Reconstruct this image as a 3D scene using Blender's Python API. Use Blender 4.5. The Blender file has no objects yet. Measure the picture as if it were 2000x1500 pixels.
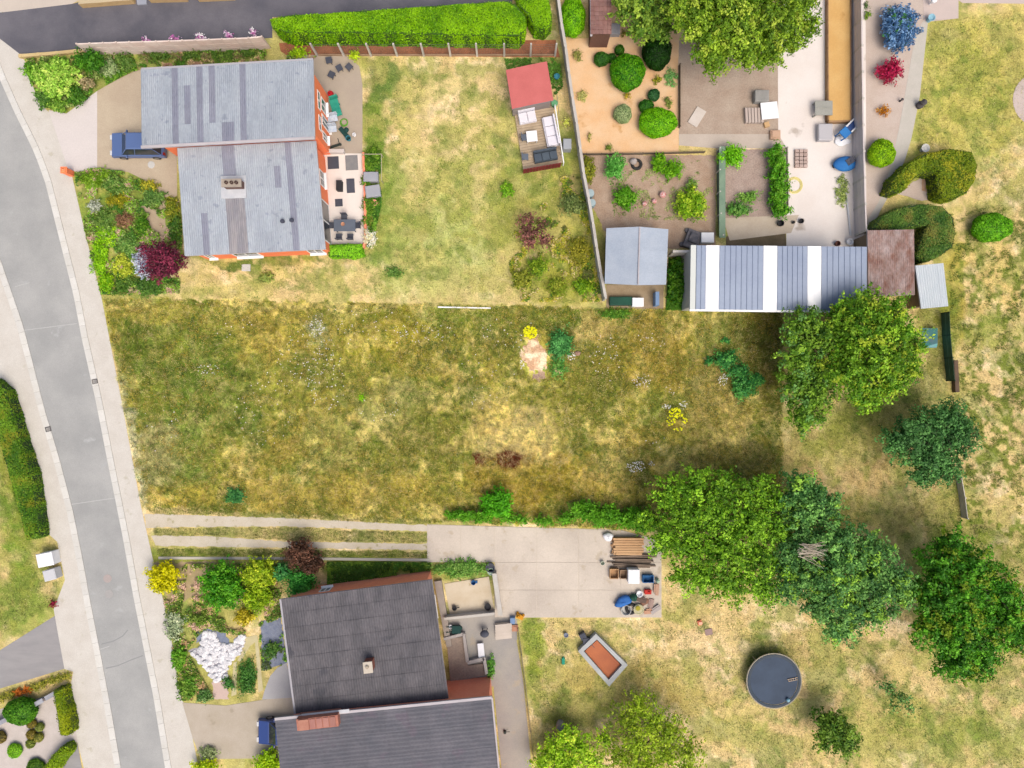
import bpy, bmesh, math, random
import numpy as np
from mathutils import Vector
from mathutils.geometry import tessellate_polygon

# ------------------------------------------------------------------ camera, world, sun, exposure
SC = bpy.context.scene
COL = SC.collection
H = 56.0          # height the drone hovers at, metres
S = 24.0          # photo pixels per metre on the ground
cam = bpy.data.cameras.new("camera"); camo = bpy.data.objects.new("camera", cam); COL.objects.link(camo)
camo.location = (0, 0, H); camo.rotation_euler = (0, 0, 0)
cam.sensor_width = 36.0; cam.lens = S * H / 2000.0 * 36.0; cam.clip_start = 0.5; cam.clip_end = 1500
SC.camera = camo
world = bpy.data.worlds.new("World"); SC.world = world; world.use_nodes = True
wn = world.node_tree.nodes; wl = world.node_tree.links
SUN_EL, SUN_AZ = math.radians(60), math.radians(150)
sky = wn.new("ShaderNodeTexSky"); sky.sky_type = 'NISHITA'; sky.sun_disc = False
sky.sun_elevation = SUN_EL; sky.sun_rotation = SUN_AZ; sky.air_density = 1.0; sky.dust_density = 7.0; sky.ozone_density = 0.0
wn["Background"].inputs[1].default_value = 0.15
wl.new(sky.outputs[0], wn["Background"].inputs[0])
sun = bpy.data.lights.new("sun", 'SUN'); suno = bpy.data.objects.new("sun", sun); COL.objects.link(suno)
sun.energy = 1.25; sun.angle = math.radians(38); sun.color = (1.0, 0.985, 0.95)
d = Vector((math.sin(SUN_AZ) * math.cos(SUN_EL), math.cos(SUN_AZ) * math.cos(SUN_EL), math.sin(SUN_EL)))
suno.rotation_euler = d.to_track_quat('Z', 'Y').to_euler(); suno.location = d * 80
SC.view_settings.view_transform = 'Standard'; SC.view_settings.look = 'None'; SC.view_settings.gamma = 1
SC.view_settings.exposure = 0.24
SC.view_settings.use_curve_mapping = False

rnd = random.Random(7)
RNG = np.random.default_rng(11)

# ------------------------------------------------------------------ helpers
def W(px, py, z=0.0):
    """ground position of a point seen at photo pixel (px, py) when it stands z metres high"""
    k = (H - z) / H / S
    return ((px - 1000.0) * k, -(py - 750.0) * k)
def WP(pts, z=0.0): return [W(p[0], p[1], z) for p in pts]
def C(r, g, b, k=0.8):
    return tuple(((v / 255.0) ** 2.2) * k for v in (r, g, b))

_m = {}
def M(name, c1, c2=None, scale=1.0, rough=0.85, fine=0.15, fscale=25.0, bump=0.0, rand=0.0, metal=0.0, spots=None,
      wave=None, brick=None, stretch=None, trans=0.0):
    if name in _m: return _m[name]
    dim = lambda c: tuple(min(.8, v * .775) for v in c) if c else c   # real-world reflectance of hard surfaces
    c1, c2, brick = dim(c1), dim(c2), dim(brick)
    if spots: spots = (spots[0], spots[1], dim(spots[2]))
    m = bpy.data.materials.new(name); m.use_nodes = True; _m[name] = m
    nt = m.node_tree; n = nt.nodes; l = nt.links; b = n["Principled BSDF"]
    b.inputs["Roughness"].default_value = rough; b.inputs["Metallic"].default_value = metal
    geo = n.new("ShaderNodeNewGeometry"); pos = geo.outputs["Position"]
    if stretch:
        vm = n.new("ShaderNodeVectorMath"); vm.operation = 'MULTIPLY'; vm.inputs[1].default_value = stretch
        l.new(pos, vm.inputs[0]); pos = vm.outputs[0]
    if brick:
        tc = n.new("ShaderNodeTexCoord"); mp = n.new("ShaderNodeVectorMath"); mp.operation = 'ADD'
        cmb = n.new("ShaderNodeCombineXYZ"); sep = n.new("ShaderNodeSeparateXYZ"); add = n.new("ShaderNodeMath"); add.operation = 'ADD'
        l.new(geo.outputs["Position"], sep.inputs[0]); l.new(sep.outputs[0], add.inputs[0]); l.new(sep.outputs[1], add.inputs[1])
        l.new(add.outputs[0], cmb.inputs[0]); l.new(sep.outputs[2], cmb.inputs[1])
        br = n.new("ShaderNodeTexBrick"); l.new(cmb.outputs[0], br.inputs["Vector"])
        br.inputs["Color1"].default_value = (*c1, 1); br.inputs["Color2"].default_value = (*(c2 or c1), 1)
        br.inputs["Mortar"].default_value = (*brick, 1); br.inputs["Scale"].default_value = 1.0
        br.inputs["Brick Width"].default_value = 0.22; br.inputs["Row Height"].default_value = 0.075; br.inputs["Mortar Size"].default_value = 0.008
        col = br.outputs["Color"]
    else:
        no = n.new("ShaderNodeTexNoise"); no.inputs["Scale"].default_value = scale; no.inputs["Detail"].default_value = 6; no.inputs["Roughness"].default_value = 0.6
        l.new(pos, no.inputs["Vector"])
        mr = n.new("ShaderNodeMapRange"); mr.inputs[1].default_value = 0.34; mr.inputs[2].default_value = 0.66; l.new(no.outputs[0], mr.inputs[0])
        mx = n.new("ShaderNodeMix"); mx.data_type = 'RGBA'; l.new(mr.outputs[0], mx.inputs[0])
        mx.inputs[6].default_value = (*c1, 1); mx.inputs[7].default_value = (*(c2 or c1), 1); col = mx.outputs[2]
    if spots:
        sc_, thr, scol = spots
        n2 = n.new("ShaderNodeTexNoise"); n2.inputs["Scale"].default_value = sc_; n2.inputs["Detail"].default_value = 4; l.new(geo.outputs["Position"], n2.inputs["Vector"])
        mr2 = n.new("ShaderNodeMapRange"); mr2.inputs[1].default_value = thr; mr2.inputs[2].default_value = thr + 0.07; l.new(n2.outputs[0], mr2.inputs[0])
        mx2 = n.new("ShaderNodeMix"); mx2.data_type = 'RGBA'; l.new(mr2.outputs[0], mx2.inputs[0]); l.new(col, mx2.inputs[6]); mx2.inputs[7].default_value = (*scol, 1); col = mx2.outputs[2]
    # fine grain and per-object variation as one brightness factor
    nf = n.new("ShaderNodeTexNoise"); nf.inputs["Scale"].default_value = fscale; nf.inputs["Detail"].default_value = 3; l.new(pos, nf.inputs["Vector"])
    mf = n.new("ShaderNodeMapRange"); mf.inputs[1].default_value = 0.3; mf.inputs[2].default_value = 0.7; mf.inputs[3].default_value = 1 - fine; mf.inputs[4].default_value = 1 + fine
    l.new(nf.outputs[0], mf.inputs[0]); fac = mf.outputs[0]
    if rand:
        oi = n.new("ShaderNodeObjectInfo"); mo = n.new("ShaderNodeMapRange"); mo.inputs[3].default_value = 1 - rand; mo.inputs[4].default_value = 1 + rand
        l.new(oi.outputs["Random"], mo.inputs[0]); mm = n.new("ShaderNodeMath"); mm.operation = 'MULTIPLY'; l.new(fac, mm.inputs[0]); l.new(mo.outputs[0], mm.inputs[1]); fac = mm.outputs[0]
    vs = n.new("ShaderNodeVectorMath"); vs.operation = 'SCALE'; l.new(col, vs.inputs[0]); l.new(fac, vs.inputs["Scale"])
    l.new(vs.outputs[0], b.inputs["Base Color"])
    if bump:
        bp = n.new("ShaderNodeBump"); bp.inputs["Strength"].default_value = bump; bp.inputs["Distance"].default_value = 0.03
        l.new(nf.outputs[0], bp.inputs["Height"]); l.new(bp.outputs[0], b.inputs["Normal"])
    return m

def attr_mat(name, rough=0.9, trans=0.0, fine=0.25, fscale=18.0, bump=0.0, fine2=0.0):
    """colour of each leaf, blade or patch of turf comes from the mesh attribute 'tint'"""
    if name in _m: return _m[name]
    m = bpy.data.materials.new(name); m.use_nodes = True; _m[name] = m
    nt = m.node_tree; n = nt.nodes; l = nt.links; b = n["Principled BSDF"]; b.inputs["Roughness"].default_value = rough
    b.inputs["Specular IOR Level"].default_value = 0.25
    at = n.new("ShaderNodeAttribute"); at.attribute_name = "tint"
    col = at.outputs["Color"]
    if fine:
        geo = n.new("ShaderNodeNewGeometry"); nf = n.new("ShaderNodeTexNoise"); nf.inputs["Scale"].default_value = fscale; nf.inputs["Detail"].default_value = 5
        l.new(geo.outputs["Position"], nf.inputs["Vector"])
        mf = n.new("ShaderNodeMapRange"); mf.inputs[1].default_value = 0.3; mf.inputs[2].default_value = 0.7; mf.inputs[3].default_value = 1 - fine; mf.inputs[4].default_value = 1 + fine
        l.new(nf.outputs[0], mf.inputs[0])
        vs = n.new("ShaderNodeVectorMath"); vs.operation = 'SCALE'; l.new(col, vs.inputs[0]); l.new(mf.outputs[0], vs.inputs["Scale"]); col = vs.outputs[0]
    l.new(col, b.inputs["Base Color"])
    if trans:
        tr = n.new("ShaderNodeBsdfTranslucent"); l.new(col, tr.inputs[0]); mx = n.new("ShaderNodeMixShader"); mx.inputs[0].default_value = trans
        l.new(b.outputs[0], mx.inputs[1]); l.new(tr.outputs[0], mx.inputs[2]); l.new(mx.outputs[0], n["Material Output"].inputs[0])
    return m
LEAF = attr_mat("leaf", 0.55, 0.25, 0.0)
BLADE = attr_mat("grass_blade", 0.8, 0.15, 0.0)
TURF = attr_mat("turf", 0.95, 0.0, 0.28, 9.0)

def tag(o, label=None, cat=None, group=None, kind=None):
    if label: o["label"] = label
    if cat: o["category"] = cat
    if group: o["group"] = group
    if kind: o["kind"] = kind
    return o
def empty(name, loc, label, cat, group=None, rz=0.0):
    o = bpy.data.objects.new(name, None); COL.objects.link(o); o.empty_display_size = 0.3
    o.location = loc; o.rotation_euler = (0, 0, rz); return tag(o, label, cat, group)
def link(name, me, mats, parent=None):
    o = bpy.data.objects.new(name, me); COL.objects.link(o)
    for m in (mats if isinstance(mats, (list, tuple)) else [mats]): me.materials.append(m)
    if parent is not None:
        o.parent = parent
    return o

class MB:
    """collects shapes in the local space of the thing they belong to"""
    def __init__(s): s.v = []; s.f = []; s.mi = []; s.cur = 0
    def add(s, vs, fs):
        o = len(s.v); s.v += [tuple(v) for v in vs]
        for f in fs: s.f.append([o + i for i in f]); s.mi.append(s.cur)
        return s
    def prism(s, poly, z0, z1, zt=None):
        n = len(poly); a = sum(poly[i][0] * poly[(i + 1) % n][1] - poly[(i + 1) % n][0] * poly[i][1] for i in range(n))
        if a < 0: poly = poly[::-1]; zt = zt[::-1] if zt else None
        top = zt or [z1] * n
        vs = [(p[0], p[1], z0) for p in poly] + [(p[0], p[1], top[i]) for i, p in enumerate(poly)]
        fs = [[i, (i + 1) % n, n + (i + 1) % n, n + i] for i in range(n)]
        if n <= 4: fs += [list(range(n, 2 * n)), list(range(n))[::-1]]
        else:
            tr = tessellate_polygon([[Vector((p[0], p[1], 0)) for p in poly]])
            for t in tr:
                t = list(t); A, B, D = (poly[i] for i in t)
                if (B[0]-A[0])*(D[1]-A[1]) - (B[1]-A[1])*(D[0]-A[0]) < 0: t = t[::-1]
                fs.append([n + i for i in t]); fs.append([i for i in t][::-1])
        return s.add(vs, fs)
    def box(s, x0, x1, y0, y1, z0, z1):
        return s.prism([(x0, y0), (x1, y0), (x1, y1), (x0, y1)], z0, z1)
    def obox(s, cx, cy, z0, z1, lx, ly, a=0.0, taper=1.0):
        ca, sa = math.cos(a), math.sin(a); q = []
        for t in (1.0, taper):
            for sx, sy in ((-1, -1), (1, -1), (1, 1), (-1, 1)):
                x, y = sx * lx / 2 * t, sy * ly / 2 * t; q.append((cx + x * ca - y * sa, cy + x * sa + y * ca, z0 if t == 1.0 and len(q) < 4 else z1))
        return s.add(q, [[0, 1, 5, 4], [1, 2, 6, 5], [2, 3, 7, 6], [3, 0, 4, 7], [4, 5, 6, 7], [3, 2, 1, 0]])
    def lathe(s, cx, cy, prof, n=16, cap=True):
        vs = []; fs = []
        for r, z in prof:
            for i in range(n):
                t = 2 * math.pi * i / n; vs.append((cx + r * math.cos(t), cy + r * math.sin(t), z))
        for k in range(len(prof) - 1):
            for i in range(n):
                j = (i + 1) % n; fs.append([k * n + i, k * n + j, (k + 1) * n + j, (k + 1) * n + i])
        if cap: fs.append([(len(prof) - 1) * n + i for i in range(n)]); fs.append([i for i in range(n)][::-1])
        return s.add(vs, fs)
    def tube(s, p, q, r, r2=None, n=7):
        p = Vector(p); q = Vector(q); r2 = r if r2 is None else r2; dd = (q - p).normalized()
        u = dd.orthogonal().normalized(); w = dd.cross(u); vs = []
        for c, rr in ((p, r), (q, r2)):
            for i in range(n):
                t = 2 * math.pi * i / n; vs.append(c + (u * math.cos(t) + w * math.sin(t)) * rr)
        fs = [[i, (i + 1) % n, n + (i + 1) % n, n + i] for i in range(n)] + [list(range(n, 2 * n)), list(range(n))[::-1]]
        return s.add(vs, fs)
    def ell(s, cx, cy, cz, rx, ry, rz, n=20, m=10, lump=0.0, seed=0, zmin=None):
        R = random.Random(seed); ph = [R.uniform(0, 6.3) for _ in range(4)]; vs = []; fs = []
        for k in range(m + 1):
            e = -math.pi / 2 + math.pi * k / m
            for i in range(n):
                t = 2 * math.pi * i / n
                g = 1 + lump * (math.sin(3 * t + ph[0]) * 0.5 + math.sin(5 * t + ph[1] + 2 * e) * 0.3 + math.sin(4 * e + ph[2]) * 0.3)
                z = cz + rz * math.sin(e) * g
                if zmin is not None: z = max(z, zmin)
                vs.append((cx + rx * math.cos(e) * math.cos(t) * g, cy + ry * math.cos(e) * math.sin(t) * g, z))
        for k in range(m):
            for i in range(n):
                j = (i + 1) % n; fs.append([k * n + i, k * n + j, (k + 1) * n + j, (k + 1) * n + i])
        return s.add(vs, fs)
    def build(s, name, mats, parent=None, smooth=False, bevel=0.0):
        me = bpy.data.meshes.new(name); me.from_pydata(s.v, [], s.f)
        o = link(name, me, mats, parent)
        me.polygons.foreach_set("material_index", s.mi)
        if smooth: me.polygons.foreach_set("use_smooth", [True] * len(s.f))
        if bevel:
            bm = bmesh.new(); bm.from_mesh(me); bmesh.ops.remove_doubles(bm, verts=bm.verts, dist=1e-5)
            es = [e for e in bm.edges if len(e.link_faces) == 2 and e.calc_face_angle(0) > 0.6]
            bmesh.ops.bevel(bm, geom=es, offset=bevel, segments=2, affect='EDGES', profile=0.6, clamp_overlap=True); bm.to_mesh(me); bm.free()
        me.update(); return o

def copy_tree(o, parent=None):
    c = o.copy(); COL.objects.link(c)
    if parent is not None: c.parent = parent
    for ch in [x for x in bpy.data.objects if x.parent == o]: copy_tree(ch, c)
    return c

# ---- numpy value noise in photo-pixel space
def vnoise(x, y, sc, seed):
    r = np.random.default_rng(seed).random((257, 257)); u = (x / sc + 1000.37 * (seed % 7)) % 256; v = (y / sc + 313.1) % 256
    i = np.floor(u).astype(int); j = np.floor(v).astype(int); fu = u - i; fv = v - j; fu = fu*fu*(3-2*fu); fv = fv*fv*(3-2*fv)
    i1 = (i + 1) % 256; j1 = (j + 1) % 256
    return (r[i, j]*(1-fu) + r[i1, j]*fu)*(1-fv) + (r[i, j1]*(1-fu) + r[i1, j1]*fu)*fv
def fbm(x, y, sc, seed, o=4):
    a = 0; w = 0; k = 1.0
    for t in range(o): a = a + k * vnoise(x, y, sc / 2**t, seed + 31 * t); w += k; k *= 0.6
    return a / w
def sstep(a, b, x):
    t = np.clip((x - a) / (b - a), 0, 1); return t*t*(3-2*t)
def inpoly(px, py, poly):
    ins = np.zeros(px.shape, bool); n = len(poly)
    for i in range(n):
        x0, y0 = poly[i]; x1, y1 = poly[(i + 1) % n]
        if y0 == y1: continue
        c = ((y0 > py) != (y1 > py)) & (px < (x1 - x0) * (py - y0) / (y1 - y0) + x0); ins ^= c
    return ins
def np_mesh(name, V, F, tint=None, mats=None, parent=None):
    """V (n,3); F (m,k) with constant k; tint (n,3) per vertex"""
    me = bpy.data.meshes.new(name); k = F.shape[1]
    me.vertices.add(len(V)); me.vertices.foreach_set("co", V.astype(np.float32).ravel())
    me.loops.add(F.size); me.loops.foreach_set("vertex_index", F.astype(np.int32).ravel())
    me.polygons.add(len(F)); me.polygons.foreach_set("loop_start", np.arange(0, F.size, k, dtype=np.int32))
    me.update(calc_edges=True)
    if tint is not None:
        a = me.attributes.new("tint", 'FLOAT_COLOR', 'POINT'); t4 = np.ones((len(V), 4), np.float32); t4[:, :3] = tint; a.data.foreach_set("color", t4.ravel())
    return link(name, me, mats, parent)

# ------------------------------------------------------------------ colour fields of turf (albedo, with some shade painted in)
LOT = [(203, 582), (1526, 608), (1530, 1046), (279, 992)]
def arr(c): return np.array(c)[None, :]
def blob(px, py, b, warp):
    cx, cy, rx, ry = b[:4]
    q = ((px - cx) / rx)**2 + ((py - cy) / ry)**2
    return sstep(1.5, 0.35, q + (warp - 0.5) * 2.0)
STRAW = C(216, 194, 142); STRAW2 = C(196, 170, 108); OLIVE = C(150, 140, 66); GREEN = C(108, 134, 52); DGREEN = C(78, 104, 44); PALE = C(226, 206, 168)
def lot_colour(px, py):
    a = fbm(px, py, 170, 3, 5); b = fbm(px, py, 60, 17, 4); c = fbm(px, py, 16, 29, 3); d_ = fbm(px, py, 230, 41, 3); e = fbm(px, py, 7, 55, 2)
    px0, py0 = px, py; px = px + (fbm(px, py, 22, 61, 3) - .5) * 60; py = py + (fbm(py, px, 22, 67, 3) - .5) * 60
    c = fbm(px0, py0, 16, 29, 3); e = fbm(px0, py0, 7, 55, 2)
    col = np.repeat(arr(C(158, 150, 74, .95)), len(px), 0)
    def mix(col, c2, w): return col * (1 - w[:, None]) + arr(c2) * w[:, None]
    col = mix(col, C(124, 138, 60, .9), sstep(0.48, 0.62, d_ * 0.5 + a * 0.5 + (b - 0.5) * 0.5) * 0.75)
    col = mix(col, C(214, 192, 134, .95), sstep(0.49, 0.62, b * 0.45 + c * 0.55) * 0.8)
    col = mix(col, C(186, 160, 84, .9), sstep(0.52, 0.66, fbm(px, py, 80, 77, 5)) * 0.5)
    col = mix(col, C(88, 104, 44), sstep(0.51, 0.62, fbm(px, py, 40, 91, 5) * 0.6 + e * 0.4) * 0.7)
    # places that differ: (x, y, rx, ry, colour, weight)
    B = [(330, 700, 110, 130, C(104, 130, 50), .6), (420, 800, 110, 90, C(102, 128, 48), .6), (350, 900, 80, 60, C(124, 142, 72), .6),
         (300, 880, 50, 60, C(190, 176, 138), .6), (300, 610, 80, 22, C(188, 170, 86), .6), (560, 640, 110, 50, C(194, 170, 88), .5),
         (620, 650, 18, 22, C(168, 170, 140), .8), (450, 720, 60, 40, C(110, 128, 56), .4), (640, 860, 60, 60, C(176, 172, 112), .5),
         (760, 790, 70, 50, C(182, 174, 122), .5), (620, 730, 60, 40, C(104, 122, 58), .5), (920, 620, 260, 20, C(112, 132, 50), .6),
         (760, 655, 90, 50, C(166, 152, 50), .5), (1000, 856, 105, 66, C(228, 204, 142, .8), .95), (960, 805, 45, 32, C(218, 192, 118), .6),
         (985, 895, 44, 14, C(122, 66, 34), .8), (940, 895, 22, 10, C(134, 80, 40), .7), (740, 960, 300, 40, C(182, 160, 78), .4),
         (1040, 940, 150, 50, C(176, 146, 56), .6), (1170, 930, 60, 26, C(196, 168, 112), .5), (1260, 690, 110, 70, C(168, 142, 60), .5),
         (1170, 640, 60, 22, C(214, 186, 130), .6), (1430, 680, 90, 60, C(112, 124, 62), .6), (1490, 680, 45, 90, C(104, 92, 44), .6),
         (1395, 800, 80, 60, C(180, 156, 96), .5), (1290, 800, 50, 36, C(110, 128, 52), .5), (1480, 890, 40, 32, C(96, 108, 60), .75),
         (1430, 890, 80, 30, C(176, 156, 100), .5), (1240, 905, 40, 30, C(110, 114, 60), .6), (1150, 760, 80, 60, C(118, 122, 44), .5),
         (1040, 700, 42, 46, C(222, 200, 160), .0), (560, 760, 120, 50, C(150, 150, 70), .3), (350, 975, 90, 14, C(196, 172, 84), .6),
         (560, 960, 120, 26, C(198, 172, 92), .5), (850, 860, 90, 80, C(166, 146, 80), .4), (700, 600, 260, 9, C(222, 202, 150), .4)]
    wp = fbm(px, py, 30, 5, 4)
    for t in B: col = mix(col, t[4], blob(px, py, t, wp) * t[5])
    edge = px0 - (207 + (py0 - 583) * 0.187)
    col = mix(col, C(214, 204, 184), sstep(16, 2, edge + (wp - 0.5) * 40) * sstep(690, 800, py) * 0.8)
    v = 0.25 + 1.5 * (0.3 * c + 0.7 * e); return col * v[:, None] * np.array([1.13, 1.19, .93])
def land_colour(px, py):
    n1 = fbm(px, py, 110, 101, 5); n2 = fbm(px, py, 34, 113, 4); n3 = fbm(px, py, 12, 127, 3); wp = fbm(px, py, 42, 131, 4)
    def mix(col, c2, w): return col * (1 - w[:, None]) + arr(c2) * w[:, None]
    px0, py0 = px, py; px = px + (fbm(px, py, 24, 62, 3) - .5) * 50; py = py + (fbm(py, px, 24, 68, 3) - .5) * 50
    col = np.repeat(arr(C(210, 186, 130)), len(px), 0)
    col = mix(col, C(240, 216, 176, .88), sstep(0.48, 0.6, n2) * 0.8)
    G = [(735, 300, 30, 190, C(96, 126, 40), .95), (760, 420, 46, 130, C(130, 150, 60), .7), (800, 200, 60, 60, C(150, 156, 76), .5), (735, 430, 30, 90, C(110, 140, 50), .8), (870, 490, 150, 110, C(150, 166, 84), .7), (900, 400, 150, 120, C(164, 172, 96), .5), (930, 220, 120, 80, C(236, 208, 160), .7),
         (820, 560, 120, 40, C(190, 184, 110), .4), (1080, 440, 110, 170, C(158, 158, 62), .75), (1090, 540, 90, 60, C(146, 150, 56), .8), (1130, 380, 40, 40, C(184, 152, 118), .8),
         (1060, 140, 60, 30, C(60, 92, 36), .9), (960, 300, 30, 260, C(206, 186, 130), .4), (820, 160, 120, 40, C(186, 178, 100), .4), (740, 150, 36, 40, C(80, 112, 50), .8),
         (1880, 190, 150, 160, C(176, 174, 78), .75), (1960, 100, 80, 100, C(188, 178, 90), .6), (1790, 330, 40, 70, C(140, 150, 60), .6), (1940, 560, 110, 90, C(202, 178, 98), .5),
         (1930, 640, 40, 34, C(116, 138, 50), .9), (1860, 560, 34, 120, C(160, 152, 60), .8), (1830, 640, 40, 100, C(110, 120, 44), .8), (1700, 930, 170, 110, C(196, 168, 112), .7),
         (1610, 860, 60, 40, C(140, 146, 66), .7), (1650, 1000, 50, 40, C(132, 138, 60), .8), (1830, 1010, 70, 40, C(150, 140, 70), .7), (1720, 800, 120, 40, C(96, 106, 44), .85),  # last blob: tree shade painted into the grass colour
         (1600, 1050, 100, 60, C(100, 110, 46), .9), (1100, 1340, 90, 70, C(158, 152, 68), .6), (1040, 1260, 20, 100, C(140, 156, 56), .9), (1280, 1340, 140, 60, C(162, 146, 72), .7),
         (1120, 1390, 70, 40, C(96, 110, 48), .8), (1380, 1290, 90, 60, C(224, 200, 156), .5), (1500, 1280, 60, 50, C(100, 112, 50), .85), (1660, 1260, 150, 40, C(206, 180, 122), .5),  # dark blob by the trampoline: its shadow painted into the turf
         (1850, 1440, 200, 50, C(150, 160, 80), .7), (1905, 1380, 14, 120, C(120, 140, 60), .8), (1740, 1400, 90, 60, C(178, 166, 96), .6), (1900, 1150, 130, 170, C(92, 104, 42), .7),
         (40, 960, 60, 190, C(110, 140, 44), .95), (40, 1180, 90, 70, C(120, 142, 54), .9), (30, 900, 30, 60, C(150, 150, 60), .6),
         (540, 545, 180, 30, C(214, 192, 138), .5), (440, 570, 90, 24, C(170, 170, 90), .5), (500, 512, 150, 10, C(70, 100, 36), .9),
         (1640, 900, 120, 400, C(150, 140, 70), .2), (240, 450, 120, 140, C(118, 142, 56), .95), (150, 160, 120, 70, C(90, 120, 44), .95), (380, 112, 160, 14, C(96, 118, 50), .9),
         (430, 1150, 170, 70, C(158, 156, 84), .8), (350, 1250, 50, 120, C(110, 140, 60), .8), (420, 1330, 90, 40, C(132, 146, 70), .7), (900, 1115, 60, 24, C(124, 146, 70), .95),
         (720, 1110, 130, 16, C(96, 120, 40), .95), (590, 1095, 300, 12, C(130, 142, 54), .8), (1330, 560, 26, 60, C(70, 110, 34), .95)]
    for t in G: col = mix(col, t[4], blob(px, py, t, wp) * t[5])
    col = mix(col, C(142, 148, 66), sstep(0.48, 0.58, n1 * 0.45 + n2 * 0.55) * 0.75)
    col = mix(col, C(106, 128, 54), sstep(0.56, 0.66, fbm(px0, py0, 30, 181, 4)) * 0.55)
    col = mix(col, C(188, 176, 104), sstep(0.48, 0.6, fbm(px, py, 50, 171, 4)) * 0.5)
    # green weed tufts dotted over the dry field on the east side
    dots = sstep(0.58, 0.64, fbm(px0, py0, 12, 151, 2)) * sstep(1850, 1890, px) * sstep(260, 560, py) * sstep(1150, 1040, py)
    col = mix(col, C(112, 126, 48), dots * 0.9)
    d2 = sstep(0.62, 0.69, fbm(px, py, 26, 161, 3)) * sstep(1100, 700, px) * sstep(600, 560, py)
    col = mix(col, C(116, 134, 60), d2 * 0.6)
    # mowing rows between the trees
    rows = (0.5 + 0.5 * np.sin(px / 26.0 * 2 * np.pi)) * sstep(1590, 1620, px) * sstep(1860, 1830, px) * sstep(850, 880, py) * sstep(1020, 980, py)
    col = mix(col, C(226, 204, 150), rows * 0.25)
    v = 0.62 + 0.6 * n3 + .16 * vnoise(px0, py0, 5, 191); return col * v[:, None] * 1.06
def turf_colour(px, py):
    a = land_colour(px, py); m = inpoly(px + (fbm(px, py, 14, 201, 3) - .5) * 22, py + (fbm(px, py, 14, 203, 3) - .5) * 22, LOT); 
    if m.any(): a[m] = lot_colour(px[m], py[m])
    return a

# ------------------------------------------------------------------ the ground
far = M("far_grass", C(190, 170, 110), C(140, 140, 70), scale=0.15, fine=0.25, fscale=3)
mb = MB(); mb.add([(-600, -600, -0.03), (600, -600, -0.03), (600, 600, -0.03), (-600, 600, -0.03)], [[0, 1, 2, 3]])
tag(mb.build("terrain", far), kind="structure")
def grid_sheet(name, x0, x1, y0, y1, st, zf):
    nx = int((x1 - x0) / st) + 1; ny = int((y1 - y0) / st) + 1
    X, Y = np.meshgrid(np.linspace(x0, x1, nx), np.linspace(y0, y1, ny)); X = X.ravel(); Y = Y.ravel()
    V = np.stack([X / S - 1000 / S, -(Y - 750) / S, zf(X, Y)], 1)
    i = np.arange(nx - 1)[None, :] + np.arange(ny - 1)[:, None] * nx; i = i.ravel()
    F = np.stack([i, i + nx, i + nx + 1, i + 1], 1)
    return np_mesh(name, V, F, turf_colour(X, Y), TURF)
def mound(X, Y): 
    q = ((X - 1048) / 46)**2 + ((Y - 700) / 52)**2
    return 0.35 * np.exp(-q * 1.3)
def relief(X, Y): return mound(X, Y) + 0.05 * (fbm(X, Y, 50, 9, 3) - 0.5) * inpoly(X, Y, LOT)
tag(grid_sheet("ground", -160, 2160, -130, 1630, 4.0, relief), kind="structure")

def sheet(name, pts, mat, z, kind="structure", jag=0.0, seed=1, label=None, cat=None):
    R = random.Random(seed); P = []
    if jag:
        n = len(pts)
        for i in range(n):
            a, b_ = pts[i], pts[(i + 1) % n]; L = math.hypot(b_[0] - a[0], b_[1] - a[1]); k = max(1, int(L / 6))
            for t in range(k):
                f = t / k; P.append((a[0] + (b_[0] - a[0]) * f + R.uniform(-jag, jag), a[1] + (b_[1] - a[1]) * f + R.uniform(-jag, jag)))
    else: P = pts
    mb = MB().prism(WP(P), -0.025, z); o = mb.build(name, mat)
    return tag(o, label, cat, kind=kind)

asphalt = M("old_asphalt", C(170, 172, 171), C(189, 190, 188), scale=0.35, fine=0.09, fscale=24, spots=(0.8, 0.66, C(190, 192, 192)))
gutter = M("gutter_concrete", C(236, 235, 230), C(228, 226, 218), scale=1.2, fine=0.08, rand=0.06)
pavem = M("pavement_paving", C(220, 214, 204), C(230, 226, 217), scale=0.8, fine=0.09, fscale=14, spots=(1.1, 0.64, C(210, 204, 188)))
dasph = M("dark_asphalt", C(96, 96, 106), C(120, 118, 126), scale=0.35, fine=0.1, fscale=20)
E = [(-60, 30), (-20, 105), (0, 155), (28, 218), (60, 282), (69, 302), (88, 353), (107, 428), (123, 492), (144, 575), (160, 660), (187, 780), (213, 913), (240, 1047), (262, 1170), (280, 1260), (300, 1360), (323, 1500), (350, 1660)]
Wd = [(-60, 330), (-25, 440), (0, 503), (24, 572), (45, 633), (60, 690), (87, 797), (117, 897), (143, 997), (163, 1097), (177, 1175), (197, 1277), (217, 1383), (237, 1500), (262, 1660)]
sheet("road", E + Wd[::-1], asphalt, 0.02)
EO = [(-60, -60), (-20, -40), (2, 20), (38, 106), (48, 118), (72, 190), (90, 214), (100, 222), (140, 340), (165, 450), (198, 580), (235, 770), (276, 992), (300, 1098), (326, 1200), (342, 1290), (358, 1372), (372, 1420), (388, 1500), (404, 1660)]
sheet("pavement", E + EO[::-1], pavem, 0.014)
WO = [(-60, 600), (0, 745), (18, 766), (34, 840), (63, 920), (80, 1030), (112, 1058), (127, 1133), (105, 1190), (125, 1306), (143, 1312), (136, 1352), (152, 1450), (164, 1500), (180, 1660)]
sheet("pavement", Wd + WO[::-1], pavem, 0.014)
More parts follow.
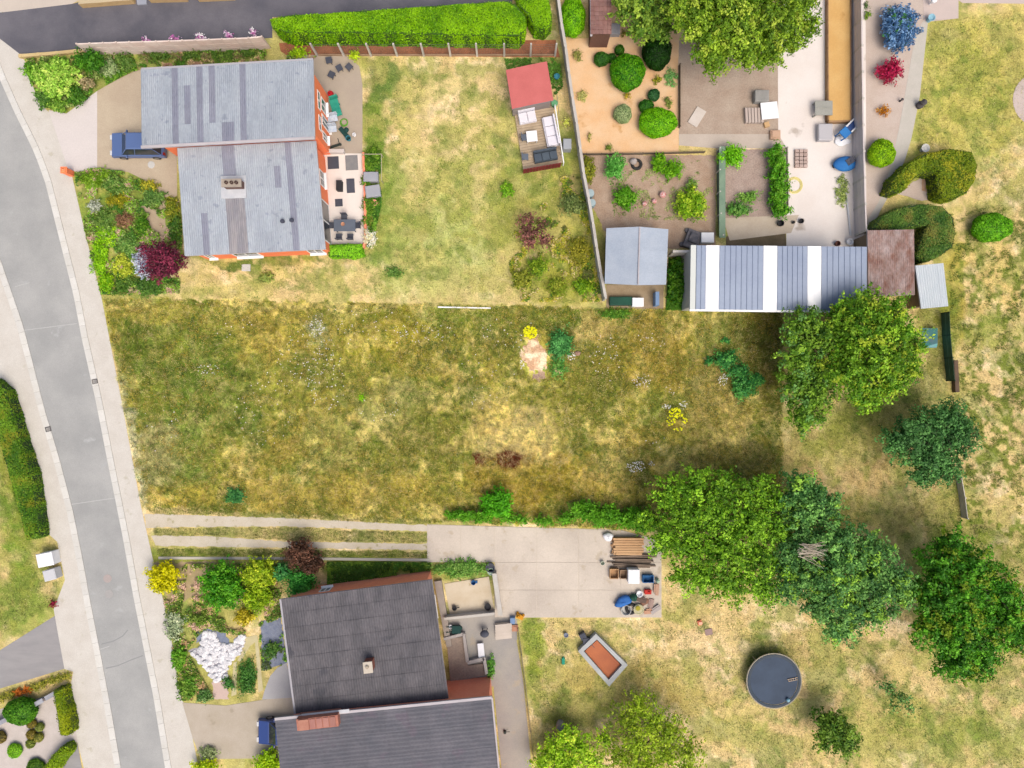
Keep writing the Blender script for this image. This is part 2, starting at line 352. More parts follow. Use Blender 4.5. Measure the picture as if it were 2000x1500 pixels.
# gutters and kerb stones along both sides of the road
def offset(pl, dd):
    out = []
    for i, p in enumerate(pl):
        a = pl[max(0, i - 1)]; b_ = pl[min(len(pl) - 1, i + 1)]; tx, ty = b_[0] - a[0], b_[1] - a[1]; L = math.hypot(tx, ty); out.append((p[0] + ty / L * dd, p[1] - tx / L * dd))
    return out
def resample(pl, st):
    out = [pl[0]]; acc = 0.0
    for i in range(len(pl) - 1):
        a, b_ = pl[i], pl[i + 1]; L = math.hypot(b_[0] - a[0], b_[1] - a[1]); t = st - acc
        while t <= L: out.append((a[0] + (b_[0] - a[0]) * t / L, a[1] + (b_[1] - a[1]) * t / L)); t += st
        acc = (acc + L) % st
    return out
for pl, sg in ((E, 1), (Wd, -1)):
    r = resample(pl, 24.0)[1:-1]; a = offset(r, 0); b_ = offset(r, 12 * sg)
    g = None
    for i in range(len(r) - 1):
        q = [a[i], a[i + 1], b_[i + 1], b_[i]]
        if max(p[1] for p in q) < -60 or min(p[1] for p in q) > 1560 or max(p[0] for p in q) < -30: continue
        cx = sum(p[0] for p in q) / 4; cy = sum(p[1] for p in q) / 4
        q = [(cx + (p[0] - cx) * 0.985, cy + (p[1] - cy) * 0.985) for p in q]
        if g is None: g = sheet("kerb_bed", a + b_[::-1], M("kerb_joint", C(150, 146, 136), fine=0.1), 0.03)
        MB().prism(WP(q), 0.0, 0.055 + rnd.uniform(0, 0.006)).build("kerb_stone", gutter, g)
concrete = M("yard_concrete", C(224, 214, 200), C(206, 194, 178), scale=0.35, fine=0.07, fscale=12, spots=(0.5, 0.66, C(188, 178, 164)))
palepav = M("pale_paving", C(230, 222, 218), C(236, 228, 224), scale=0.4, fine=0.05, fscale=10)
beige = M("beige_drive", C(200, 182, 158), C(214, 198, 172), scale=0.4, fine=0.08, fscale=14)
sheet("driveway", [(-60, 30), (8, 24), (140, 8), (162, 2), (170, -60), (1010, -60), (1000, 6), (915, 10), (640, 26), (532, 34), (532, 74), (260, 92), (42, 108)], dasph, 0.018)
sheet("driveway", [(95, 215), (130, 222), (160, 200), (190, 178), (190, 330), (150, 336), (136, 338)], palepav, 0.020)
sheet("driveway", [(190, 178), (225, 158), (265, 138), (345, 132), (346, 385), (322, 385), (290, 355), (250, 336), (190, 328)], beige, 0.022)
sheet("driveway", [(-60, 1300), (0, 1270), (107, 1203), (126, 1306), (0, 1345), (-60, 1365)], M("drive_grey", C(160, 158, 160), C(172, 170, 170), scale=0.5, fine=0.06, stretch=(1, 4, 1)), 0.018)
sheet("pavement", [(130, 1470), (152, 1452), (170, 1560), (110, 1560), (120, 1490)], M("drive_grey", C(1, 1, 1)), 0.018)
sheet("driveway", [(356, 1372), (440, 1378), (545, 1362), (580, 1362), (580, 1480), (430, 1482), (395, 1488), (376, 1440)], M("drive_sandy", C(206, 194, 178), C(192, 180, 160), scale=0.5, fine=0.08, spots=(1.0, 0.64, C(178, 166, 146))), 0.018)
sheet("pavement", [(-60, -60), (150, -60), (160, -2), (140, 8), (8, 24), (-20, 20)], M("corner_paving", C(222, 210, 196), C(212, 200, 188), scale=.6, fine=.06), 0.016)
# patio beside the light roofed house
sheet("patio", [(560, 108), (676, 107), (702, 130), (708, 165), (708, 300), (560, 300)], M("patio_beige", C(196, 182, 162), C(186, 172, 156), scale=0.6, fine=0.07), 0.026)
sheet("patio", [(560, 300), (708, 300), (712, 380), (712, 476), (560, 478)], M("patio_cream", C(246, 238, 230, .9), C(236, 228, 220, .9), scale=0.6, fine=0.05), 0.030)
# eastern yard
sheet("yard", [(1518, -60), (1690, -60), (1692, 482), (1536, 482), (1534, 290), (1520, 285)], M("yard_white", C(242, 236, 230, .9), C(234, 224, 216, .9), scale=0.3, fine=0.06, spots=(0.5, 0.66, C(206, 194, 182))), 0.018)
sheet("pavement", [(1686, -60), (1872, -60), (1872, 36), (1802, 44), (1790, 120), (1776, 210), (1760, 290), (1742, 350), (1716, 420), (1700, 450), (1690, 450)], M("pink_gravel", C(208, 190, 176), C(216, 200, 188), scale=0.8, fine=0.1, fscale=20), 0.014)
sheet("path", [(1804, 40), (1812, 44), (1806, 100), (1796, 190), (1780, 270), (1768, 310), (1742, 372), (1712, 424), (1694, 452), (1694, 430), (1716, 395), (1738, 330), (1756, 250), (1768, 180), (1780, 110), (1790, 60)], M("pale_path", C(214, 208, 198), C(204, 200, 188), scale=1, fine=0.08), 0.022)
sheet("patio", [(1800, -60), (1872, -60), (1870, 36), (1804, 40)], M("pink_paving", C(222, 204, 196), C(214, 198, 190), scale=0.6, fine=0.05), 0.026)
sheet("patio", [(1780, -60), (2060, -60), (2060, 8), (1880, 6)], M("pink_paving", C(1, 1, 1)), 0.022)
sheet("patio", [(1978 + 50 - 50 * math.cos(t), 195 - 52 * math.sin(t)) for t in np.linspace(0, 2 * math.pi, 28)[:-1]], M("pink_paving", C(1, 1, 1)), 0.018)
soil = M("brown_soil", C(196, 172, 150), C(178, 150, 126), scale=1.1, fine=0.2, fscale=12)
soilp = M("pink_soil", C(190, 170, 158), C(176, 154, 142), scale=1.6, fine=0.2, fscale=10)
sand = M("orange_sand", C(246, 196, 142), C(250, 214, 172), scale=0.45, fine=0.09, fscale=18, spots=(0.6, 0.63, C(222, 172, 112)))
sheet("soil", [(1320, 80), (1522, 60), (1522, 264), (1326, 264)], M("plot_soil", C(196, 178, 160), C(182, 160, 142), scale=0.7, fine=0.14, fscale=9), 0.010, jag=1.5)
sheet("sand_bed", [(1094, 78), (1150, 74), (1215, -20), (1330, -20), (1324, 150), (1326, 302), (1132, 303), (1118, 200)], sand, 0.014, jag=0.6)
sheet("path", [(1326, 262), (1520, 262), (1536, 290), (1400, 290), (1326, 284)], M("path_concrete", C(214, 200, 186), C(204, 190, 176), scale=0.8, fine=0.08), 0.024)
sheet("soil", [(1136, 303), (1398, 303), (1398, 485), (1300, 485), (1180, 450), (1150, 390)], soil, 0.012, jag=1.5)
sheet("soil", [(1400, 292), (1536, 292), (1534, 425), (1412, 428)], soilp, 0.014, jag=1.5)
sheet("path", [(1412, 426), (1560, 420), (1545, 455), (1425, 470)], M("path_cream", C(220, 206, 186), C(206, 190, 168), scale=0.8, fine=0.08), 0.022)
sheet("soil", [(1418, 462), (1534, 452), (1536, 482), (1418, 482)], M("dark_soil", C(124, 108, 84), C(104, 92, 66), scale=1.2, fine=0.2), 0.018)
sheet("soil", [(1184, 556), (1296, 556), (1296, 604), (1184, 602)], M("dry_soil", C(176, 158, 130), C(160, 140, 110), scale=1.2, fine=0.15), 0.016)
sheet("leaf_litter", [(545, 84), (1085, 78), (1094, 112), (560, 108), (548, 100)], M("russet_litter", C(190, 120, 84), C(150, 96, 66), scale=1.0, fine=0.25, fscale=10), 0.012)
sheet("soil", [(300, 1098), (420, 1098), (400, 1160), (330, 1185)], M("sandy_bed", C(196, 170, 136), C(170, 158, 104), scale=1.0, fine=0.2), 0.008, jag=4)
# lot's mound of bare sand
# track with grass strips along the south side of the meadow
trk = M("track_gravel", C(226, 216, 196), C(212, 200, 176), scale=0.8, fine=0.1, fscale=14, spots=(1.4, 0.62, C(178, 172, 130)))
sheet("track", [(282, 1004), (300, 1004), (560, 1012), (838, 1026), (838, 1038), (560, 1028), (310, 1030), (286, 1032)], trk, 0.012, jag=1.2)
sheet("track", [(296, 1046), (420, 1048), (560, 1058), (836, 1062), (836, 1074), (560, 1070), (420, 1068), (304, 1066)], trk, 0.012, jag=1.2)
sheet("kerb", [(310, 1087), (560, 1088), (840, 1091), (840, 1096), (560, 1093), (310, 1092)], M("kerb_pale", C(210, 204, 190), fine=0.1), 0.06)
# concrete yard, slab by slab
yb = sheet("yard", [(834, 1024), (1190, 1034), (1292, 1060), (1292, 1206), (966, 1206), (966, 1098), (834, 1098)], M("slab_joint", C(222, 210, 192), fine=0.15), 0.012)
YP = [(834, 1024), (1190, 1034), (1292, 1060), (1292, 1206), (966, 1206), (966, 1098), (834, 1098)]
xs = [834, 900, 966, 1048, 1130, 1212, 1292]; ys = [1024, 1098, 1152, 1206]
for i in range(len(xs) - 1):
    for j in range(3):
        x0, x1, y0, y1 = xs[i] + .45, xs[i + 1] - .45, ys[j] + .45, ys[j + 1] - .45
        if j > 0 and x1 <= 966: continue
        tl = y0 + (max(0, (x0 - 834)) * 0.028 if j == 0 else 0); trr = y0 + ((x1 - 834) * 0.03 if j == 0 else 0)
        if x1 > 1212 and j == 0: trr += 18
        MB().prism(WP([(x0, tl), (x1, trr), (x1, y1), (x0, y1)]), 0.0, 0.03 + rnd.uniform(0, 0.008)).build("slab", M("slab_concrete", C(232, 220, 204), C(208, 196, 182), scale=0.22, fine=0.07, fscale=12, rand=0.03, spots=(0.9, 0.6, C(206, 192, 172))), yb)

# ------------------------------------------------------------------ foliage
FB = 1.75   # leaves as bright as in the photograph
def leaf_mesh(P, N, size, cols, aspect=0.6, flat=0.5):
    """P centres, N outward normals, per-leaf size and colour -> folded quads"""
    cols = np.minimum(cols * FB, .8); n = len(P); r = RNG.normal(size=(n, 3)); N = N / (np.linalg.norm(N, axis=1, keepdims=True) + 1e-9)
    N = N + r * flat; N /= np.linalg.norm(N, axis=1, keepdims=True) + 1e-9
    t = RNG.normal(size=(n, 3)); t -= (t * N).sum(1, keepdims=True) * N; t /= np.linalg.norm(t, axis=1, keepdims=True) + 1e-9
    b_ = np.cross(N, t); s_ = np.asarray(size).reshape(-1, 1) * np.ones((n, 1))
    a = P - t * s_; c = P + t * s_; e = P + b_ * s_ * aspect + N * s_ * 0.18; f = P - b_ * s_ * aspect + N * s_ * 0.18
    V = np.stack([a, f, c, e], 1).reshape(-1, 3); F = np.arange(4 * n).reshape(n, 4)
    return V, F, np.repeat(cols, 4, 0)
def foliage(lobes, dens, size, c1, c2, clump=0.45, seed=0, gap=0.25, c3=None, zmin=0.15):
    """lobes: (x, y, z, rx, ry, rz) -> leaf points, clustered in sprays over each lobe"""
    R = np.random.default_rng(seed); PP = []; NN = []; CC = []; SS = []
    c1 = np.array(c1); c2 = np.array(c2)
    for (x, y, z, rx, ry, rz) in lobes:
        lt = R.uniform(.84, 1.14) if len(lobes) > 5 else 1.0
        area = math.pi * rx * ry; nc = max(6, int(area / (clump * clump) * 1.5))
        u = R.uniform(-0.35, 1, nc) ** 1.0; ph = R.uniform(0, 2 * math.pi, nc); cr = np.sqrt(np.maximum(0, 1 - u * u))
        dirs = np.stack([cr * np.cos(ph), cr * np.sin(ph), u], 1); rad = 1 - gap + gap * 1.35 * R.random(nc)
        cen = np.stack([x + dirs[:, 0] * rx * rad, y + dirs[:, 1] * ry * rad, z + dirs[:, 2] * rz * rad], 1)
        tone = R.random(nc) ** 1.7; nl = max(8, int(dens * area / nc)); k = nc * nl
        idx = np.repeat(np.arange(nc), nl); off = R.normal(size=(k, 3)) * clump * np.array([0.4, 0.4, 0.26]) * R.uniform(0.6, 1.1, nc)[idx][:, None]
        sp = dirs * np.array([1, 1, .5]) + R.normal(0, .35, (nc, 3)) * np.array([1, 1, .4]); along = R.uniform(-.9, .9, k); off = off * (1.1 - .6 * np.clip(along, 0, 1))[:, None] + sp[idx] * (along * clump * 1.1)[:, None]
        P = cen[idx] + off; Nn = dirs[idx] * 0.6 + off / clump * 0.8 + np.array([0, 0, 0.7])
        col = c1 + (c2 - c1) * np.clip(tone[idx] + R.normal(0, 0.18, k), 0, 1.2)[:, None]
        if c3 is not None:
            m = (R.random(nc) < 0.14)[idx]; col[m] = np.array(c3)
        col = col * R.uniform(0.72, 1.28, k)[:, None] * lt
        PP.append(P); NN.append(Nn); CC.append(col); SS.append(R.uniform(0.7, 1.3, k) * size)
        kb = int(dens * area * 0.22)   # leaves inside the crown
        dd = R.normal(size=(kb, 3)); dd /= np.linalg.norm(dd, axis=1, keepdims=True); q = dd * (R.random((kb, 1)) ** 0.5) * (1.0 - gap * .75)
        PP.append(np.stack([x + q[:, 0] * rx, y + q[:, 1] * ry, z + q[:, 2] * rz], 1)); NN.append(dd + np.array([0, 0, 1.0])); CC.append((c1 + (c2 - c1) * R.random((kb, 1)) * 0.5) * R.uniform(0.8, 1.1, (kb, 1))); SS.append(np.full(kb, size * 1.5))
    P = np.concatenate(PP); m = P[:, 2] > zmin
    return leaf_mesh(P[m], np.concatenate(NN)[m], np.concatenate(SS)[m], np.concatenate(CC)[m])
def lobes_px(L, base=(0, 0)):
    out = []
    for l in L:
        px, py, r, zt = l[:4]; k = (H - zt) / H / S; rm = r * k; rz = min(rm * 0.85, zt * 0.48); zc = zt - rz; x, y = W(px, py, zc)
        out.append((x - base[0], y - base[1], zc, rm, rm, rz))
    return out
bark = M("bark", C(110, 96, 80), C(84, 72, 60), scale=3, fine=0.25, fscale=20, bump=0.5)
def tree(name, label, cat, base, L, c1, c2, dens=290, size=0.105, clump=0.42, seed=0, gap=0.5, c3=None, group=None, tr=0.22, dead=None):
    bx, by = W(*base); t = empty(name, (bx, by, 0), label, cat, group); lb = lobes_px(L, (bx, by))
    top = max(l[2] for l in lb); fork = top * 0.45; mb = MB(); mb.tube((0, 0, -0.1), (0.05, 0.04, fork), tr, tr * 0.7, 10); mb.build("trunk", bark, t)
    mbb = MB(); R = random.Random(seed)
    for l in lb:
        q = Vector((l[0] * 0.9, l[1] * 0.9, l[2])); mid = Vector((l[0] * 0.4, l[1] * 0.4, fork + (l[2] - fork) * 0.55))
        mbb.tube((0.05, 0.04, fork * 0.85), mid, tr * 0.5, tr * 0.3); mbb.tube(mid, q, tr * 0.3, tr * 0.12)
        for _ in range(8):
            a_ = R.uniform(0, 6.28); f_ = R.uniform(.3, .95); e = q + Vector((math.cos(a_) * l[3] * f_, math.sin(a_) * l[4] * f_, l[5] * (1.02 * math.sqrt(1 - f_ * f_) + .02))); mbb.tube(q, e, tr * 0.12, 0.012, 5)
    mbb.build("branch", bark, t)
    V, F, T = foliage(lb, dens, size, c1, c2, clump, seed, gap, c3); np_mesh("crown", V, F, T, LEAF, t)
    return t
def bush(name, label, cat, px, py, rx, ry, h, c1, c2, style="loose", group=None, seed=0, dens=380, size=0.09, rot=0.0, parts=None, c3=None):
    """clipped: smooth rounded body covered in short leaves; loose: sprays of leaves"""
    zc = h * 0.45; x, y = W(px, py, zc); k = (H - zc) / H / S; rxm, rym = rx * k, ry * k; R = np.random.default_rng(seed + 5)
    if style == "clipped":
        n = int(dens * 1.9 * math.pi * (rxm * rym)**0.5 * ((rxm * rym)**0.5 + h * 0.7)) + 60
        u = R.uniform(-0.7, 1, n); ph = R.uniform(0, 2 * math.pi, n); cr = np.sqrt(np.maximum(0, 1 - np.abs(u)**2.2)); D = np.stack([cr * np.cos(ph), cr * np.sin(ph), u], 1)
        lum = 1 + 0.035 * np.sin(3 * ph + seed) + 0.03 * np.sin(7 * ph + seed * 2 + 3 * u) + R.normal(0, 0.025, n)
        hz = h * 0.52; P = np.stack([D[:, 0] * rxm * lum, D[:, 1] * rym * lum, h - hz + D[:, 2] * hz * lum], 1)
        c = np.array(c1) + (np.array(c2) - np.array(c1)) * np.clip(0.5 + 0.35 * np.sin(P[:, 0] * 5 + seed) * np.sin(P[:, 1] * 6) + R.normal(0, 0.3, n), 0, 1)[:, None]
        c *= R.uniform(0.75, 1.2, (n, 1)); m = P[:, 2] > 0.03
        V, F, T = leaf_mesh(P[m], (D / np.array([rxm, rym, hz]))[m], R.uniform(0.6, 1.2, m.sum()) * size * 0.75, c[m], flat=0.45)
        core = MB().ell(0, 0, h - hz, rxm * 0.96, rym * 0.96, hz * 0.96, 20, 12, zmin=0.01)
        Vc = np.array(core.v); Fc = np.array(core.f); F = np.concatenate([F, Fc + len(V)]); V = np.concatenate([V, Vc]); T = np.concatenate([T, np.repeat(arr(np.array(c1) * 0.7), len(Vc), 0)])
    else:
        lb = []; nl = 1 if rx < 14 else 5
        RR = random.Random(seed)
        for i in range(nl):
            a = 6.283 * i / nl + RR.uniform(-.4, .4); o = 0 if nl == 1 else 0.42
            f = 1.0 if nl == 1 else RR.uniform(0.5, 0.66); hh = h * RR.uniform(0.8, 1.05)
            lb.append((math.cos(a) * rxm * o, math.sin(a) * rym * o, hh * 0.55, rxm * f, rym * f, hh * 0.45))
        V, F, T = foliage(lb, dens, size, c1, c2, 0.32 if rx > 14 else 0.16, seed, 0.3, c3, zmin=0.02)
    if rot:
        ca, sa = math.cos(rot), math.sin(rot); V = V @ np.array([[ca, sa, 0], [-sa, ca, 0], [0, 0, 1]])
    o = np_mesh(name, V, F, T, LEAF); o.location = (x, y, 0); return tag(o, label, cat, group)
def hedge(name, label, pts, h, c1, c2, group=None, seed=0, dens=330, size=0.075, cat="hedge", c3=None):
    """pts: outline of the clipped top in photo pixels"""
    R = np.random.default_rng(seed + 99); poly = WP(pts, h); n = len(poly)
    cx = sum(p[0] for p in poly) / n; cy = sum(p[1] for p in poly) / n; poly = [(p[0] - cx, p[1] - cy) for p in poly]
    a = sum(poly[i][0] * poly[(i + 1) % n][1] - poly[(i + 1) % n][0] * poly[i][1] for i in range(n))
    if a < 0: poly = poly[::-1]
    pa = np.array(poly); lo = pa.min(0); hi = pa.max(0)
    nt = int(dens * 1.4 * (hi[0] - lo[0]) * (hi[1] - lo[1])); q = R.uniform(lo, hi, (nt, 2)); q = q[inpoly(q[:, 0], q[:, 1], poly)]
    # distance to the outline for a rounded shoulder
    dist = np.full(len(q), 1e9)
    for i in range(n):
        A = np.array(poly[i]); B = np.array(poly[(i + 1) % n]); AB = B - A; t = np.clip(((q - A) @ AB) / (AB @ AB + 1e-9), 0, 1); dist = np.minimum(dist, np.linalg.norm(q - (A + t[:, None] * AB), axis=1))
    rs = 0.4; sh = np.clip(dist / rs, 0, 1); zt = h - rs * (1 - np.sqrt(1 - (1 - sh)**2)) * 0.8 + 0.05 * np.sin(q[:, 0] * 2.1) + 0.04 * np.sin(q[:, 1] * 3 + q[:, 0]) + R.normal(0, 0.03, len(q))
    P = [np.column_stack([q, zt])]; N = [np.tile([0, 0, 1.0], (len(q), 1))]
    for i in range(n):
        A = np.array(poly[i]); B = np.array(poly[(i + 1) % n]); L = np.linalg.norm(B - A); k = int(L * h * dens * 0.6)
        if k < 1: continue
        t = R.random(k); zz = R.random(k) * h * 0.93; nn = np.array([(B - A)[1], -(B - A)[0]]) / (L + 1e-9)
        p2 = A + t[:, None] * (B - A) + nn * (R.normal(0, 0.035, k) + 0.04 * np.sin(t * L * 4 + i))[:, None]; P.append(np.column_stack([p2, zz])); N.append(np.tile([nn[0], nn[1], 0.4], (k, 1)))
    P = np.concatenate(P); N = np.concatenate(N); k = len(P)
    w = np.clip(0.5 + 0.5 * (vnoise(P[:, 0] * 24 + 999, P[:, 1] * 24 + 999, 20, seed + 3) - 0.5) * 2 + R.normal(0, 0.25, k), 0, 1)[:, None]
    c = np.array(c1) + (np.array(c2) - np.array(c1)) * w; c *= R.uniform(0.78, 1.2, (k, 1))
    if c3 is not None:
        wv_ = sstep(.5, .85, fbm(P[:, 0] * 24 + 500, P[:, 1] * 24 + 700, 22, seed + 8, 3) + R.normal(0, .12, k))[:, None] * .8; c = c * (1 - wv_) + np.array(c3)[None, :] * wv_
    V, F, T = leaf_mesh(P, N, R.uniform(0.6, 1.2, k) * size, c, flat=0.4)
    o = np_mesh(name, V, F, T, LEAF); o.location = (cx, cy, 0); tag(o, label, cat, group)
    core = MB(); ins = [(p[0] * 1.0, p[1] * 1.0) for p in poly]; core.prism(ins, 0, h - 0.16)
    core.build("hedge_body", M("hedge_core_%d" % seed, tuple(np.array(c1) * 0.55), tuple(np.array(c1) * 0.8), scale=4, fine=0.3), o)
    return o

# ---- trees
OL1, OL2 = C(92, 116, 40, .75), C(160, 178, 64, .75)
tree("broad_tree", "big round olive green tree overhanging the corner of the grey ribbed hall roof", "tree", (1690, 690),
     [(1700, 645, 62, 7.2), (1735, 700, 55, 7), (1655, 655, 48, 6.6), (1665, 725, 56, 6.8), (1720, 750, 42, 6.2), (1765, 660, 38, 6.4), (1770, 715, 32, 6), (1690, 600, 34, 6.2), (1745, 610, 30, 6), (1690, 775, 30, 5.4), (1640, 610, 26, 5.6)], C(66, 108, 22, .75), C(140, 180, 50, .75), seed=1, c3=C(150, 170, 50, .75))
tree("broad_tree", "mid green tree against the meadow's east edge, just below the hall roof", "tree", (1575, 715),
     [(1570, 640, 38, 5.2), (1605, 665, 34, 5.4), (1565, 695, 40, 5.4), (1600, 725, 34, 5.2), (1560, 750, 40, 5), (1590, 775, 36, 5), (1570, 815, 30, 4.4)], C(68, 106, 28, .75), C(132, 168, 54, .75), seed=2, c3=C(100, 142, 70, .75))
tree("broad_tree", "dark green round tree standing alone beside the dry field, between mown grass and field", "tree", (1812, 865),
     [(1785, 850, 42, 5.6), (1835, 835, 44, 5.6), (1815, 890, 46, 5.4), (1755, 865, 32, 5), (1868, 860, 36, 5), (1860, 815, 28, 4.8), (1800, 925, 24, 4.4), (1845, 915, 28, 4.6), (1885, 830, 20, 4.2)], C(52, 92, 46, .75), C(96, 146, 76, .75), seed=3, size=0.1)
tree("walnut_tree", "light yellow green spreading tree covering the meadow's southeast corner", "tree", (1400, 1050),
     [(1310, 965, 34, 5), (1360, 950, 38, 5.6), (1420, 955, 40, 6), (1480, 960, 38, 5.8), (1515, 985, 26, 5.4), (1340, 1010, 44, 5.8), (1400, 1010, 46, 6.4), (1465, 1020, 48, 6.4), (1300, 1055, 34, 5), (1350, 1070, 46, 5.8), (1415, 1080, 50, 6.4), (1480, 1090, 46, 6.2), (1370, 1125, 40, 5.4), (1430, 1140, 40, 5.6), (1490, 1150, 34, 5.6), (1330, 1125, 24, 4.6), (1525, 1040, 30, 5.8), (1530, 1105, 32, 5.8), (1265, 1010, 20, 4)],
     C(70, 112, 22, .75), C(140, 184, 48, .78), seed=4, dens=210, clump=0.34, gap=0.6)
t = tree("broad_tree", "large blue green tree with pale dead twigs, just outside the meadow's southeast corner", "tree", (1640, 1090),
     [(1565, 950, 36, 6), (1545, 975, 26, 5.6), (1545, 1090, 34, 6.2), (1535, 1150, 26, 5.6), (1600, 990, 44, 6.6), (1560, 1010, 34, 6.2), (1575, 1060, 40, 6.6), (1640, 1060, 48, 7.4), (1700, 1080, 46, 7.4), (1570, 1125, 44, 6.8), (1630, 1130, 50, 7.6), (1695, 1140, 50, 7.6), (1745, 1135, 38, 7), (1600, 1180, 38, 6.4), (1660, 1190, 46, 7), (1710, 1195, 36, 6.6), (1640, 1228, 30, 6), (1760, 1165, 24, 6.4)],
     C(62, 104, 54, .75), C(122, 170, 84, .75), seed=5, c3=C(130, 170, 60, .75))
mb = MB(); o0 = t.location; R_ = random.Random(4)
x, y = W(1590, 1075, 6.8)
for i in range(46):
    a = R_.uniform(-0.9, 0.5); L = R_.uniform(0.5, 1.6); p = Vector((x - o0.x + R_.uniform(-.5, .5) - .6, y - o0.y + R_.uniform(-.5, .5), 6.6 + R_.uniform(-.2, .2)))
    q = p + Vector((math.cos(a) * L, math.sin(a) * L * 0.8, R_.uniform(0.1, 0.7))); mb.tube(p, q, 0.03, 0.012, 4)
mb.build("dead_twig", M("dead_wood", C(214, 204, 184, 1), C(186, 172, 152, 1), fine=0.2), t)
tree("broad_tree", "largest dark green tree at the photo's right edge, on the dry field", "tree", (1880, 1180),
     [(1855, 1065, 36, 6), (1840, 1110, 46, 6.8), (1895, 1110, 44, 6.8), (1820, 1165, 48, 7), (1880, 1165, 52, 7.6), (1940, 1150, 46, 7), (1975, 1185, 40, 6.6), (1825, 1225, 46, 6.8), (1885, 1225, 50, 7.2), (1945, 1220, 48, 6.8), (1985, 1240, 34, 6.2), (1860, 1280, 40, 6.2), (1915, 1280, 40, 6.2), (1890, 1305, 28, 5.6)],
     C(44, 96, 16, .75), C(98, 158, 40, .75), seed=6, c3=C(110, 134, 34, .75))
tree("broad_tree", "large olive green tree reaching over the pale yard at the photo's top edge", "tree", (1440, 20),
     [(1350, 20, 50, 7), (1400, 0, 60, 7.6), (1470, -20, 60, 7.6), (1380, 60, 46, 6.8), (1435, 50, 56, 7.4), (1495, 40, 52, 7.2), (1545, 10, 40, 6.6), (1400, 100, 38, 6), (1455, 95, 40, 6.2), (1505, 90, 32, 5.8), (1545, 60, 30, 6), (1578, 55, 24, 5.6), (1550, 92, 16, 5.2), (1570, -10, 30, 6), (1390, 128, 20, 5), (1495, 112, 18, 5.2)],
     C(74, 106, 24, .72), C(134, 164, 46, .72), seed=7, gap=.45, c3=C(150, 170, 60, .72))
tree("garden_tree", "loose mid green tree between the tiled shed and the big tree at the top edge", "tree", (1255, 25),
     [(1225, 15, 28, 4), (1255, 5, 34, 4.4), (1270, 45, 30, 4), (1300, 20, 30, 4.4), (1245, 50, 18, 3.6), (1290, 60, 20, 3.4)], C(70, 104, 34, .75), C(140, 166, 60, .75), seed=8, size=0.12, tr=0.12)
tree("fruit_tree", "sparse bright green young tree on the lawn at the bottom edge, right of a clump", "tree", (1270, 1430),
     [(1250, 1375, 30, 3.2), (1225, 1410, 36, 3.4), (1275, 1410, 38, 3.8), (1310, 1430, 34, 3.6), (1250, 1455, 40, 3.8), (1300, 1475, 40, 3.6), (1345, 1465, 28, 3.2), (1210, 1480, 36, 3.2), (1260, 1500, 40, 3.4), (1340, 1505, 32, 3)], C(104, 132, 24, .75), C(160, 180, 50, .75), seed=9, dens=52, size=0.1, gap=0.7, tr=0.1, clump=.3)
tree("fruit_tree", "bright green leafy clump at the bottom edge, beside the grey barrel", "tree", (1110, 1465),
     [(1110, 1440, 24, 2.6), (1085, 1470, 30, 2.8), (1130, 1460, 28, 2.8), (1060, 1490, 24, 2.4), (1110, 1500, 36, 3), (1155, 1485, 22, 2.6), (1180, 1440, 18, 2.2)], C(110, 150, 24, .75), C(182, 216, 60, .75), seed=10, dens=200, size=0.1, gap=0.5, tr=0.1, clump=.3)
tree("shrub_tree", "small dark green oval tree on the lawn below the trampoline's right side", "tree", (1630, 1430),
     [(1612, 1412, 26, 3), (1635, 1425, 30, 3.2), (1650, 1450, 26, 2.8), (1610, 1440, 20, 2.6)], C(58, 92, 26, .75), C(120, 150, 54, .75), seed=11, size=0.11, tr=0.1)
tree("sapling", "thin blue green sapling on dry grass between trampoline and the largest dark tree", "tree", (1748, 1360),
     [(1735, 1345, 16, 2.2), (1758, 1362, 18, 2.4), (1775, 1380, 14, 2), (1745, 1378, 13, 2)], C(70, 110, 56, .75), C(126, 160, 80, .75), seed=12, dens=90, size=0.1, gap=0.5, tr=0.05)
tree("cherry_tree", "dark maroon leaved tree beside the southwest corner of the light roofed house", "tree", (318, 508),
     [(300, 495, 24, 3), (335, 500, 24, 3), (315, 525, 25, 3), (295, 520, 18, 2.7), (340, 522, 17, 2.7), (318, 492, 20, 3)], C(62, 26, 40, .8), C(128, 52, 74, .8), seed=13, size=0.08, dens=330, tr=0.08, clump=0.3)
bush("hydrangea_bush", "lavender blue flowering bush behind the maroon tree in the front garden", "bush", 284, 512, 20, 30, 1.2, C(150, 160, 176, .8), C(196, 200, 226, .8), seed=14, size=0.07)

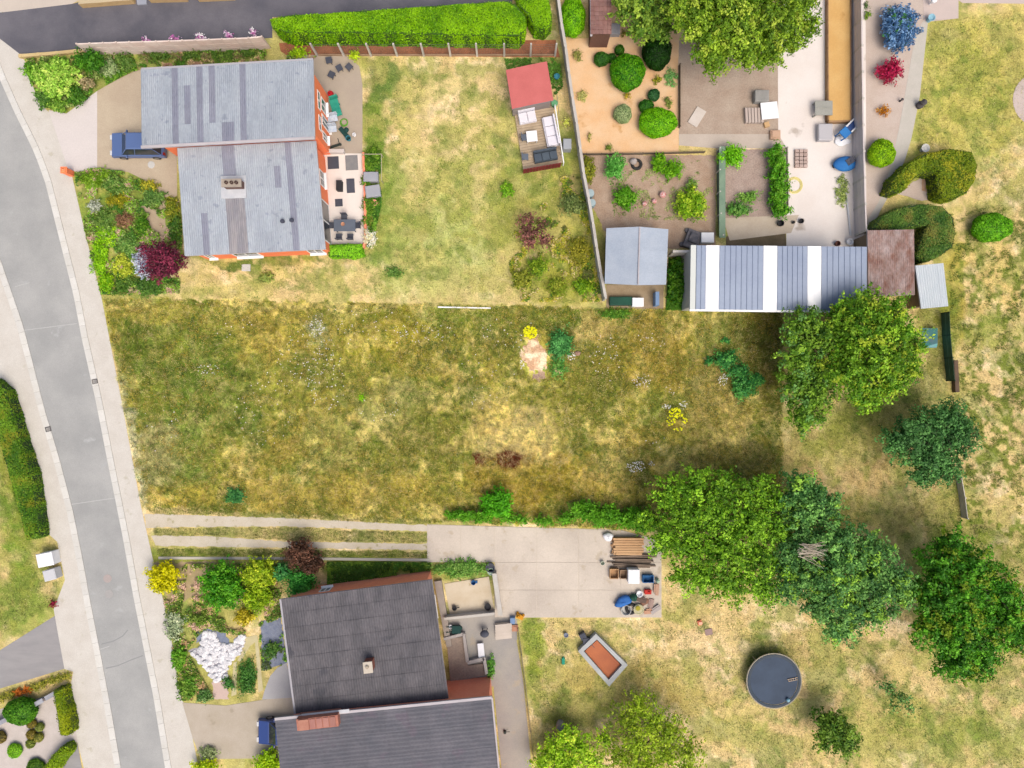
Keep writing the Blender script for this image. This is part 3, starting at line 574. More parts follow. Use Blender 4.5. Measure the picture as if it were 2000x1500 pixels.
# ---- shrubs of the upper left front garden
G1, G2 = C(62, 104, 24, .75), C(120, 160, 44, .75)
bush("grass_shrub", "large bright lime green shrub in the corner garden at the top left", "bush", 114, 155, 38, 40, 1.7, C(112, 156, 50, .8), C(176, 204, 96, .8), seed=20, dens=420, size=0.09)
bush("round_shrub", "dark green round shrub right of the lime green shrub, top left corner garden", "bush", 180, 122, 27, 22, 1.8, C(44, 92, 20, .75), C(84, 134, 34, .75), seed=21)
for i, (x, y, r, lab, a, b_) in enumerate([
    (66, 140, 16, "green shrub in the far top left corner beside the pavement", C(70, 120, 30, .75), C(116, 164, 50, .75)),
    (88, 196, 16, "low green shrub nearest the pavement at the corner garden's edge", C(60, 100, 34, .75), C(110, 146, 70, .75)),
    (150, 186, 18, "deep green shrub beneath the lime green one, beside the pale drive", C(50, 92, 26, .75), C(90, 132, 40, .75)),
    (112, 205, 16, "green shrub at the southern tip of the corner garden", C(80, 120, 40, .75), C(130, 160, 60, .75)),
    (215, 132, 18, "grey green flowering shrub between the round dark shrub and beige drive", C(96, 124, 70, .75), C(164, 176, 130, .75)),
    (245, 122, 16, "mid green shrub at the corner garden's right end near the roof", C(70, 104, 40, .75), C(134, 156, 80, .75)),
    (172, 162, 13, "small pinkish green shrub at the edge of the beige drive", C(120, 118, 80, .75), C(196, 172, 140, .75))]):
    bush("garden_shrub", lab, "bush", x, y, r, r * 0.9, 0.8, a, b_, seed=30 + i, group="shrubs of the corner garden")
for i in range(11):
    x = 285 + i * 20; n_ = ["first", "second", "third", "fourth", "fifth", "sixth", "seventh", "eighth", "ninth", "tenth", "eleventh"][i]
    bush("border_plant", "%s border plant from the left, between pale fence and the grey roof's top edge" % n_, "plant", x, 112 - i * 0.6, 11, 7, 0.7, C(60, 92, 34, .75) if i % 3 else C(110, 96, 70, .75), C(116, 144, 60, .75) if i % 2 else C(96, 124, 50, .75), seed=50 + i, size=0.07, group="plants behind the house along the fence")
bush("conifer_bush", "bright yellow green bush by the first concrete fence post", "bush", 580, 104, 20, 7, 0.8, C(110, 150, 20, .8), C(160, 190, 30, .8), seed=61, size=0.07)
bush("conifer_bush", "yellow green round bush at the lawn corner under the wire fence", "bush", 693, 108, 10, 9, 0.9, C(130, 160, 20, .8), C(186, 206, 50, .8), seed=62, size=0.07)
for i, (x, y) in enumerate([(291, 84), (346, 80), (396, 77), (450, 73), (498, 70)]):
    bush("flower_basket", "%s basket of pink and white flowers on the pinkish panel fence" % ["leftmost", "second", "middle", "fourth", "rightmost"][i], "flowers", x, y, 8, 5, 1.9, C(150, 60, 130), C(226, 200, 226), seed=600 + i, size=0.07, group="flower baskets on the fence", dens=500, c3=C(240, 240, 240))
# ---- front garden left of the house
for i, (x, y, rx, ry, h, a, b_, lab) in enumerate([
    (185, 350, 30, 18, 0.5, C(84, 120, 20), C(130, 160, 50), "olive green cover beside the terracotta post"),
    (225, 365, 26, 18, 0.6, C(70, 110, 40), C(130, 156, 80), "mid green mound at the top of the garden"),
    (290, 362, 18, 10, 0.5, C(120, 130, 40), C(190, 176, 50), "yellow flowering plant along the beige drive"),
    (300, 385, 24, 16, 0.6, C(74, 112, 50), C(120, 150, 76), "green clump near the house's front corner"),
    (232, 390, 20, 14, 0.6, C(100, 110, 20), C(176, 164, 40), "yellowish shrub in the middle of the garden"),
    (184, 402, 13, 11, 0.5, C(130, 140, 120), C(180, 184, 170), "silver grey plant by the pavement"),
    (245, 432, 18, 18, 0.5, C(104, 80, 56), C(160, 124, 96), "brown reddish plant ringed by green"),
    (210, 430, 24, 22, 0.5, C(80, 114, 46), C(130, 156, 76), "green ground plant left of the brown one"),
    (280, 440, 14, 20, 0.7, C(56, 100, 20), C(100, 140, 40), "upright dark green plant beside the sandy patch"),
    (208, 460, 24, 20, 0.4, C(110, 160, 16), C(156, 196, 40), "bright lime ground cover beside the pavement"),
    (196, 500, 17, 34, 0.4, C(104, 156, 14), C(146, 190, 36), "long lime green cushion at the pavement edge"),
    (250, 480, 24, 20, 0.5, C(90, 130, 60), C(140, 170, 86), "grey green cushion above the maroon tree"),
    (240, 520, 22, 22, 0.5, C(140, 156, 40), C(184, 190, 70), "yellow green cushion left of the maroon tree"),
    (206, 552, 14, 22, 0.5, C(96, 150, 14), C(150, 180, 30), "lime plant in the bottom corner by the pavement"),
    (240, 560, 22, 16, 0.5, C(60, 96, 30), C(110, 140, 60), "dark green plant at the bottom of the garden"),
    (290, 560, 26, 18, 0.6, C(56, 92, 36), C(96, 130, 56), "dark shrub below the maroon tree"),
    (336, 408, 12, 22, 0.8, C(90, 110, 30), C(150, 150, 50), "yellow tipped shrub against the house's west wall"),
    (342, 445, 11, 26, 0.8, C(50, 86, 30), C(92, 126, 50), "dark green shrub against the house's west wall")]):
    bush("garden_shrub", "%s, left front garden" % lab, "plant", x, y, rx, ry, h, tuple(v * .95 for v in a), tuple(v * .95 for v in b_), seed=70 + i, size=0.075, dens=300, group="plants of the left front garden")
sheet("soil", [(265, 400), (285, 396), (322, 392), (326, 470), (300, 478), (278, 430), (258, 425)], M("sandy_patch", C(204, 184, 158), C(190, 170, 140), scale=1.2, fine=0.12), 0.012, jag=2)
# ---- hedges
hedge("clipped_hedge", "long bright green clipped hedge between the dark driveway and wire fence", [(526, 36), (560, 28), (640, 24), (900, 6), (990, 0), (1008, 8), (1026, 30), (1026, 56), (1014, 68), (900, 66), (700, 62), (560, 62), (534, 52)], 2.2, C(72, 118, 4, .8), C(122, 166, 12, .8), seed=1)
hedge("clipped_hedge", "short bright green hedge block between long hedge and concrete fence at the top", [(1004, -40), (1062, -40), (1076, 20), (1078, 40), (1064, 54), (1044, 50), (1034, 30), (1014, 8)], 2.0, C(72, 118, 6, .8), C(118, 162, 12, .8), seed=2)
bush("clipped_conifer", "tall oval light green conifer between concrete fence and tiled shed", "bush", 1118, 34, 24, 38, 2.0, C(74, 130, 6, .8), C(120, 176, 20, .8), style="clipped", seed=3)
hedge("clipped_hedge", "dark green hedge strip along the pavement at the left edge", [(-20, 740), (6, 760), (20, 800), (34, 850), (60, 930), (70, 1000), (76, 1050), (50, 1056), (36, 1000), (16, 930), (-4, 860), (-30, 780)], 1.3, C(48, 88, 22, .75), C(104, 140, 36, .75), seed=4, c3=C(130, 130, 40, .75))
hedge("clipped_hedge", "short bright green hedge at the patio's south end", [(638, 478), (705, 476), (708, 498), (690, 502), (642, 500)], 0.9, C(80, 140, 20, .8), C(126, 180, 40, .8), seed=5)
hedge("curved_hedge", "upper olive crescent hedge curling round a gravel bay, right of the path", [(1738, 372), (1748, 345), (1775, 318), (1812, 298), (1860, 290), (1900, 296), (1910, 322), (1906, 352), (1890, 376), (1862, 388), (1838, 382), (1834, 360), (1830, 338), (1808, 334), (1788, 346), (1770, 368), (1752, 376)], 1.6, C(64, 92, 16, .75), C(120, 136, 28, .75), seed=6, c3=C(160, 156, 40, .75))
hedge("curved_hedge", "lower dark crescent hedge arching over the rusty roofed shed", [(1704, 446), (1722, 424), (1752, 406), (1800, 398), (1842, 402), (1864, 424), (1868, 456), (1862, 482), (1836, 500), (1804, 512), (1792, 500), (1800, 470), (1812, 440), (1784, 440), (1752, 448)], 1.5, C(48, 84, 30, .75), C(94, 124, 50, .75), seed=7, c3=C(120, 116, 56, .75))
bush("clipped_bush", "bright green round bush on the dry lawn, right of the crescent hedges", "bush", 1936, 445, 37, 27, 1.5, C(70, 130, 16, .8), C(110, 170, 34, .8), style="clipped", seed=8)
# ---- sand garden topiary
for i, (x, y, rx, ry, h, a, b_, lab) in enumerate([
    (1283, 103, 27, 32, 2.0, C(16, 44, 8), C(34, 70, 14), "very dark green ball beneath the big tree"),
    (1225, 142, 33, 34, 1.8, C(44, 106, 8), C(90, 146, 18), "large bright green ball in the middle"),
    (1175, 116, 15, 13, 0.9, C(34, 78, 20), C(60, 104, 34), "small dark ball left of the large bright one"),
    (1195, 114, 9, 8, 0.7, C(34, 78, 20), C(60, 104, 34), "tiny dark ball touching the large bright one"),
    (1210, 98, 9, 9, 0.7, C(40, 84, 20), C(70, 110, 30), "tiny dark ball above the large bright one"),
    (1216, 223, 17, 18, 0.9, C(110, 130, 84), C(150, 164, 116), "grey green ball with a bald patch"),
    (1277, 186, 11, 11, 0.8, C(34, 76, 40), C(60, 104, 60), "small blue green ball, upper of a pair"),
    (1262, 208, 14, 12, 0.9, C(34, 84, 22), C(60, 110, 34), "small deep green ball, lower of a pair"),
    (1284, 240, 36, 28, 1.4, C(76, 140, 6), C(118, 176, 18), "large flat lime green ball near the corner")]):
    bush("topiary_ball", "%s of the orange sand garden" % lab, "bush", x, y, rx, ry, h, tuple(v * .95 for v in a), tuple(v * .95 for v in b_), style="clipped", seed=100 + i, group="clipped balls in the sand garden")
for i, (x, y, r, ry, lab, a, b_) in enumerate([
    (1311, 153, 12, 17, "pale blue green leafy plant at the bed's right edge", C(100, 150, 80), C(140, 186, 110)),
    (1285, 156, 8, 7, "olive tuft below the very dark ball", C(110, 120, 20), C(150, 150, 40)),
    (1128, 110, 9, 11, "thin green tuft near the concrete fence's top", C(110, 120, 60), C(170, 164, 90)),
    (1138, 188, 9, 13, "straggly pale green tuft near the fence's middle", C(150, 156, 90), C(200, 190, 120)),
    (1224, 187, 6, 6, "olive tuft just below the large bright ball", C(110, 110, 20), C(160, 140, 40)),
    (1305, 198, 7, 10, "green tuft between bed edge and small pair", C(90, 116, 50), C(150, 156, 76)),
    (1151, 267, 4, 8, "tiny sprig near the fence's lower end", C(130, 130, 70), C(180, 170, 100)),
    (1190, 288, 7, 6, "small green tuft at the bed's bottom edge", C(80, 106, 36), C(130, 140, 60)),
    (1218, 66, 6, 7, "little tuft beside the tiled shed's corner", C(96, 100, 30), C(150, 140, 60)),
    (1237, 58, 7, 12, "upright green tuft beneath the garden tree", C(84, 100, 24), C(140, 140, 40))]):
    bush("garden_tuft", "%s, orange sand garden" % lab, "plant", x, y, r, ry, 0.4, tuple(v * .9 for v in a), tuple(v * .9 for v in b_), seed=120 + i, size=0.06, dens=300, group="tufts in the sand garden")
# ---- vegetable plots
for i, (x, y, rx, ry, h, a, b_, lab) in enumerate([
    (1198, 328, 22, 24, 1.2, C(70, 136, 50), C(110, 170, 80), "blue green round shrub beside the grey stone pot"),
    (1286, 318, 14, 20, 1.0, C(70, 124, 10), C(116, 162, 30), "left lobe of bright green shrub at the plot's top"),
    (1312, 332, 22, 16, 1.0, C(76, 130, 10), C(120, 168, 34), "wide bright green shrub at the plot's top"),
    (1220, 386, 24, 22, 1.1, C(66, 124, 18), C(112, 160, 44), "mid green shrub left of the red toadstools"),
    (1348, 400, 30, 30, 1.4, C(90, 136, 16), C(176, 196, 56), "round yellow green currant bush near the netting"),
    (1350, 362, 10, 12, 0.6, C(90, 130, 50), C(130, 160, 76), "small green sprout above the yellow green bush"),
    (1428, 304, 24, 22, 1.3, C(86, 150, 14), C(130, 192, 36), "bright green shrub at the fenced plot's corner"),
    (1462, 386, 20, 9, 0.5, C(90, 136, 50), C(130, 166, 76), "low row of seedlings in pink soil"),
    (1440, 410, 24, 12, 0.6, C(72, 124, 50), C(112, 150, 70), "second row of low green crops in pink soil")]):
    bush("vegetable_bush", "%s, vegetable garden" % lab, "bush", x, y, rx, ry, h, tuple(v * .95 for v in a), tuple(v * .95 for v in b_), seed=140 + i, size=0.08, group="bushes in the vegetable plots")
for i in range(6):
    bush("bean_plant", "%s climbing bean bush down the row beside the pale yard" % ["topmost", "second", "third", "fourth", "fifth", "lowest"][i], "plant", 1514 + (i % 2) * 4 + i, 300 + i * 22, 17, 15, 1.3, C(58, 116, 14, .75), C(110, 160, 44, .75), seed=160 + i, group="row of bean bushes")
# ---- eastern gravel strip
t_ = bush("hydrangea_bush", "large blue flowering bush on pink gravel at the top right", "bush", 1754, 56, 36, 43, 1.7, C(50, 84, 120), C(120, 154, 190), seed=170, dens=420, size=0.09, c3=C(60, 110, 60))
bush("azalea_bush", "crimson red bush on pink gravel below the blue flowering bush", "bush", 1733, 140, 22, 23, 1.1, C(116, 20, 44), C(180, 40, 84), seed=171, dens=420, size=0.08)
bush("ornamental_tuft", "small amber orange tuft on pink gravel", "plant", 1726, 217, 11, 10, 0.6, C(140, 84, 10), C(196, 140, 30), seed=172, size=0.06)
bush("clipped_bush", "lime green clipped ball on pink gravel beside the curved path", "bush", 1721, 300, 25, 26, 1.3, C(90, 134, 8), C(140, 180, 20), style="clipped", seed=173)
bush("garden_tuft", "small green tuft on pink gravel near the top of the concrete fence", "plant", 1694, 30, 7, 8, 0.4, C(80, 110, 30), C(120, 150, 50), seed=174, size=0.06)
bush("garden_tuft", "tiny dark tuft above the other at the fence's top end", "plant", 1692, 10, 5, 5, 0.3, C(60, 90, 40), C(100, 120, 60), seed=175, size=0.06)
# ---- lawn beds
tree("smoke_bush", "reddish purple loose bush on the lawn left of the concrete fence", "bush", (1040, 455), [(1030, 440, 20, 2.2), (1050, 450, 22, 2.4), (1030, 468, 18, 2), (1062, 470, 14, 1.8)], C(84, 58, 50, .8), C(150, 100, 92, .8), seed=180, dens=190, size=0.09, gap=0.5, tr=0.05, clump=0.32, c3=C(120, 130, 60))
for i, (x, y, rx, ry, h, a, b_, lab) in enumerate([
    (990, 370, 13, 14, 0.8, C(90, 140, 24), C(130, 170, 44), "bright green bush on open lawn below the red shed"),
    (1050, 522, 20, 22, 1.0, C(84, 120, 24), C(150, 170, 50), "bright green bush below the reddish purple bush"),
    (1020, 545, 22, 20, 0.9, C(100, 116, 34), C(160, 160, 60), "olive bush left of the bright green one"),
    (1120, 400, 26, 22, 0.9, C(84, 104, 54), C(126, 140, 80), "dull green bush beside the fence barrels"),
    (1130, 490, 22, 30, 0.8, C(104, 110, 30), C(164, 156, 54), "yellow olive bush near the fence's lower part"),
    (1090, 560, 22, 18, 0.8, C(100, 124, 30), C(160, 164, 60), "yellow green bush at the bed's bottom"),
    (1140, 560, 20, 18, 0.8, C(90, 130, 24), C(140, 170, 40), "lime green bush beside the grey shed"),
    (1150, 330, 12, 26, 0.6, C(100, 110, 30), C(150, 150, 50), "narrow olive bush beside the fence and deck"),
    (770, 532, 16, 12, 0.4, C(80, 116, 50), C(120, 150, 70), "low green clump in dry lawn south of the patio"),
    (520, 540, 12, 10, 0.4, C(110, 130, 60), C(150, 160, 80), "low green tuft in dry grass below the house")]):
    bush("garden_shrub", "%s" % lab, "bush", x, y, rx, ry, h, tuple(v * .9 for v in a), tuple(v * .9 for v in b_), seed=190 + i, size=0.08, dens=200, group="shrubs on the dry lawn")
for i, (x, y, r) in enumerate([(725, 320, 14), (716, 355, 10), (722, 400, 14), (716, 430, 9), (730, 300, 12), (725, 450, 8)]):
    bush("bed_plant", "%s green bed plant right of the cream patio" % ["third", "fourth", "fifth", "sixth", "second", "lowest"][i], "plant", x, y, r, r * 1.2, 0.5, C(60, 96, 24, .75), C(110, 146, 44, .75), seed=210 + i, size=0.07, group="plants in the bed beside the patio")
# ---- lower left gardens
bush("broom_bush", "brilliant yellow bush at the pavement's edge above the dark roofed house's garden", "bush", 320, 1128, 32, 30, 1.3, C(150, 150, 4), C(226, 214, 10), seed=220, dens=380, size=0.09)
for i, (x, y, rx, ry, h, a, b_, lab) in enumerate([
    (438, 1142, 40, 46, 2.4, C(48, 110, 14), C(100, 160, 36), "big deep green bush left of the yellow green ones"),
    (510, 1118, 36, 28, 2.0, C(110, 140, 20), C(176, 190, 50), "yellow green bush, upper of two beside the maroon one"),
    (508, 1165, 32, 30, 1.8, C(100, 136, 16), C(160, 184, 40), "yellow green bush, lower, near the dark roof corner"),
    (588, 1136, 28, 32, 2.0, C(44, 112, 40), C(80, 150, 60), "blue green bush between maroon bush and dark roof"),
    (555, 1115, 14, 18, 1.8, C(50, 112, 56), C(90, 150, 80), "narrow blue green bush left of the maroon one"),
    (585, 1078, 30, 30, 2.4, C(64, 46, 34), C(120, 84, 68), "brown maroon bush by the grass track"),
    (612, 1102, 24, 20, 2.2, C(54, 40, 30), C(100, 70, 56), "dark brown bush right of the maroon one"),
    (478, 1205, 18, 14, 0.8, C(150, 140, 20), C(196, 180, 60), "yellow tuft under the yellow green bushes"),
    (390, 1210, 18, 12, 0.6, C(90, 120, 40), C(140, 156, 70), "small green plant above the white stones"),
    (340, 1222, 16, 26, 0.5, C(130, 146, 110), C(176, 184, 150), "silvery plant along the pavement"),
    (350, 1285, 14, 24, 0.6, C(76, 130, 30), C(120, 160, 50), "green plant at the pavement left of white stones"),
    (365, 1340, 18, 22, 0.6, C(76, 120, 34), C(120, 150, 60), "green plant in the garden's bottom corner"),
    (400, 1358, 16, 12, 0.5, C(70, 110, 50), C(120, 150, 90), "grey green plant at the garden's bottom edge"),
    (446, 1334, 10, 10, 0.5, C(60, 110, 50), C(96, 140, 70), "dark tuft between white stones and pale path"),
    (530, 1268, 16, 12, 0.5, C(56, 96, 40), C(96, 130, 60), "green plants in the slate bed by the house"),
    (525, 1486, 26, 22, 1.2, C(120, 160, 10), C(176, 206, 34), "lime bush beside the dark roof at the bottom edge"),
    (398, 1500, 26, 14, 1.0, C(130, 160, 10), C(186, 206, 30), "lime bush at the bottom edge by the sandy drive"),
    (408, 1470, 20, 9, 0.4, C(120, 136, 90), C(160, 170, 120), "faded low plant along the sandy drive"),
    (795, 1240, 0, 0, 0, None, None, None)]):
    if lab: bush("garden_shrub", lab, "bush", x, y, rx, ry, h, tuple(v * .95 for v in a), tuple(v * .95 for v in b_), seed=230 + i, size=0.09, dens=300, group="bushes of the lower front garden")
# ---- white gravel garden, bottom left
sheet("gravel", [(-60, 1400), (0, 1385), (130, 1348), (136, 1352), (152, 1450), (120, 1490), (100, 1560), (-60, 1560)], M("white_gravel", C(222, 212, 206), C(212, 202, 194), scale=1.5, fine=0.1, fscale=22), 0.012)
bush("round_shrub", "dark green round shrub by the grey wall in the white gravel garden", "bush", 42, 1388, 30, 25, 1.5, C(48, 100, 20), C(90, 140, 34), style="clipped", seed=250)
hedge("clipped_hedge", "upright olive green hedge strip on the white gravel garden's east side", [(102, 1352), (120, 1346), (138, 1420), (136, 1436), (118, 1438), (114, 1428)], 1.1, C(90, 116, 12, .75), C(140, 150, 20, .75), seed=9)
hedge("clipped_hedge", "diagonal olive hedge strip at the bottom left corner", [(80, 1504), (116, 1462), (130, 1458), (136, 1470), (108, 1510), (90, 1530)], 1.0, C(100, 130, 14, .75), C(140, 160, 26, .75), seed=10)
for i, (x, y, a, b_, r, lab) in enumerate([(62, 1413, C(104, 96, 34), C(140, 124, 50), 9, "brownish ball, topmost"), (78, 1420, C(110, 124, 54), C(140, 150, 70), 8, "green ball, right of the topmost"),
    (61, 1434, C(110, 100, 40), C(144, 128, 56), 9, "brown green ball, middle left"), (76, 1440, C(110, 116, 50), C(146, 144, 64), 9, "olive ball, middle right"), (60, 1452, C(100, 116, 44), C(136, 146, 60), 9, "olive ball, lowest"),
    (29, 1466, C(100, 160, 20), C(140, 196, 44), 14, "large lime ball, left"), (70, 1500, C(56, 96, 20), C(96, 130, 34), 18, "dark ball at the bottom edge"), (0, 1440, C(90, 84, 40), C(130, 116, 60), 12, "brown clump at the photo's left edge")]):
    bush("gravel_ball", "%s of the plants on white gravel" % lab, "plant", x, y, r, r, 0.5, tuple(v * .95 for v in a), tuple(v * .95 for v in b_), style="clipped", seed=260 + i, size=0.06, group="balls on the white gravel")
for i in range(9):
    x = 5 + i * 15.5; y = 1362 - i * 5.2
    bush("verge_plant", "%s plant from the left in the strip between grey drive and wall" % ["first", "second", "third", "fourth", "fifth", "sixth", "seventh", "eighth", "ninth"][i], "plant", x, y, 10, 8, 0.4, C(110, 120, 40) if i not in (2, 3) else C(160, 90, 30), C(160, 150, 60) if i not in (2, 3) else C(206, 120, 50), seed=280 + i, size=0.06, group="plants along the grey drive")
bush("rose_bush", "small dark crimson plant at the garden tip by the left pavement", "plant", 103, 1179, 8, 7, 0.5, C(80, 10, 30), C(140, 30, 60), seed=290, size=0.06)
# ---- meadow plants
bush("meadow_shrub", "blue green shrub standing right of the bare sand mound in the meadow", "bush", 1094, 672, 24, 26, 0.9, C(50, 104, 50), C(100, 166, 90), seed=300, dens=420, size=0.08)
bush("meadow_shrub", "flat green plant patch below the shrub at the sand mound", "plant", 1088, 718, 24, 22, 0.4, C(70, 124, 50), C(116, 160, 76), seed=301, dens=150, size=0.07)
for i, (x, y, rx, ry, h, lab) in enumerate([(1418, 702, 24, 20, 0.9, "upper left clump of the nettle patch"), (1442, 726, 20, 14, 0.8, "middle clump of the nettle patch"), (1452, 756, 26, 22, 1.0, "largest, lowest clump of the nettle patch"), (1478, 742, 14, 12, 0.7, "right hand small clump of the nettle patch"), (1386, 704, 9, 8, 0.5, "lone small clump left of the nettle patch"), (1416, 664, 8, 6, 0.4, "tiny clump above the nettle patch")]):
    bush("nettle_clump", "%s in the meadow's east end" % lab, "plant", x, y, rx, ry, h, C(40, 100, 50), C(92, 156, 70), seed=310 + i, dens=260, size=0.08, group="green nettle clumps in the meadow")
bush("meadow_shrub", "small blue green shrub near the meadow's lower left corner", "bush", 458, 968, 17, 16, 0.6, C(50, 104, 56), C(84, 140, 70), seed=320, size=0.07)
bush("meadow_shrub", "bright green bush rising over the meadow's bottom edge", "bush", 970, 982, 30, 30, 1.5, C(58, 122, 14), C(96, 168, 34), seed=321, size=0.09)
for i, (x, y, rx, ry) in enumerate([(900, 1006, 30, 9), (945, 1009, 24, 10), (1005, 1013, 30, 6), (1062, 1017, 22, 5), (1104, 1012, 18, 9), (1140, 996, 30, 20), (1180, 1006, 34, 20), (1225, 1012, 36, 20), (1262, 1018, 30, 20)]):
    bush("edge_shrub", "%s bright green shrub from the left along the meadow's bottom boundary" % ["first", "second", "third", "fourth", "fifth", "sixth", "seventh", "eighth", "ninth"][i], "bush", x, y, rx, ry, 1.0 + 0.1 * i, C(66, 118, 20), C(104, 158, 40), seed=330 + i, size=0.085, group="shrubs along the meadow's bottom boundary")
bush("edge_shrub", "dark green plants at the meadow's top edge near the grey shed", "plant", 1204, 614, 30, 9, 0.4, C(60, 104, 30), C(110, 150, 50), seed=345, size=0.07)
bush("meadow_sprout", "tiny lime green sprout in the middle left of the meadow", "plant", 707, 776, 6, 6, 0.2, C(110, 170, 10), C(150, 210, 20), seed=346, size=0.06)
bush("garden_shrub", "green thicket filling the gap between grey shed and ribbed hall", "bush", 1324, 552, 20, 46, 1.0, C(44, 88, 16), C(84, 124, 30), seed=347, size=0.1)
bush("garden_shrub", "green bed of plants beside the dark roofed house's northeast corner", "bush", 900, 1112, 56, 17, 0.5, C(84, 130, 50), C(130, 160, 80), seed=348, size=0.08, dens=250)
bush("garden_shrub", "small shrub by the east terrace of the dark roofed house", "bush", 958, 1302, 8, 22, 0.5, C(70, 124, 44), C(110, 156, 60), seed=349, size=0.07)

# ---- low mixed planting that fills the beds: leaves and petals too small to count
def cover(name, label, poly, n, cols, seed, h=.22, size=.075, thr=.44, cat="ground cover", excl=()):
    R = np.random.default_rng(seed); ax = np.array(poly); lo = ax.min(0); hi = ax.max(0); q = R.uniform(lo, hi, (n, 2)); q = q[inpoly(q[:, 0], q[:, 1], poly)]
    for e in excl: q = q[~inpoly(q[:, 0], q[:, 1], e)]
    f = fbm(q[:, 0], q[:, 1], 20, seed + 2, 3); q = q[f > thr]; px, py = q[:, 0], q[:, 1]; k = len(px)
    ci = np.clip((fbm(px, py, 26, seed + 5, 3) - .25) * 2 + R.normal(0, .12, k), 0, .999); pal = np.array(cols); c = pal[(ci * len(pal)).astype(int)] * R.uniform(.7, 1.2, (k, 1))
    z = h * (0.3 + 1.2 * vnoise(px, py, 9, seed + 7)) * R.uniform(.6, 1.1, k)
    P = np.stack([(px - 1000) / S, -(py - 750) / S, z], 1); V, F, T = leaf_mesh(P, np.tile([0, 0, 1.0], (k, 1)), R.uniform(.5, 1.3, k) * size, c, flat=.6)
    return tag(np_mesh(name, V, F, T, LEAF), label, cat, kind="stuff")
g_a, g_b, g_c, g_d, g_e = C(70, 112, 36), C(110, 150, 50), C(140, 160, 90), C(180, 166, 120), C(90, 96, 50)
cover("ground_cover", "mixed green planting filling the top left corner garden", [(48, 116), (260, 106), (270, 138), (225, 158), (190, 178), (150, 205), (115, 220), (94, 216), (70, 188)], 26000, [g_a, g_b, g_a, g_e, g_c], 501)
cover("ground_cover", "mixed green and flowering planting of the left front garden", [(150, 338), (190, 330), (250, 337), (300, 365), (326, 392), (350, 392), (360, 500), (352, 574), (200, 576), (168, 450)], 60000, [g_a, C(60, 96, 40), g_b, g_e, g_c, C(120, 170, 30), C(176, 150, 130)], 502, h=.3)
cover("ground_cover", "low border planting behind the light roofed house", [(262, 106), (545, 98), (620, 112), (612, 118), (275, 134)], 16000, [g_a, g_e, g_b, g_d, C(150, 120, 100)], 503, h=.3)
cover("ground_cover", "wild yellow green planting along the concrete fence's lower half", [(1010, 430), (1060, 400), (1100, 340), (1135, 345), (1160, 480), (1178, 590), (1020, 590), (990, 520)], 40000, [g_e, g_a, C(150, 156, 50), C(166, 156, 60), g_d, C(120, 134, 44)], 504, h=.25, thr=.52)
cover("ground_cover", "green planting in the narrow bed right of the cream patio", [(714, 296), (744, 300), (746, 400), (728, 484), (718, 484)], 7000, [g_a, C(60, 100, 30), g_b], 505, h=.3, thr=.38)
cover("ground_cover", "mixed planting of the dark roofed house's front garden", [(306, 1100), (560, 1100), (548, 1172), (552, 1204), (470, 1240), (400, 1228), (366, 1270), (400, 1330), (420, 1368), (356, 1366), (330, 1220)], 60000, [C(176, 150, 110), g_b, g_e, g_a, C(150, 160, 70), C(190, 160, 140)], 506, h=.25, thr=.46)
cover("ground_cover", "dark green planting under the north wall of the dark roofed house", [(640, 1097), (842, 1098), (842, 1112), (640, 1142)], 12000, [g_a, C(100, 130, 44), C(60, 90, 30)], 507, h=.2, thr=.3)
cover("ground_cover", "sparse weeds on the brown vegetable plot", [(1190, 340), (1390, 310), (1392, 380), (1330, 430), (1200, 430)], 12000, [g_c, C(140, 150, 90), C(110, 130, 70)], 508, h=.08, size=.05, thr=.54)
cover("ground_cover", "planting around the slate chips beside the dark roofed house", [(508, 1240), (558, 1232), (562, 1296), (512, 1312)], 2600, [g_a, g_b, C(80, 96, 60)], 509, h=.2, thr=.52)
cover("ground_cover", "rough green growth at the hall end behind the grey shed", [(1306, 500), (1346, 500), (1344, 606), (1300, 606)], 9000, [C(50, 96, 20), C(70, 110, 30)], 510, h=.2, thr=.3)
cover("ground_cover", "weeds under the red roofed shed's north side", [(985, 116), (1092, 114), (1100, 170), (1082, 190), (1068, 122), (990, 138)], 6000, [C(60, 96, 34), C(80, 120, 44)], 511, h=.2, thr=.36)

# ------------------------------------------------------------------ houses
orange = M("orange_brick", C(240, 124, 76, 1.3), C(232, 108, 64, 1.3), brick=C(236, 150, 116, 1.2), fine=0.08)
orange2 = M("salmon_brick", C(236, 140, 108, 1.25), C(226, 124, 94, 1.25), brick=C(230, 166, 140, 1.2), fine=0.08)
white = M("white_paint", C(250, 250, 250, 1.03), fine=0.03)
fascia = M("fascia_paint", C(200, 194, 198, .8), C(212, 206, 210, .8), fine=0.05)
glass = M("window_glass", (0.03, 0.04, 0.05), (0.05, 0.06, 0.07), rough=0.08, fine=0.02)
sh_light = M("corrugated_light", C(174, 184, 196), C(189, 198, 208), scale=0.9, fine=0.09, fscale=9, rand=0.045, rough=0.7, spots=(1.6, 0.62, C(158, 168, 182)), stretch=(1, 0.35, 1))
sh_dark = M("corrugated_weathered", C(142, 146, 164), C(156, 160, 176), scale=0.9, fine=0.09, fscale=9, rand=0.05, rough=0.7, stretch=(1, 0.35, 1))
sh_wash = M("corrugated_washed", C(142, 142, 152), C(172, 168, 170), scale=1.4, fine=0.09, fscale=9, rand=0.03, rough=0.7, stretch=(1, 0.2, 1))
slate = M("dark_corrugated", C(86, 85, 91), C(112, 109, 114), scale=0.9, fine=0.16, fscale=10, rand=0.05, rough=0.75, spots=(0.7, 0.62, C(80, 80, 88)), stretch=(1, 0.4, 1))
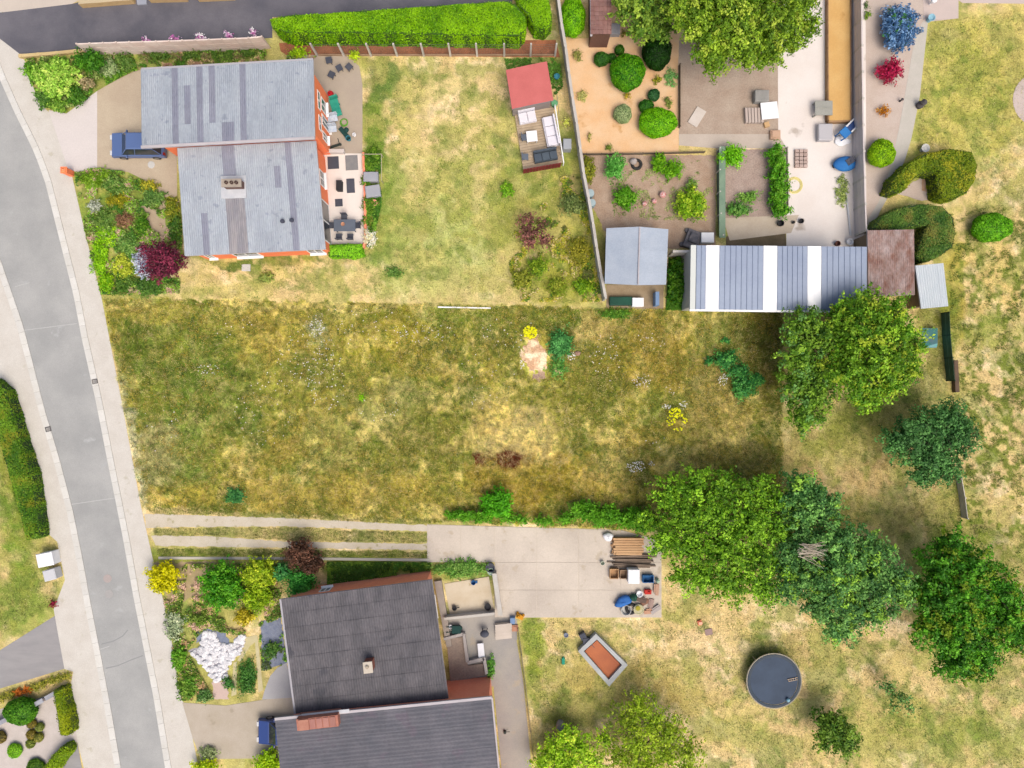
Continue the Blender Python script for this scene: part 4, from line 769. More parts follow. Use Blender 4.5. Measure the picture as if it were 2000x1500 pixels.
slate2 = M("dark_corrugated_blue", C(90, 92, 102), C(110, 109, 118), scale=0.9, fine=0.13, fscale=10, rand=0.05, rough=0.75, spots=(0.7, 0.6, C(104, 98, 110)), stretch=(0.5, 1, 1))
def lerp3(a, b_, t): return tuple(a[i] + (b_[i] - a[i]) * t for i in range(3))
def roof_quad(parent, quad, zs, cols, rows, matf, base, waves=5, amp=0.03, name="roof_sheet", thick=0.16, deckmat=None, axis=0):
    """quad = TL, TR, BR, BL photo pixels with heights zs; overlapping corrugated sheets on a deck"""
    P = []
    for (p, z) in zip(quad, zs): x, y = W(p[0], p[1], z); P.append((x - base[0], y - base[1], z))
    def at(u, v): return lerp3(lerp3(P[0], P[1], u), lerp3(P[3], P[2], u), v)
    deck = MB(); top = [tuple(c) for c in P]
    deck.add([(c[0], c[1], c[2] - thick) for c in top] + [(c[0], c[1], c[2] - 0.05) for c in top], [[0, 1, 2, 3], [7, 6, 5, 4], [0, 4, 5, 1], [1, 5, 6, 2], [2, 6, 7, 3], [3, 7, 4, 0]])
    deck.build("roof_deck", deckmat or fascia, parent)
    for i in range(cols):
        for j in range(rows):
            u0, u1 = i / cols, (i + 1) / cols; v0, v1 = j / rows, min(1, (j + 1.06) / rows); mb = MB(); vs = []; n = waves * 2
            lift = rnd.uniform(0, 0.008)
            if axis == 0:
                for v, dz in ((v0, 0.03 if zs[0] <= zs[3] else 0.0), (v1, 0.0 if zs[0] <= zs[3] else 0.03)):
                    for k in range(n + 1):
                        q = at(u0 + (u1 - u0) * k / n, v); vs.append((q[0], q[1], q[2] + dz + lift + (amp if k % 2 else 0)))
            else:
                for u, dz in ((u0, 0.0), (min(1, u1 + 0.03 / cols), 0.03)):
                    for k in range(n + 1):
                        q = at(u, v0 + (v1 - v0) * k / n); vs.append((q[0], q[1], q[2] + dz + lift + (amp if k % 2 else 0)))
            mb.add(vs, [[k, n + 1 + k, n + 2 + k, k + 1] for k in range(n)] if axis == 0 else [[k, k + 1, n + 2 + k, n + 1 + k] for k in range(n)])
            mb.build(name, matf(i, j), parent)
    return at
def walls(parent, poly, h, mat, base, name="wall", t=0.28, tops=None):
    """poly in world coordinates (metres); one wall piece per side"""
    n = len(poly); out = []
    a = sum(poly[i][0] * poly[(i + 1) % n][1] - poly[(i + 1) % n][0] * poly[i][1] for i in range(n))
    if a < 0: poly = poly[::-1]; tops = tops[::-1] if tops else None
    for i in range(n):
        A = Vector((poly[i][0] - base[0], poly[i][1] - base[1])); B = Vector((poly[(i + 1) % n][0] - base[0], poly[(i + 1) % n][1] - base[1])); d_ = (B - A).normalized(); nn = Vector((-d_.y, d_.x))
        hA, hB = (tops[i], tops[(i + 1) % n]) if tops else (h, h)
        A2 = A + nn * t + d_ * t; B2 = B + nn * t - d_ * 0.0 - d_ * t * 1.0
        q = [tuple(A), tuple(B), tuple(B2), tuple(A2)]
        MB().prism(q, 0, 0, [hA, hB, hB, hA]).build(name, mat, parent); out.append((A, B, -nn))
    return out
def window(parent, A, B, nn, t0, t1, z0, z1, name="window"):
    p = A + (B - A) * t0; q = A + (B - A) * t1; d_ = (q - p).normalized(); f = MB(); w = 0.09; o = nn * 0.035
    def bar(a, b_, za, zb): 
        pts = [tuple(a - o), tuple(b_ - o), tuple(b_ + o), tuple(a + o)]; f.prism(pts, za, zb)
    bar(p, q, z0, z0 + w); bar(p, q, z1 - w, z1); bar(p, p + d_ * w, z0 + w, z1 - w); bar(q - d_ * w, q, z0 + w, z1 - w)
    m = (p + q) / 2; bar(m - d_ * w / 2, m + d_ * w / 2, z0 + w, z1 - w)
    if name == "window": f.prism([tuple(p - d_ * .05), tuple(q + d_ * .05), tuple(q + d_ * .05 + nn * 0.2), tuple(p - d_ * .05 + nn * 0.2)], z0 - 0.06, z0 - 0.003)
    fo = f.build(name, white, parent); g = MB(); g.prism([tuple(p + nn * 0.004), tuple(q + nn * 0.004), tuple(q + nn * 0.014), tuple(p + nn * 0.014)], z0 + w, z1 - w); g.build("pane", glass, fo)
def inset(q, d_):
    """shrink a quad TL,TR,BR,BL in metres by left, top, right, bottom"""
    l, t, r, b_ = d_; TL, TR, BR, BL = [Vector(p) for p in q]
    ux = (TR - TL).normalized(); uy = (BL - TL).normalized()
    return [tuple(TL + ux * l + uy * t), tuple(TR - ux * r + uy * t), tuple(BR - ux * r - uy * b_), tuple(BL + ux * l - uy * b_)]

# --- light roofed house
hb = W(460, 300); house = empty("house", (hb[0], hb[1], 0), "orange brick bungalow with two light grey corrugated roofs, upper left", "house")
QA = [(275, 135), (612, 116), (615, 268), (277, 286)]; ZA = [4.0, 4.0, 4.8, 4.8]
QB = [(346, 289), (617, 275), (636, 487), (361, 500)]; ZB = [3.7, 3.7, 3.2, 3.2]
def mA(i, j):
    if i in (2, 9) or (i == 5) or (i == 7 and j < 3) or (i == 3 and 1 <= j <= 2) or (i == 8 and j == 3): return sh_dark
    return sh_light
# twenty eight columns of sheets
DK_A = {5: (0, 1, 2, 3), 7: (1, 2), 9: (0, 1, 2, 3), 11: (0, 1, 2), 13: (3,), 14: (3,), 16: (0, 1, 2, 3)}
def mA(i, j): return sh_dark if j in DK_A.get(i, ()) else sh_light
roof_quad(house, QA, ZA, 28, 4, mA, hb, waves=3)
def mB_(i, j):
    if i == 17 or (i in (7, 8) and j < 2) or (i == 15 and j == 1) or (i == 3 and j > 2): return sh_dark
    if i in (7, 8, 9) and j >= 2: return sh_wash
    return sh_light
roof_quad(house, QB, ZB, 22, 5, mB_, hb, waves=3)
wa = inset([W(*p, z) for p, z in zip(QA, ZA)], (1.05, 1.1, 0.05, 0.3)); WA = walls(house, wa, 3.6, orange, hb, tops=[3.85, 3.85, 4.62, 4.62])
wb = inset([W(*p, z) for p, z in zip(QB, ZB)], (0.35, 0.05, 0.3, 0.3)); WB = walls(house, wb, 2.95, orange, hb, tops=[3.52, 3.52, 3.04, 3.04])
for (A, B, nn) in WA:
    if nn.x > 0.9:
        for a_, b_, z0, z1 in ((0.10, 0.24, 0.9, 2.3), (0.34, 0.52, 0.15, 2.3), (0.58, 0.80, 0.9, 2.3)): window(house, A, B, nn, a_, b_, z0, z1)
        for a_, b_ in ((0.18, 0.42), (0.52, 0.82)): window(house, A, B, nn, a_, b_, 2.6, 3.3, "clerestory")
    if nn.x < -0.9: window(house, A, B, nn, 0.2, 0.45, 1.0, 2.2)
for (A, B, nn) in WB:
    if nn.x > 0.9:
        window(house, A, B, nn, 0.08, 0.5, 0.12, 2.35, "patio_door"); window(house, A, B, nn, 0.64, 0.8, 0.9, 2.2)
    if nn.y < -0.9:
        for a_, b_ in ((0.04, 0.1), (0.26, 0.46), (0.84, 0.96)): window(house, A, B, nn, a_, b_, 0.5, 2.4)
# chimney with white flashing
cx, cy = W(453, 358, 4.3); cx -= hb[0]; cy -= hb[1]; c = MB(); c.obox(cx, cy, 3.0, 4.35, 1.35, 0.5, 0.02)
ch = c.build("chimney", M("chimney_brick", C(120, 84, 76), C(100, 70, 64), brick=C(150, 130, 120), fine=0.1), house)
MB().obox(cx, cy, 4.352, 4.44, 1.5, 0.62, 0.02).build("chimney_cap", M("cap_mortar", C(196, 184, 168), C(176, 164, 150), fine=0.1), ch)
for k in (-0.35, 0.05, 0.4): MB().lathe(cx + k, cy, [(0.13, 4.442), (0.12, 4.6), (0.08, 4.6), (0.08, 4.46)], 10, False).build("chimney_pot", M("sooty_pot", C(90, 66, 60), fine=0.2), ch)
x, y = W(457, 366, 3.5); MB().obox(x - hb[0], y - hb[1], 3.5, 3.62, 1.9, 1.7, 0.03).build("flashing", M("zinc_flashing", C(228, 230, 234), C(210, 214, 222), scale=2, fine=0.06), house)
for p_ in ((571, 431), (553, 433)):
    x, y = W(p_[0], p_[1], 3.4); MB().lathe(x - hb[0], y - hb[1], [(0.12, 3.15), (0.12, 3.6), (0.18, 3.6), (0.14, 3.7)], 10).build("roof_vent", M("vent_grey", C(76, 80, 96), fine=0.1), house)

# --- dark roofed house
hb2 = W(740, 1330); house2 = empty("house", (hb2[0], hb2[1], 0), "salmon brick house with two dark grey corrugated roofs, bottom of the photo", "house")
QC = [(549, 1170), (844, 1132), (876, 1364), (578, 1398)]; ZC = [3.3, 3.3, 3.3, 3.3]
QD = [(537, 1404), (961, 1362), (988, 1640), (566, 1680)]; ZD = [4.1, 4.1, 3.7, 3.7]
roof_quad(house2, QC, ZC, 12, 8, lambda i, j: slate, hb2, waves=5)
roof_quad(house2, QD, ZD, 10, 6, lambda i, j: slate2, hb2, waves=6, axis=1)
wc = inset([W(*p, z) for p, z in zip(QC, ZC)], (0.4, 0.15, 0.5, 0.1)); WC = walls(house2, wc, 3.1, orange2, hb2)
wd = inset([W(*p, z) for p, z in zip(QD, ZD)], (1.2, 0.12, 0.25, 0.3)); WDl = walls(house2, wd, 3.9, orange2, hb2, tops=[3.9, 3.9, 3.5, 3.5])
for (A, B, nn) in WC:
    if nn.y > 0.9: window(house2, A, B, nn, 0.72, 0.8, 1.2, 2.2)
    if nn.x > 0.9: window(house2, A, B, nn, 0.3, 0.5, 0.1, 2.2, "terrace_door"); window(house2, A, B, nn, 0.6, 0.8, 0.9, 2.2)
    if nn.x < -0.9: window(house2, A, B, nn, 0.3, 0.6, 0.8, 2.2)
for (A, B, nn) in WDl:
    if nn.x < -0.9: window(house2, A, B, nn, 0.2, 0.6, 0.1, 2.3, "garage_door")
# ridge boards along the step between the roofs, gutters
def strip3(a, b_, za, zb, w, mat, name, parent, base):
    x0, y0 = W(a[0], a[1], za); x1, y1 = W(b_[0], b_[1], zb); d_ = Vector((x1 - x0, y1 - y0)); L = d_.length; nn = Vector((-d_.y, d_.x)) / L * w / 2
    pts = [(x0 - nn.x - base[0], y0 - nn.y - base[1]), (x1 - nn.x - base[0], y1 - nn.y - base[1]), (x1 + nn.x - base[0], y1 + nn.y - base[1]), (x0 + nn.x - base[0], y0 + nn.y - base[1])]
    mb = MB(); mb.prism(pts, za - 0.1, za + 0.02, [za + 0.07, zb + 0.07, zb + 0.07, za + 0.07]); return mb.build(name, mat, parent)
strip3((276, 287.5), (615, 269.5), 4.8, 4.8, 0.2, fascia, "verge_board", house, hb)
strip3((277, 135), (612, 116), 4.0, 4.0, 0.14, M("gutter_grey", C(190, 188, 194), fine=0.05), "gutter", house, hb)
strip3((537, 1404), (961, 1362), 4.1, 4.1, 0.2, fascia, "verge_board", house2, hb2)
strip3((961, 1362), (988, 1640), 4.1, 3.7, 0.12, fascia, "verge_board", house2, hb2)
strip3((548, 1170), (577, 1397), 3.3, 3.3, 0.14, M("gutter_grey", C(1, 1, 1)), "gutter", house2, hb2)
# long salmon chimney on the lower roof, small one on the upper roof
x, y = W(620, 1412, 4.7); ang = math.atan2(0.11, 1)
c = MB(); c.obox(x - hb2[0], y - hb2[1], 3.6, 4.7, 3.1, 0.85, ang); ch = c.build("chimney", M("chimney_salmon", C(206, 138, 116), C(180, 116, 100), scale=1.5, fine=0.14, fscale=10), house2)
MB().obox(x - hb2[0] - 1.0, y - hb2[1] - 0.12, 4.705, 4.80, 0.75, 0.78, ang).build("chimney_cap", M("salmon_cap", C(214, 156, 132), C(190, 130, 110), fine=0.1), ch)
for k in range(4):
    MB().obox(x - hb2[0] - 0.35 + k * 0.5, y - hb2[1] + (-0.35 + k * 0.5) * 0.11, 4.705, 4.76, 0.42, 0.7, ang).build("chimney_slab", M("salmon_slab", C(192, 136, 122), C(170, 116, 108), fine=0.12, rand=0.1), ch)
x, y = W(640, 1396, 4.3); MB().obox(x - hb2[0] - 0.2, y - hb2[1] + 0.05, 4.12, 4.2, 3.6, 0.26, ang).build("flashing", M("zinc_flashing", C(1, 1, 1)), house2)
x, y = W(719, 1303, 4.2); c = MB(); c.obox(x - hb2[0], y - hb2[1], 3.1, 4.2, 0.62, 0.75, ang); ch = c.build("chimney", M("chimney_red", C(176, 92, 70), C(150, 76, 58), brick=C(180, 140, 120), fine=0.1), house2)
MB().obox(x - hb2[0], y - hb2[1], 4.203, 4.3, 0.7, 0.85, ang).build("chimney_cap", M("cream_cap", C(232, 222, 206), C(214, 202, 184), fine=0.08), ch)
MB().lathe(x - hb2[0] - 0.05, y - hb2[1] + 0.05, [(0.14, 4.302), (0.12, 4.42), (0.07, 4.42)], 10).build("chimney_pot", M("cream_pot", C(190, 176, 158), fine=0.1), ch)

# --- northern neighbours: cut off by the top edge
nb = empty("house", (*W(330, -30), 0), "yellow brick building whose wall ends show at the top left edge", "house")
b0 = W(330, -30); yb_ = M("yellow_brick", C(226, 190, 132), C(206, 168, 112), brick=C(214, 196, 160), fine=0.06)
for (p0, p1, q) in (((162, 16), (265, 8), 0), ((296, 6), (368, 4), 0), ((390, 4), (460, 1), 0)):
    poly = WP([p0, p1, (p1[0], -90), (p0[0], -90)]); MB().prism([(a - b0[0], b_ - b0[1]) for a, b_ in poly], 0, 0.6).build("wall", yb_, nb)
MB().prism([(a - b0[0], b_ - b0[1]) for a, b_ in WP([(150, -60), (480, -70), (480, -120), (150, -120)])], 0.602, 3).build("roof", slate, nb)
MB().prism([(a - b0[0], b_ - b0[1]) for a, b_ in WP([(268, -4), (288, -4), (288, 10), (270, 11)])], 0, 0.16).build("doorstep", M("step_grey", C(170, 176, 190), fine=0.06), nb)

# ------------------------------------------------------------------ sheds and the hall
def local(pts, z, base): return [(a - base[0], b_ - base[1]) for a, b_ in WP(pts, z)]
# grey ribbed hall
bb = W(1520, 545); hall = empty("hall", (bb[0], bb[1], 0), "long hall with blue grey ribbed metal roof and three white rooflight strips", "hall")
ribm = M("ribbed_steel", C(142, 158, 186), C(154, 170, 196), scale=0.5, fine=0.04, fscale=6, rand=0.02, rough=0.45); litep = M("rooflight", C(250, 252, 254, 1.03), C(244, 248, 252, 1.0), scale=1.5, fine=0.03, rough=0.35)
HT = 3.9; HBz = 3.4; top0 = W(1349, 479, HT); top1 = W(1693, 482, HT); bot0 = W(1347, 604, HBz); bot1 = W(1693, 608, HBz)
def hl(u, v):
    a = [top0[k] + (top1[k] - top0[k]) * u for k in (0, 1)]; b_ = [bot0[k] + (bot1[k] - bot0[k]) * u for k in (0, 1)]
    return (a[0] + (b_[0] - a[0]) * v - bb[0], a[1] + (b_[1] - a[1]) * v - bb[1], HT + (HBz - HT) * v)
edges = []; xx = 1359.0
segs = [(1359, 1378, 0), (1378, 1404, 1), (1404, 1490, 0), (1490, 1517, 1), (1517, 1576, 0), (1576, 1603, 1), (1603, 1692, 0)]
q = [hl(0, 0), hl(1, 0), hl(1, 1), hl(0, 1)]
MB().add([(a, b_, c_ - 0.2) for a, b_, c_ in q] + [(a, b_, c_ - 0.05) for a, b_, c_ in q], [[0, 1, 2, 3], [7, 6, 5, 4], [0, 4, 5, 1], [1, 5, 6, 2], [2, 6, 7, 3], [3, 7, 4, 0]]).build("roof_deck", ribm, hall)
for (a, b_, w) in segs:
    k = 1 if w else max(1, round((b_ - a) / 10.6))
    for i in range(k):
        u0 = (a + (b_ - a) * i / k - 1348) / 344; u1 = (a + (b_ - a) * (i + 1) / k - 1348) / 344; vs = []
        prof = [(0, 0), (0.06, 0.05), (0.14, 0.05), (0.2, 0), (1, 0)] if not w else [(0, 0.02), (0.04, 0.05), (0.5, 0.05), (0.52, 0.06), (0.54, 0.05), (0.96, 0.05), (1, 0.02)]
        for v in (0, 1):
            for (s_, dz) in prof: x, y, z = hl(u0 + (u1 - u0) * s_, v); vs.append((x, y, z + dz))
        n = len(prof); MB().add(vs, [[j, n + j, n + j + 1, j + 1] for j in range(n - 1)]).build("rooflight_panel" if w else "roof_panel", litep if w else ribm, hall)
x0, y0, _ = hl(0, 0); x1, y1, _ = hl(0.03, 1)
MB().add([hl(0, 0)[:2] + (HT + 0.07,), hl(0.03, 0)[:2] + (HT + 0.07,), hl(0.03, 1)[:2] + (HBz + 0.07,), hl(0, 1)[:2] + (HBz + 0.07,), hl(0, 0)[:2] + (HT - 0.25,), hl(0, 1)[:2] + (HBz - 0.25,)], [[3, 2, 1, 0], [0, 4, 5, 3]]).build("verge_trim", M("trim_pale", C(226, 232, 228), fine=0.05), hall)
gq = [hl(0, 1), hl(1, 1)]; MB().prism([(gq[0][0], gq[0][1] - 0.14), (gq[1][0], gq[1][1] - 0.14), (gq[1][0], gq[1][1] + 0.0), (gq[0][0], gq[0][1] + 0.0)], HBz - 0.12, HBz + 0.01).build("gutter", white, hall)
hw = [W(1349, 479, HT), W(1693, 482, HT), W(1693, 608, HBz), W(1347, 604, HBz)]; hw = inset(hw, (0.2, 0.2, 0.2, 0.25))
walls(hall, hw, 3.2, M("hall_render", C(206, 206, 200), C(190, 190, 184), fine=0.08), bb, tops=[3.6, 3.6, 3.15, 3.15])
# grey double pitched shed
bs = W(1245, 500); shed = empty("shed", (bs[0], bs[1], 0), "square shed with pale blue grey double pitched roof left of the hall", "shed")
zs_ = 2.3; zr = 2.75; A_ = [W(1184, 446, zs_), W(1249, 443, zr), W(1305, 448, zs_), W(1301, 555, zs_), W(1246, 556, zr), W(1181, 553, zs_)]
V_ = [(a - bs[0], b_ - bs[1], z) for (a, b_), z in zip(A_, [zs_, zr, zs_, zs_, zr, zs_])]
paleb = M("pale_felt", C(176, 190, 208), C(188, 200, 216), scale=0.8, fine=0.06, fscale=10, rand=0.03, rough=0.7)
for s_, (i0, i1, i2, i3) in enumerate(((0, 1, 4, 5), (1, 2, 3, 4))):
    for k in range(5):
        def L(a, b_, t): return tuple(V_[a][j] + (V_[b_][j] - V_[a][j]) * t for j in range(3))
        a = L(i0, i3, k / 5); b_ = L(i1, i2, k / 5); c_ = L(i1, i2, (k + 1.04) / 5); d_ = L(i0, i3, (k + 1.04) / 5)
        dz = 0.012 * (5 - k)
        vs = [(p[0], p[1], p[2] + dz) for p in (a, b_, c_, d_)] + [(p[0], p[1], p[2] - 0.05) for p in (a, b_, c_, d_)]
        MB().add(vs, [[3, 2, 1, 0], [4, 5, 6, 7], [0, 1, 5, 4], [1, 2, 6, 5], [2, 3, 7, 6], [3, 0, 4, 7]]).build("roof_sheet", paleb, shed)
MB().tube((V_[1][0], V_[1][1], zr + 0.07), (V_[4][0], V_[4][1], zr + 0.07), 0.06).build("ridge_cap", fascia, shed)
sw = inset([(A_[0][0], A_[0][1]), (A_[2][0], A_[2][1]), (A_[3][0], A_[3][1]), (A_[5][0], A_[5][1])], (0.25, 0.2, 0.2, 0.25))
timber = M("grey_timber", C(150, 132, 110), C(130, 112, 92), scale=2, fine=0.2, stretch=(1, 1, 8))
walls(shed, sw, 2.2, timber, bs, t=0.1)
# lean-to bits behind the grey shed
b_ = W(1212, 589); o = MB().obox(0, 0, 0, 0.5, 1.9, 0.7).build("water_trough", M("dark_green_tarp", C(20, 74, 60), C(30, 90, 72), fine=0.15), None, bevel=0.08); o.location = (*b_, 0); tag(o, "dark green covered box below the pale blue grey shed", "box")
# rusty shed and pale shed
def mono_shed(name, label, quad, zs, mat, wallmat, cols, rows, waves, ins=(0.2, 0.2, 0.2, 0.2), cat="shed", sheetname="roof_sheet", deckmat=None, axis=0):
    cx = sum(p[0] for p in quad) / 4; cy = sum(p[1] for p in quad) / 4; base = W(cx, cy); t = empty(name, (*base, 0), label, cat)
    roof_quad(t, quad, zs, cols, rows, lambda i, j: mat, base, waves=waves, name=sheetname, thick=0.14, deckmat=deckmat, axis=axis)
    wq = inset([W(*p, z) for p, z in zip(quad, zs)], ins); walls(t, wq, 0, wallmat, base, t=0.1, tops=[z - 0.16 for z in zs]); return t, base
rust = M("rusty_sheet", C(140, 100, 86), C(184, 166, 162), scale=1.6, fine=0.22, fscale=9, rand=0.08, spots=None, rough=0.8, stretch=(1, 0.5, 1))
mono_shed("shed", "old shed with rusty brown corrugated roof at the hall's right end", [(1694, 450), (1785, 448), (1786, 576), (1695, 578)], [2.6, 2.6, 2.4, 2.4], rust, timber, 5, 3, 5)
mono_shed("shed", "small shed with pale icy grey roof right of the rusty shed", [(1787, 519), (1842, 514), (1852, 598), (1799, 603)], [2.2, 2.2, 2.2, 2.2], M("pale_ice", C(206, 218, 226), C(214, 224, 231), fine=0.04, rand=0.02), timber, 4, 1, 3)
# red garden shed with deck
tr_, rb = mono_shed("garden_shed", "garden shed with flat salmon red roof at the lawn's top right", [(988, 137), (1068, 120), (1081, 196), (1000, 213)], [2.4, 2.4, 2.4, 2.4], M("red_felt", C(222, 120, 116), C(212, 112, 108), scale=0.8, fine=0.06, fscale=14), M("grey_boards", C(170, 160, 156), C(150, 140, 136), fine=0.12, stretch=(1, 1, 8)), 1, 1, 1, ins=(0.12, 0.12, 0.12, 0.35), deckmat=M("grey_edge", C(160, 156, 160), fine=0.05))
db = W(1050, 270); deck = empty("deck", (*db, 0), "tan timber terrace deck in front of the red roofed shed", "deck")
DK = [(1004, 216), (1080, 204), (1099, 318), (1022, 332)]
for k in range(22):
    v0, v1 = k / 22, (k + 0.9) / 22
    def LP(a, b_, t): return (a[0] + (b_[0] - a[0]) * t, a[1] + (b_[1] - a[1]) * t)
    q = [LP(DK[0], DK[3], v0), LP(DK[1], DK[2], v0), LP(DK[1], DK[2], v1), LP(DK[0], DK[3], v1)]
    MB().prism(local(q, 0.2, db), 0.12, 0.2).build("plank", M("deck_timber", C(208, 188, 160), C(190, 168, 140), scale=1.5, fine=0.1, rand=0.08), deck)
rw = M("oxblood_wood", C(120, 30, 34), C(140, 44, 44), fine=0.15)
for k in range(12):
    q0 = LP((1022, 334), (1096, 321), k / 12); q1 = LP((1022, 334), (1096, 321), (k + 0.9) / 12)
    MB().prism(local([q0, q1, (q1[0], q1[1] + 1.6), (q0[0], q0[1] + 1.6)], 0.6, db), 0.1, 1.05).build("picket", rw, deck)
for k in range(7):
    q0 = LP((1084, 206), (1101, 318), k / 6); x, y = W(*q0, 0.8); MB().obox(x - db[0], y - db[1], 0.1, 0.9, 0.07, 0.07).build("rail_post", white, deck)
x0, y0 = W(1084, 206, 0.92); x1, y1 = W(1101, 318, 0.92); MB().tube((x0 - db[0], y0 - db[1], 0.92), (x1 - db[0], y1 - db[1], 0.92), 0.05).build("hand_rail", white, deck)
# tiled brick shed at the top edge
tb = W(1174, 20); ts = empty("tiled_shed", (*tb, 0), "narrow shed with brownish red tiled roof at the top edge", "shed")
tile = M("roof_tile", C(164, 126, 118), C(148, 106, 98), scale=2, fine=0.15, rand=0.12)
roofL = [(1153, -60), (1194, -60), (1196, 66), (1154, 66)]
for i in range(5):
    for j in range(14):
        x0 = 1153.5 + i * 8.2; y0 = -60 + j * 9; q = [(x0, y0), (x0 + 7.9, y0), (x0 + 8.1, y0 + 9.4), (x0 + .2, y0 + 9.4)]
        vs = []
        for k, p in enumerate(q): z = 2.5 - abs(p[0] - 1174) * 0.005 + (0.0 if k < 2 else 0.05); x, y = W(*p, z); vs.append((x - tb[0], y - tb[1], z))
        vs += [(a, b_, c_ - 0.03) for a, b_, c_ in vs]
        MB().add(vs, [[3, 2, 1, 0], [0, 1, 5, 4], [1, 2, 6, 5], [2, 3, 7, 6], [3, 0, 4, 7]]).build("tile", tile, ts)
wq = inset([W(1153, -60, 2.4), W(1195, -60, 2.4), W(1196, 66, 2.4), W(1154, 66, 2.4)], (0.1, 0.1, 0.1, 0.1)); walls(ts, wq, 2.42, M("shed_brick", C(120, 70, 58), C(100, 60, 50), brick=C(150, 130, 110), fine=0.1), tb, t=0.12)
MB().prism(local([(1152, -60), (1156, -60), (1157, 70), (1153, 70)], 2.4, tb), 2.3, 2.36).build("gutter", fascia, ts)
x, y = W(1200, 62); o = MB().obox(0, 0, 0, 0.5, 0.8, 0.9).build("storage_box", M("grey_box", C(176, 176, 182), C(156, 156, 162), fine=0.1), None, bevel=0.04); o.location = (x, y, 0); tag(o, "grey box at the corner of the brownish red tiled shed", "box")

# ------------------------------------------------------------------ fences and walls
conc = M("fence_concrete", C(226, 220, 212), C(206, 200, 192), scale=2, fine=0.1, rand=0.06)
def panel_fence(name, label, line, h, step, pm, post_mat, t=0.1, tref=None, panelname="panel", post=0.16, ptop=0.06, cap=None):
    """line: photo pixels of the fence foot"""
    L = resample(line, step); base = W(*L[len(L) // 2]); f = empty(name, (*base, 0), label, "fence")
    pts = [Vector(W(*p)) - Vector(base) for p in L]
    for i, p in enumerate(pts):
        MB().obox(p.x, p.y, 0, h + ptop, post, post, 0).build("post", post_mat, f)
    for i in range(len(pts) - 1):
        a, b_ = pts[i], pts[i + 1]; d_ = (b_ - a); l = d_.length; c_ = (a + b_) / 2; an = math.atan2(d_.y, d_.x)
        n = 3 if h > 1.2 else 2
        for k in range(n):
            MB().obox(c_.x, c_.y, 0.02 + h * k / n, h * (k + 0.97) / n, l - post, t, an).build(panelname, pm, f)
        if cap: MB().obox(c_.x, c_.y, h + 0.003, h + 0.05, l - post, t * 2.2, an).build("coping", cap, f)
    return f
panel_fence("concrete_fence", "long pale concrete panel fence between the lawn and orange sand garden", [(1082, -30), (1093, 60), (1102, 112), (1112, 190), (1124, 262), (1136, 350), (1150, 420), (1162, 500), (1172, 560), (1180, 596)], 1.6, 48, conc, conc, cap=M("coping_pale", C(216, 212, 204), C(200, 194, 184), fine=0.08))
pinkc = M("pinkish_panel", C(236, 222, 212, .95), C(226, 204, 194, .95), scale=1.5, fine=0.08, rand=0.07)
panel_fence("panel_fence", "pinkish panel fence between dark driveway and the house's back border", [(178, 108), (260, 105), (340, 103), (420, 100), (500, 97), (548, 92)], 1.9, 25, pinkc, pinkc, post=0.1)
panel_fence("low_wall", "low yellow kerb wall along the dark driveway's south side", [(44, 112), (120, 106), (176, 100), (262, 92)], 0.3, 36, M("yellow_panel", C(232, 206, 150), C(214, 186, 130), fine=0.1), M("yellow_panel", C(1, 1, 1)), ptop=0.01, t=0.25, post=0.26)
panel_fence("concrete_fence", "grey concrete panel fence between pale yard and pink gravel strip", [(1661, -40), (1662, 100), (1664, 250), (1668, 400), (1671, 478)], 1.8, 50, M("grey_panel", C(224, 214, 212, .9), C(212, 204, 202, .9), scale=1, fine=0.06, rand=0.04), conc)
# wire fence behind the hedge
wf = W(830, 108); wfence = empty("wire_fence", (*wf, 0), "wire fence with grey concrete posts below the long hedge", "fence")
posts = [620, 672, 725, 776, 828, 880, 932, 985, 1036, 1084]
wire = M("wire", C(120, 118, 110), fine=0.05, rough=0.5); pp = []
for xq in posts:
    x, y = W(xq, 109); pp.append((x - wf[0], y - wf[1])); MB().obox(pp[-1][0], pp[-1][1], 0, 2.0, 0.16, 0.16, 0, 0.8).build("post", conc, wfence)
for i in range(len(pp) - 1):
    a, b_ = pp[i], pp[i + 1]; MB().box(a[0] + .09, b_[0] - .09, a[1] - .03, a[1] + .03, 0, 0.22).build("gravel_board", M("board_tan", C(190, 160, 130), C(170, 140, 112), fine=0.1), wfence)
mb = MB()
for z in np.arange(0.35, 1.9, 0.3): mb.tube((pp[0][0], pp[0][1], z), (pp[-1][0], pp[-1][1], z), 0.008, n=4)
for k in range(150): x = pp[0][0] + (pp[-1][0] - pp[0][0]) * k / 149; mb.tube((x, pp[0][1], 0.25), (x, pp[0][1], 1.9), 0.005, n=3)
mb.build("wire_mesh", wire, wfence)
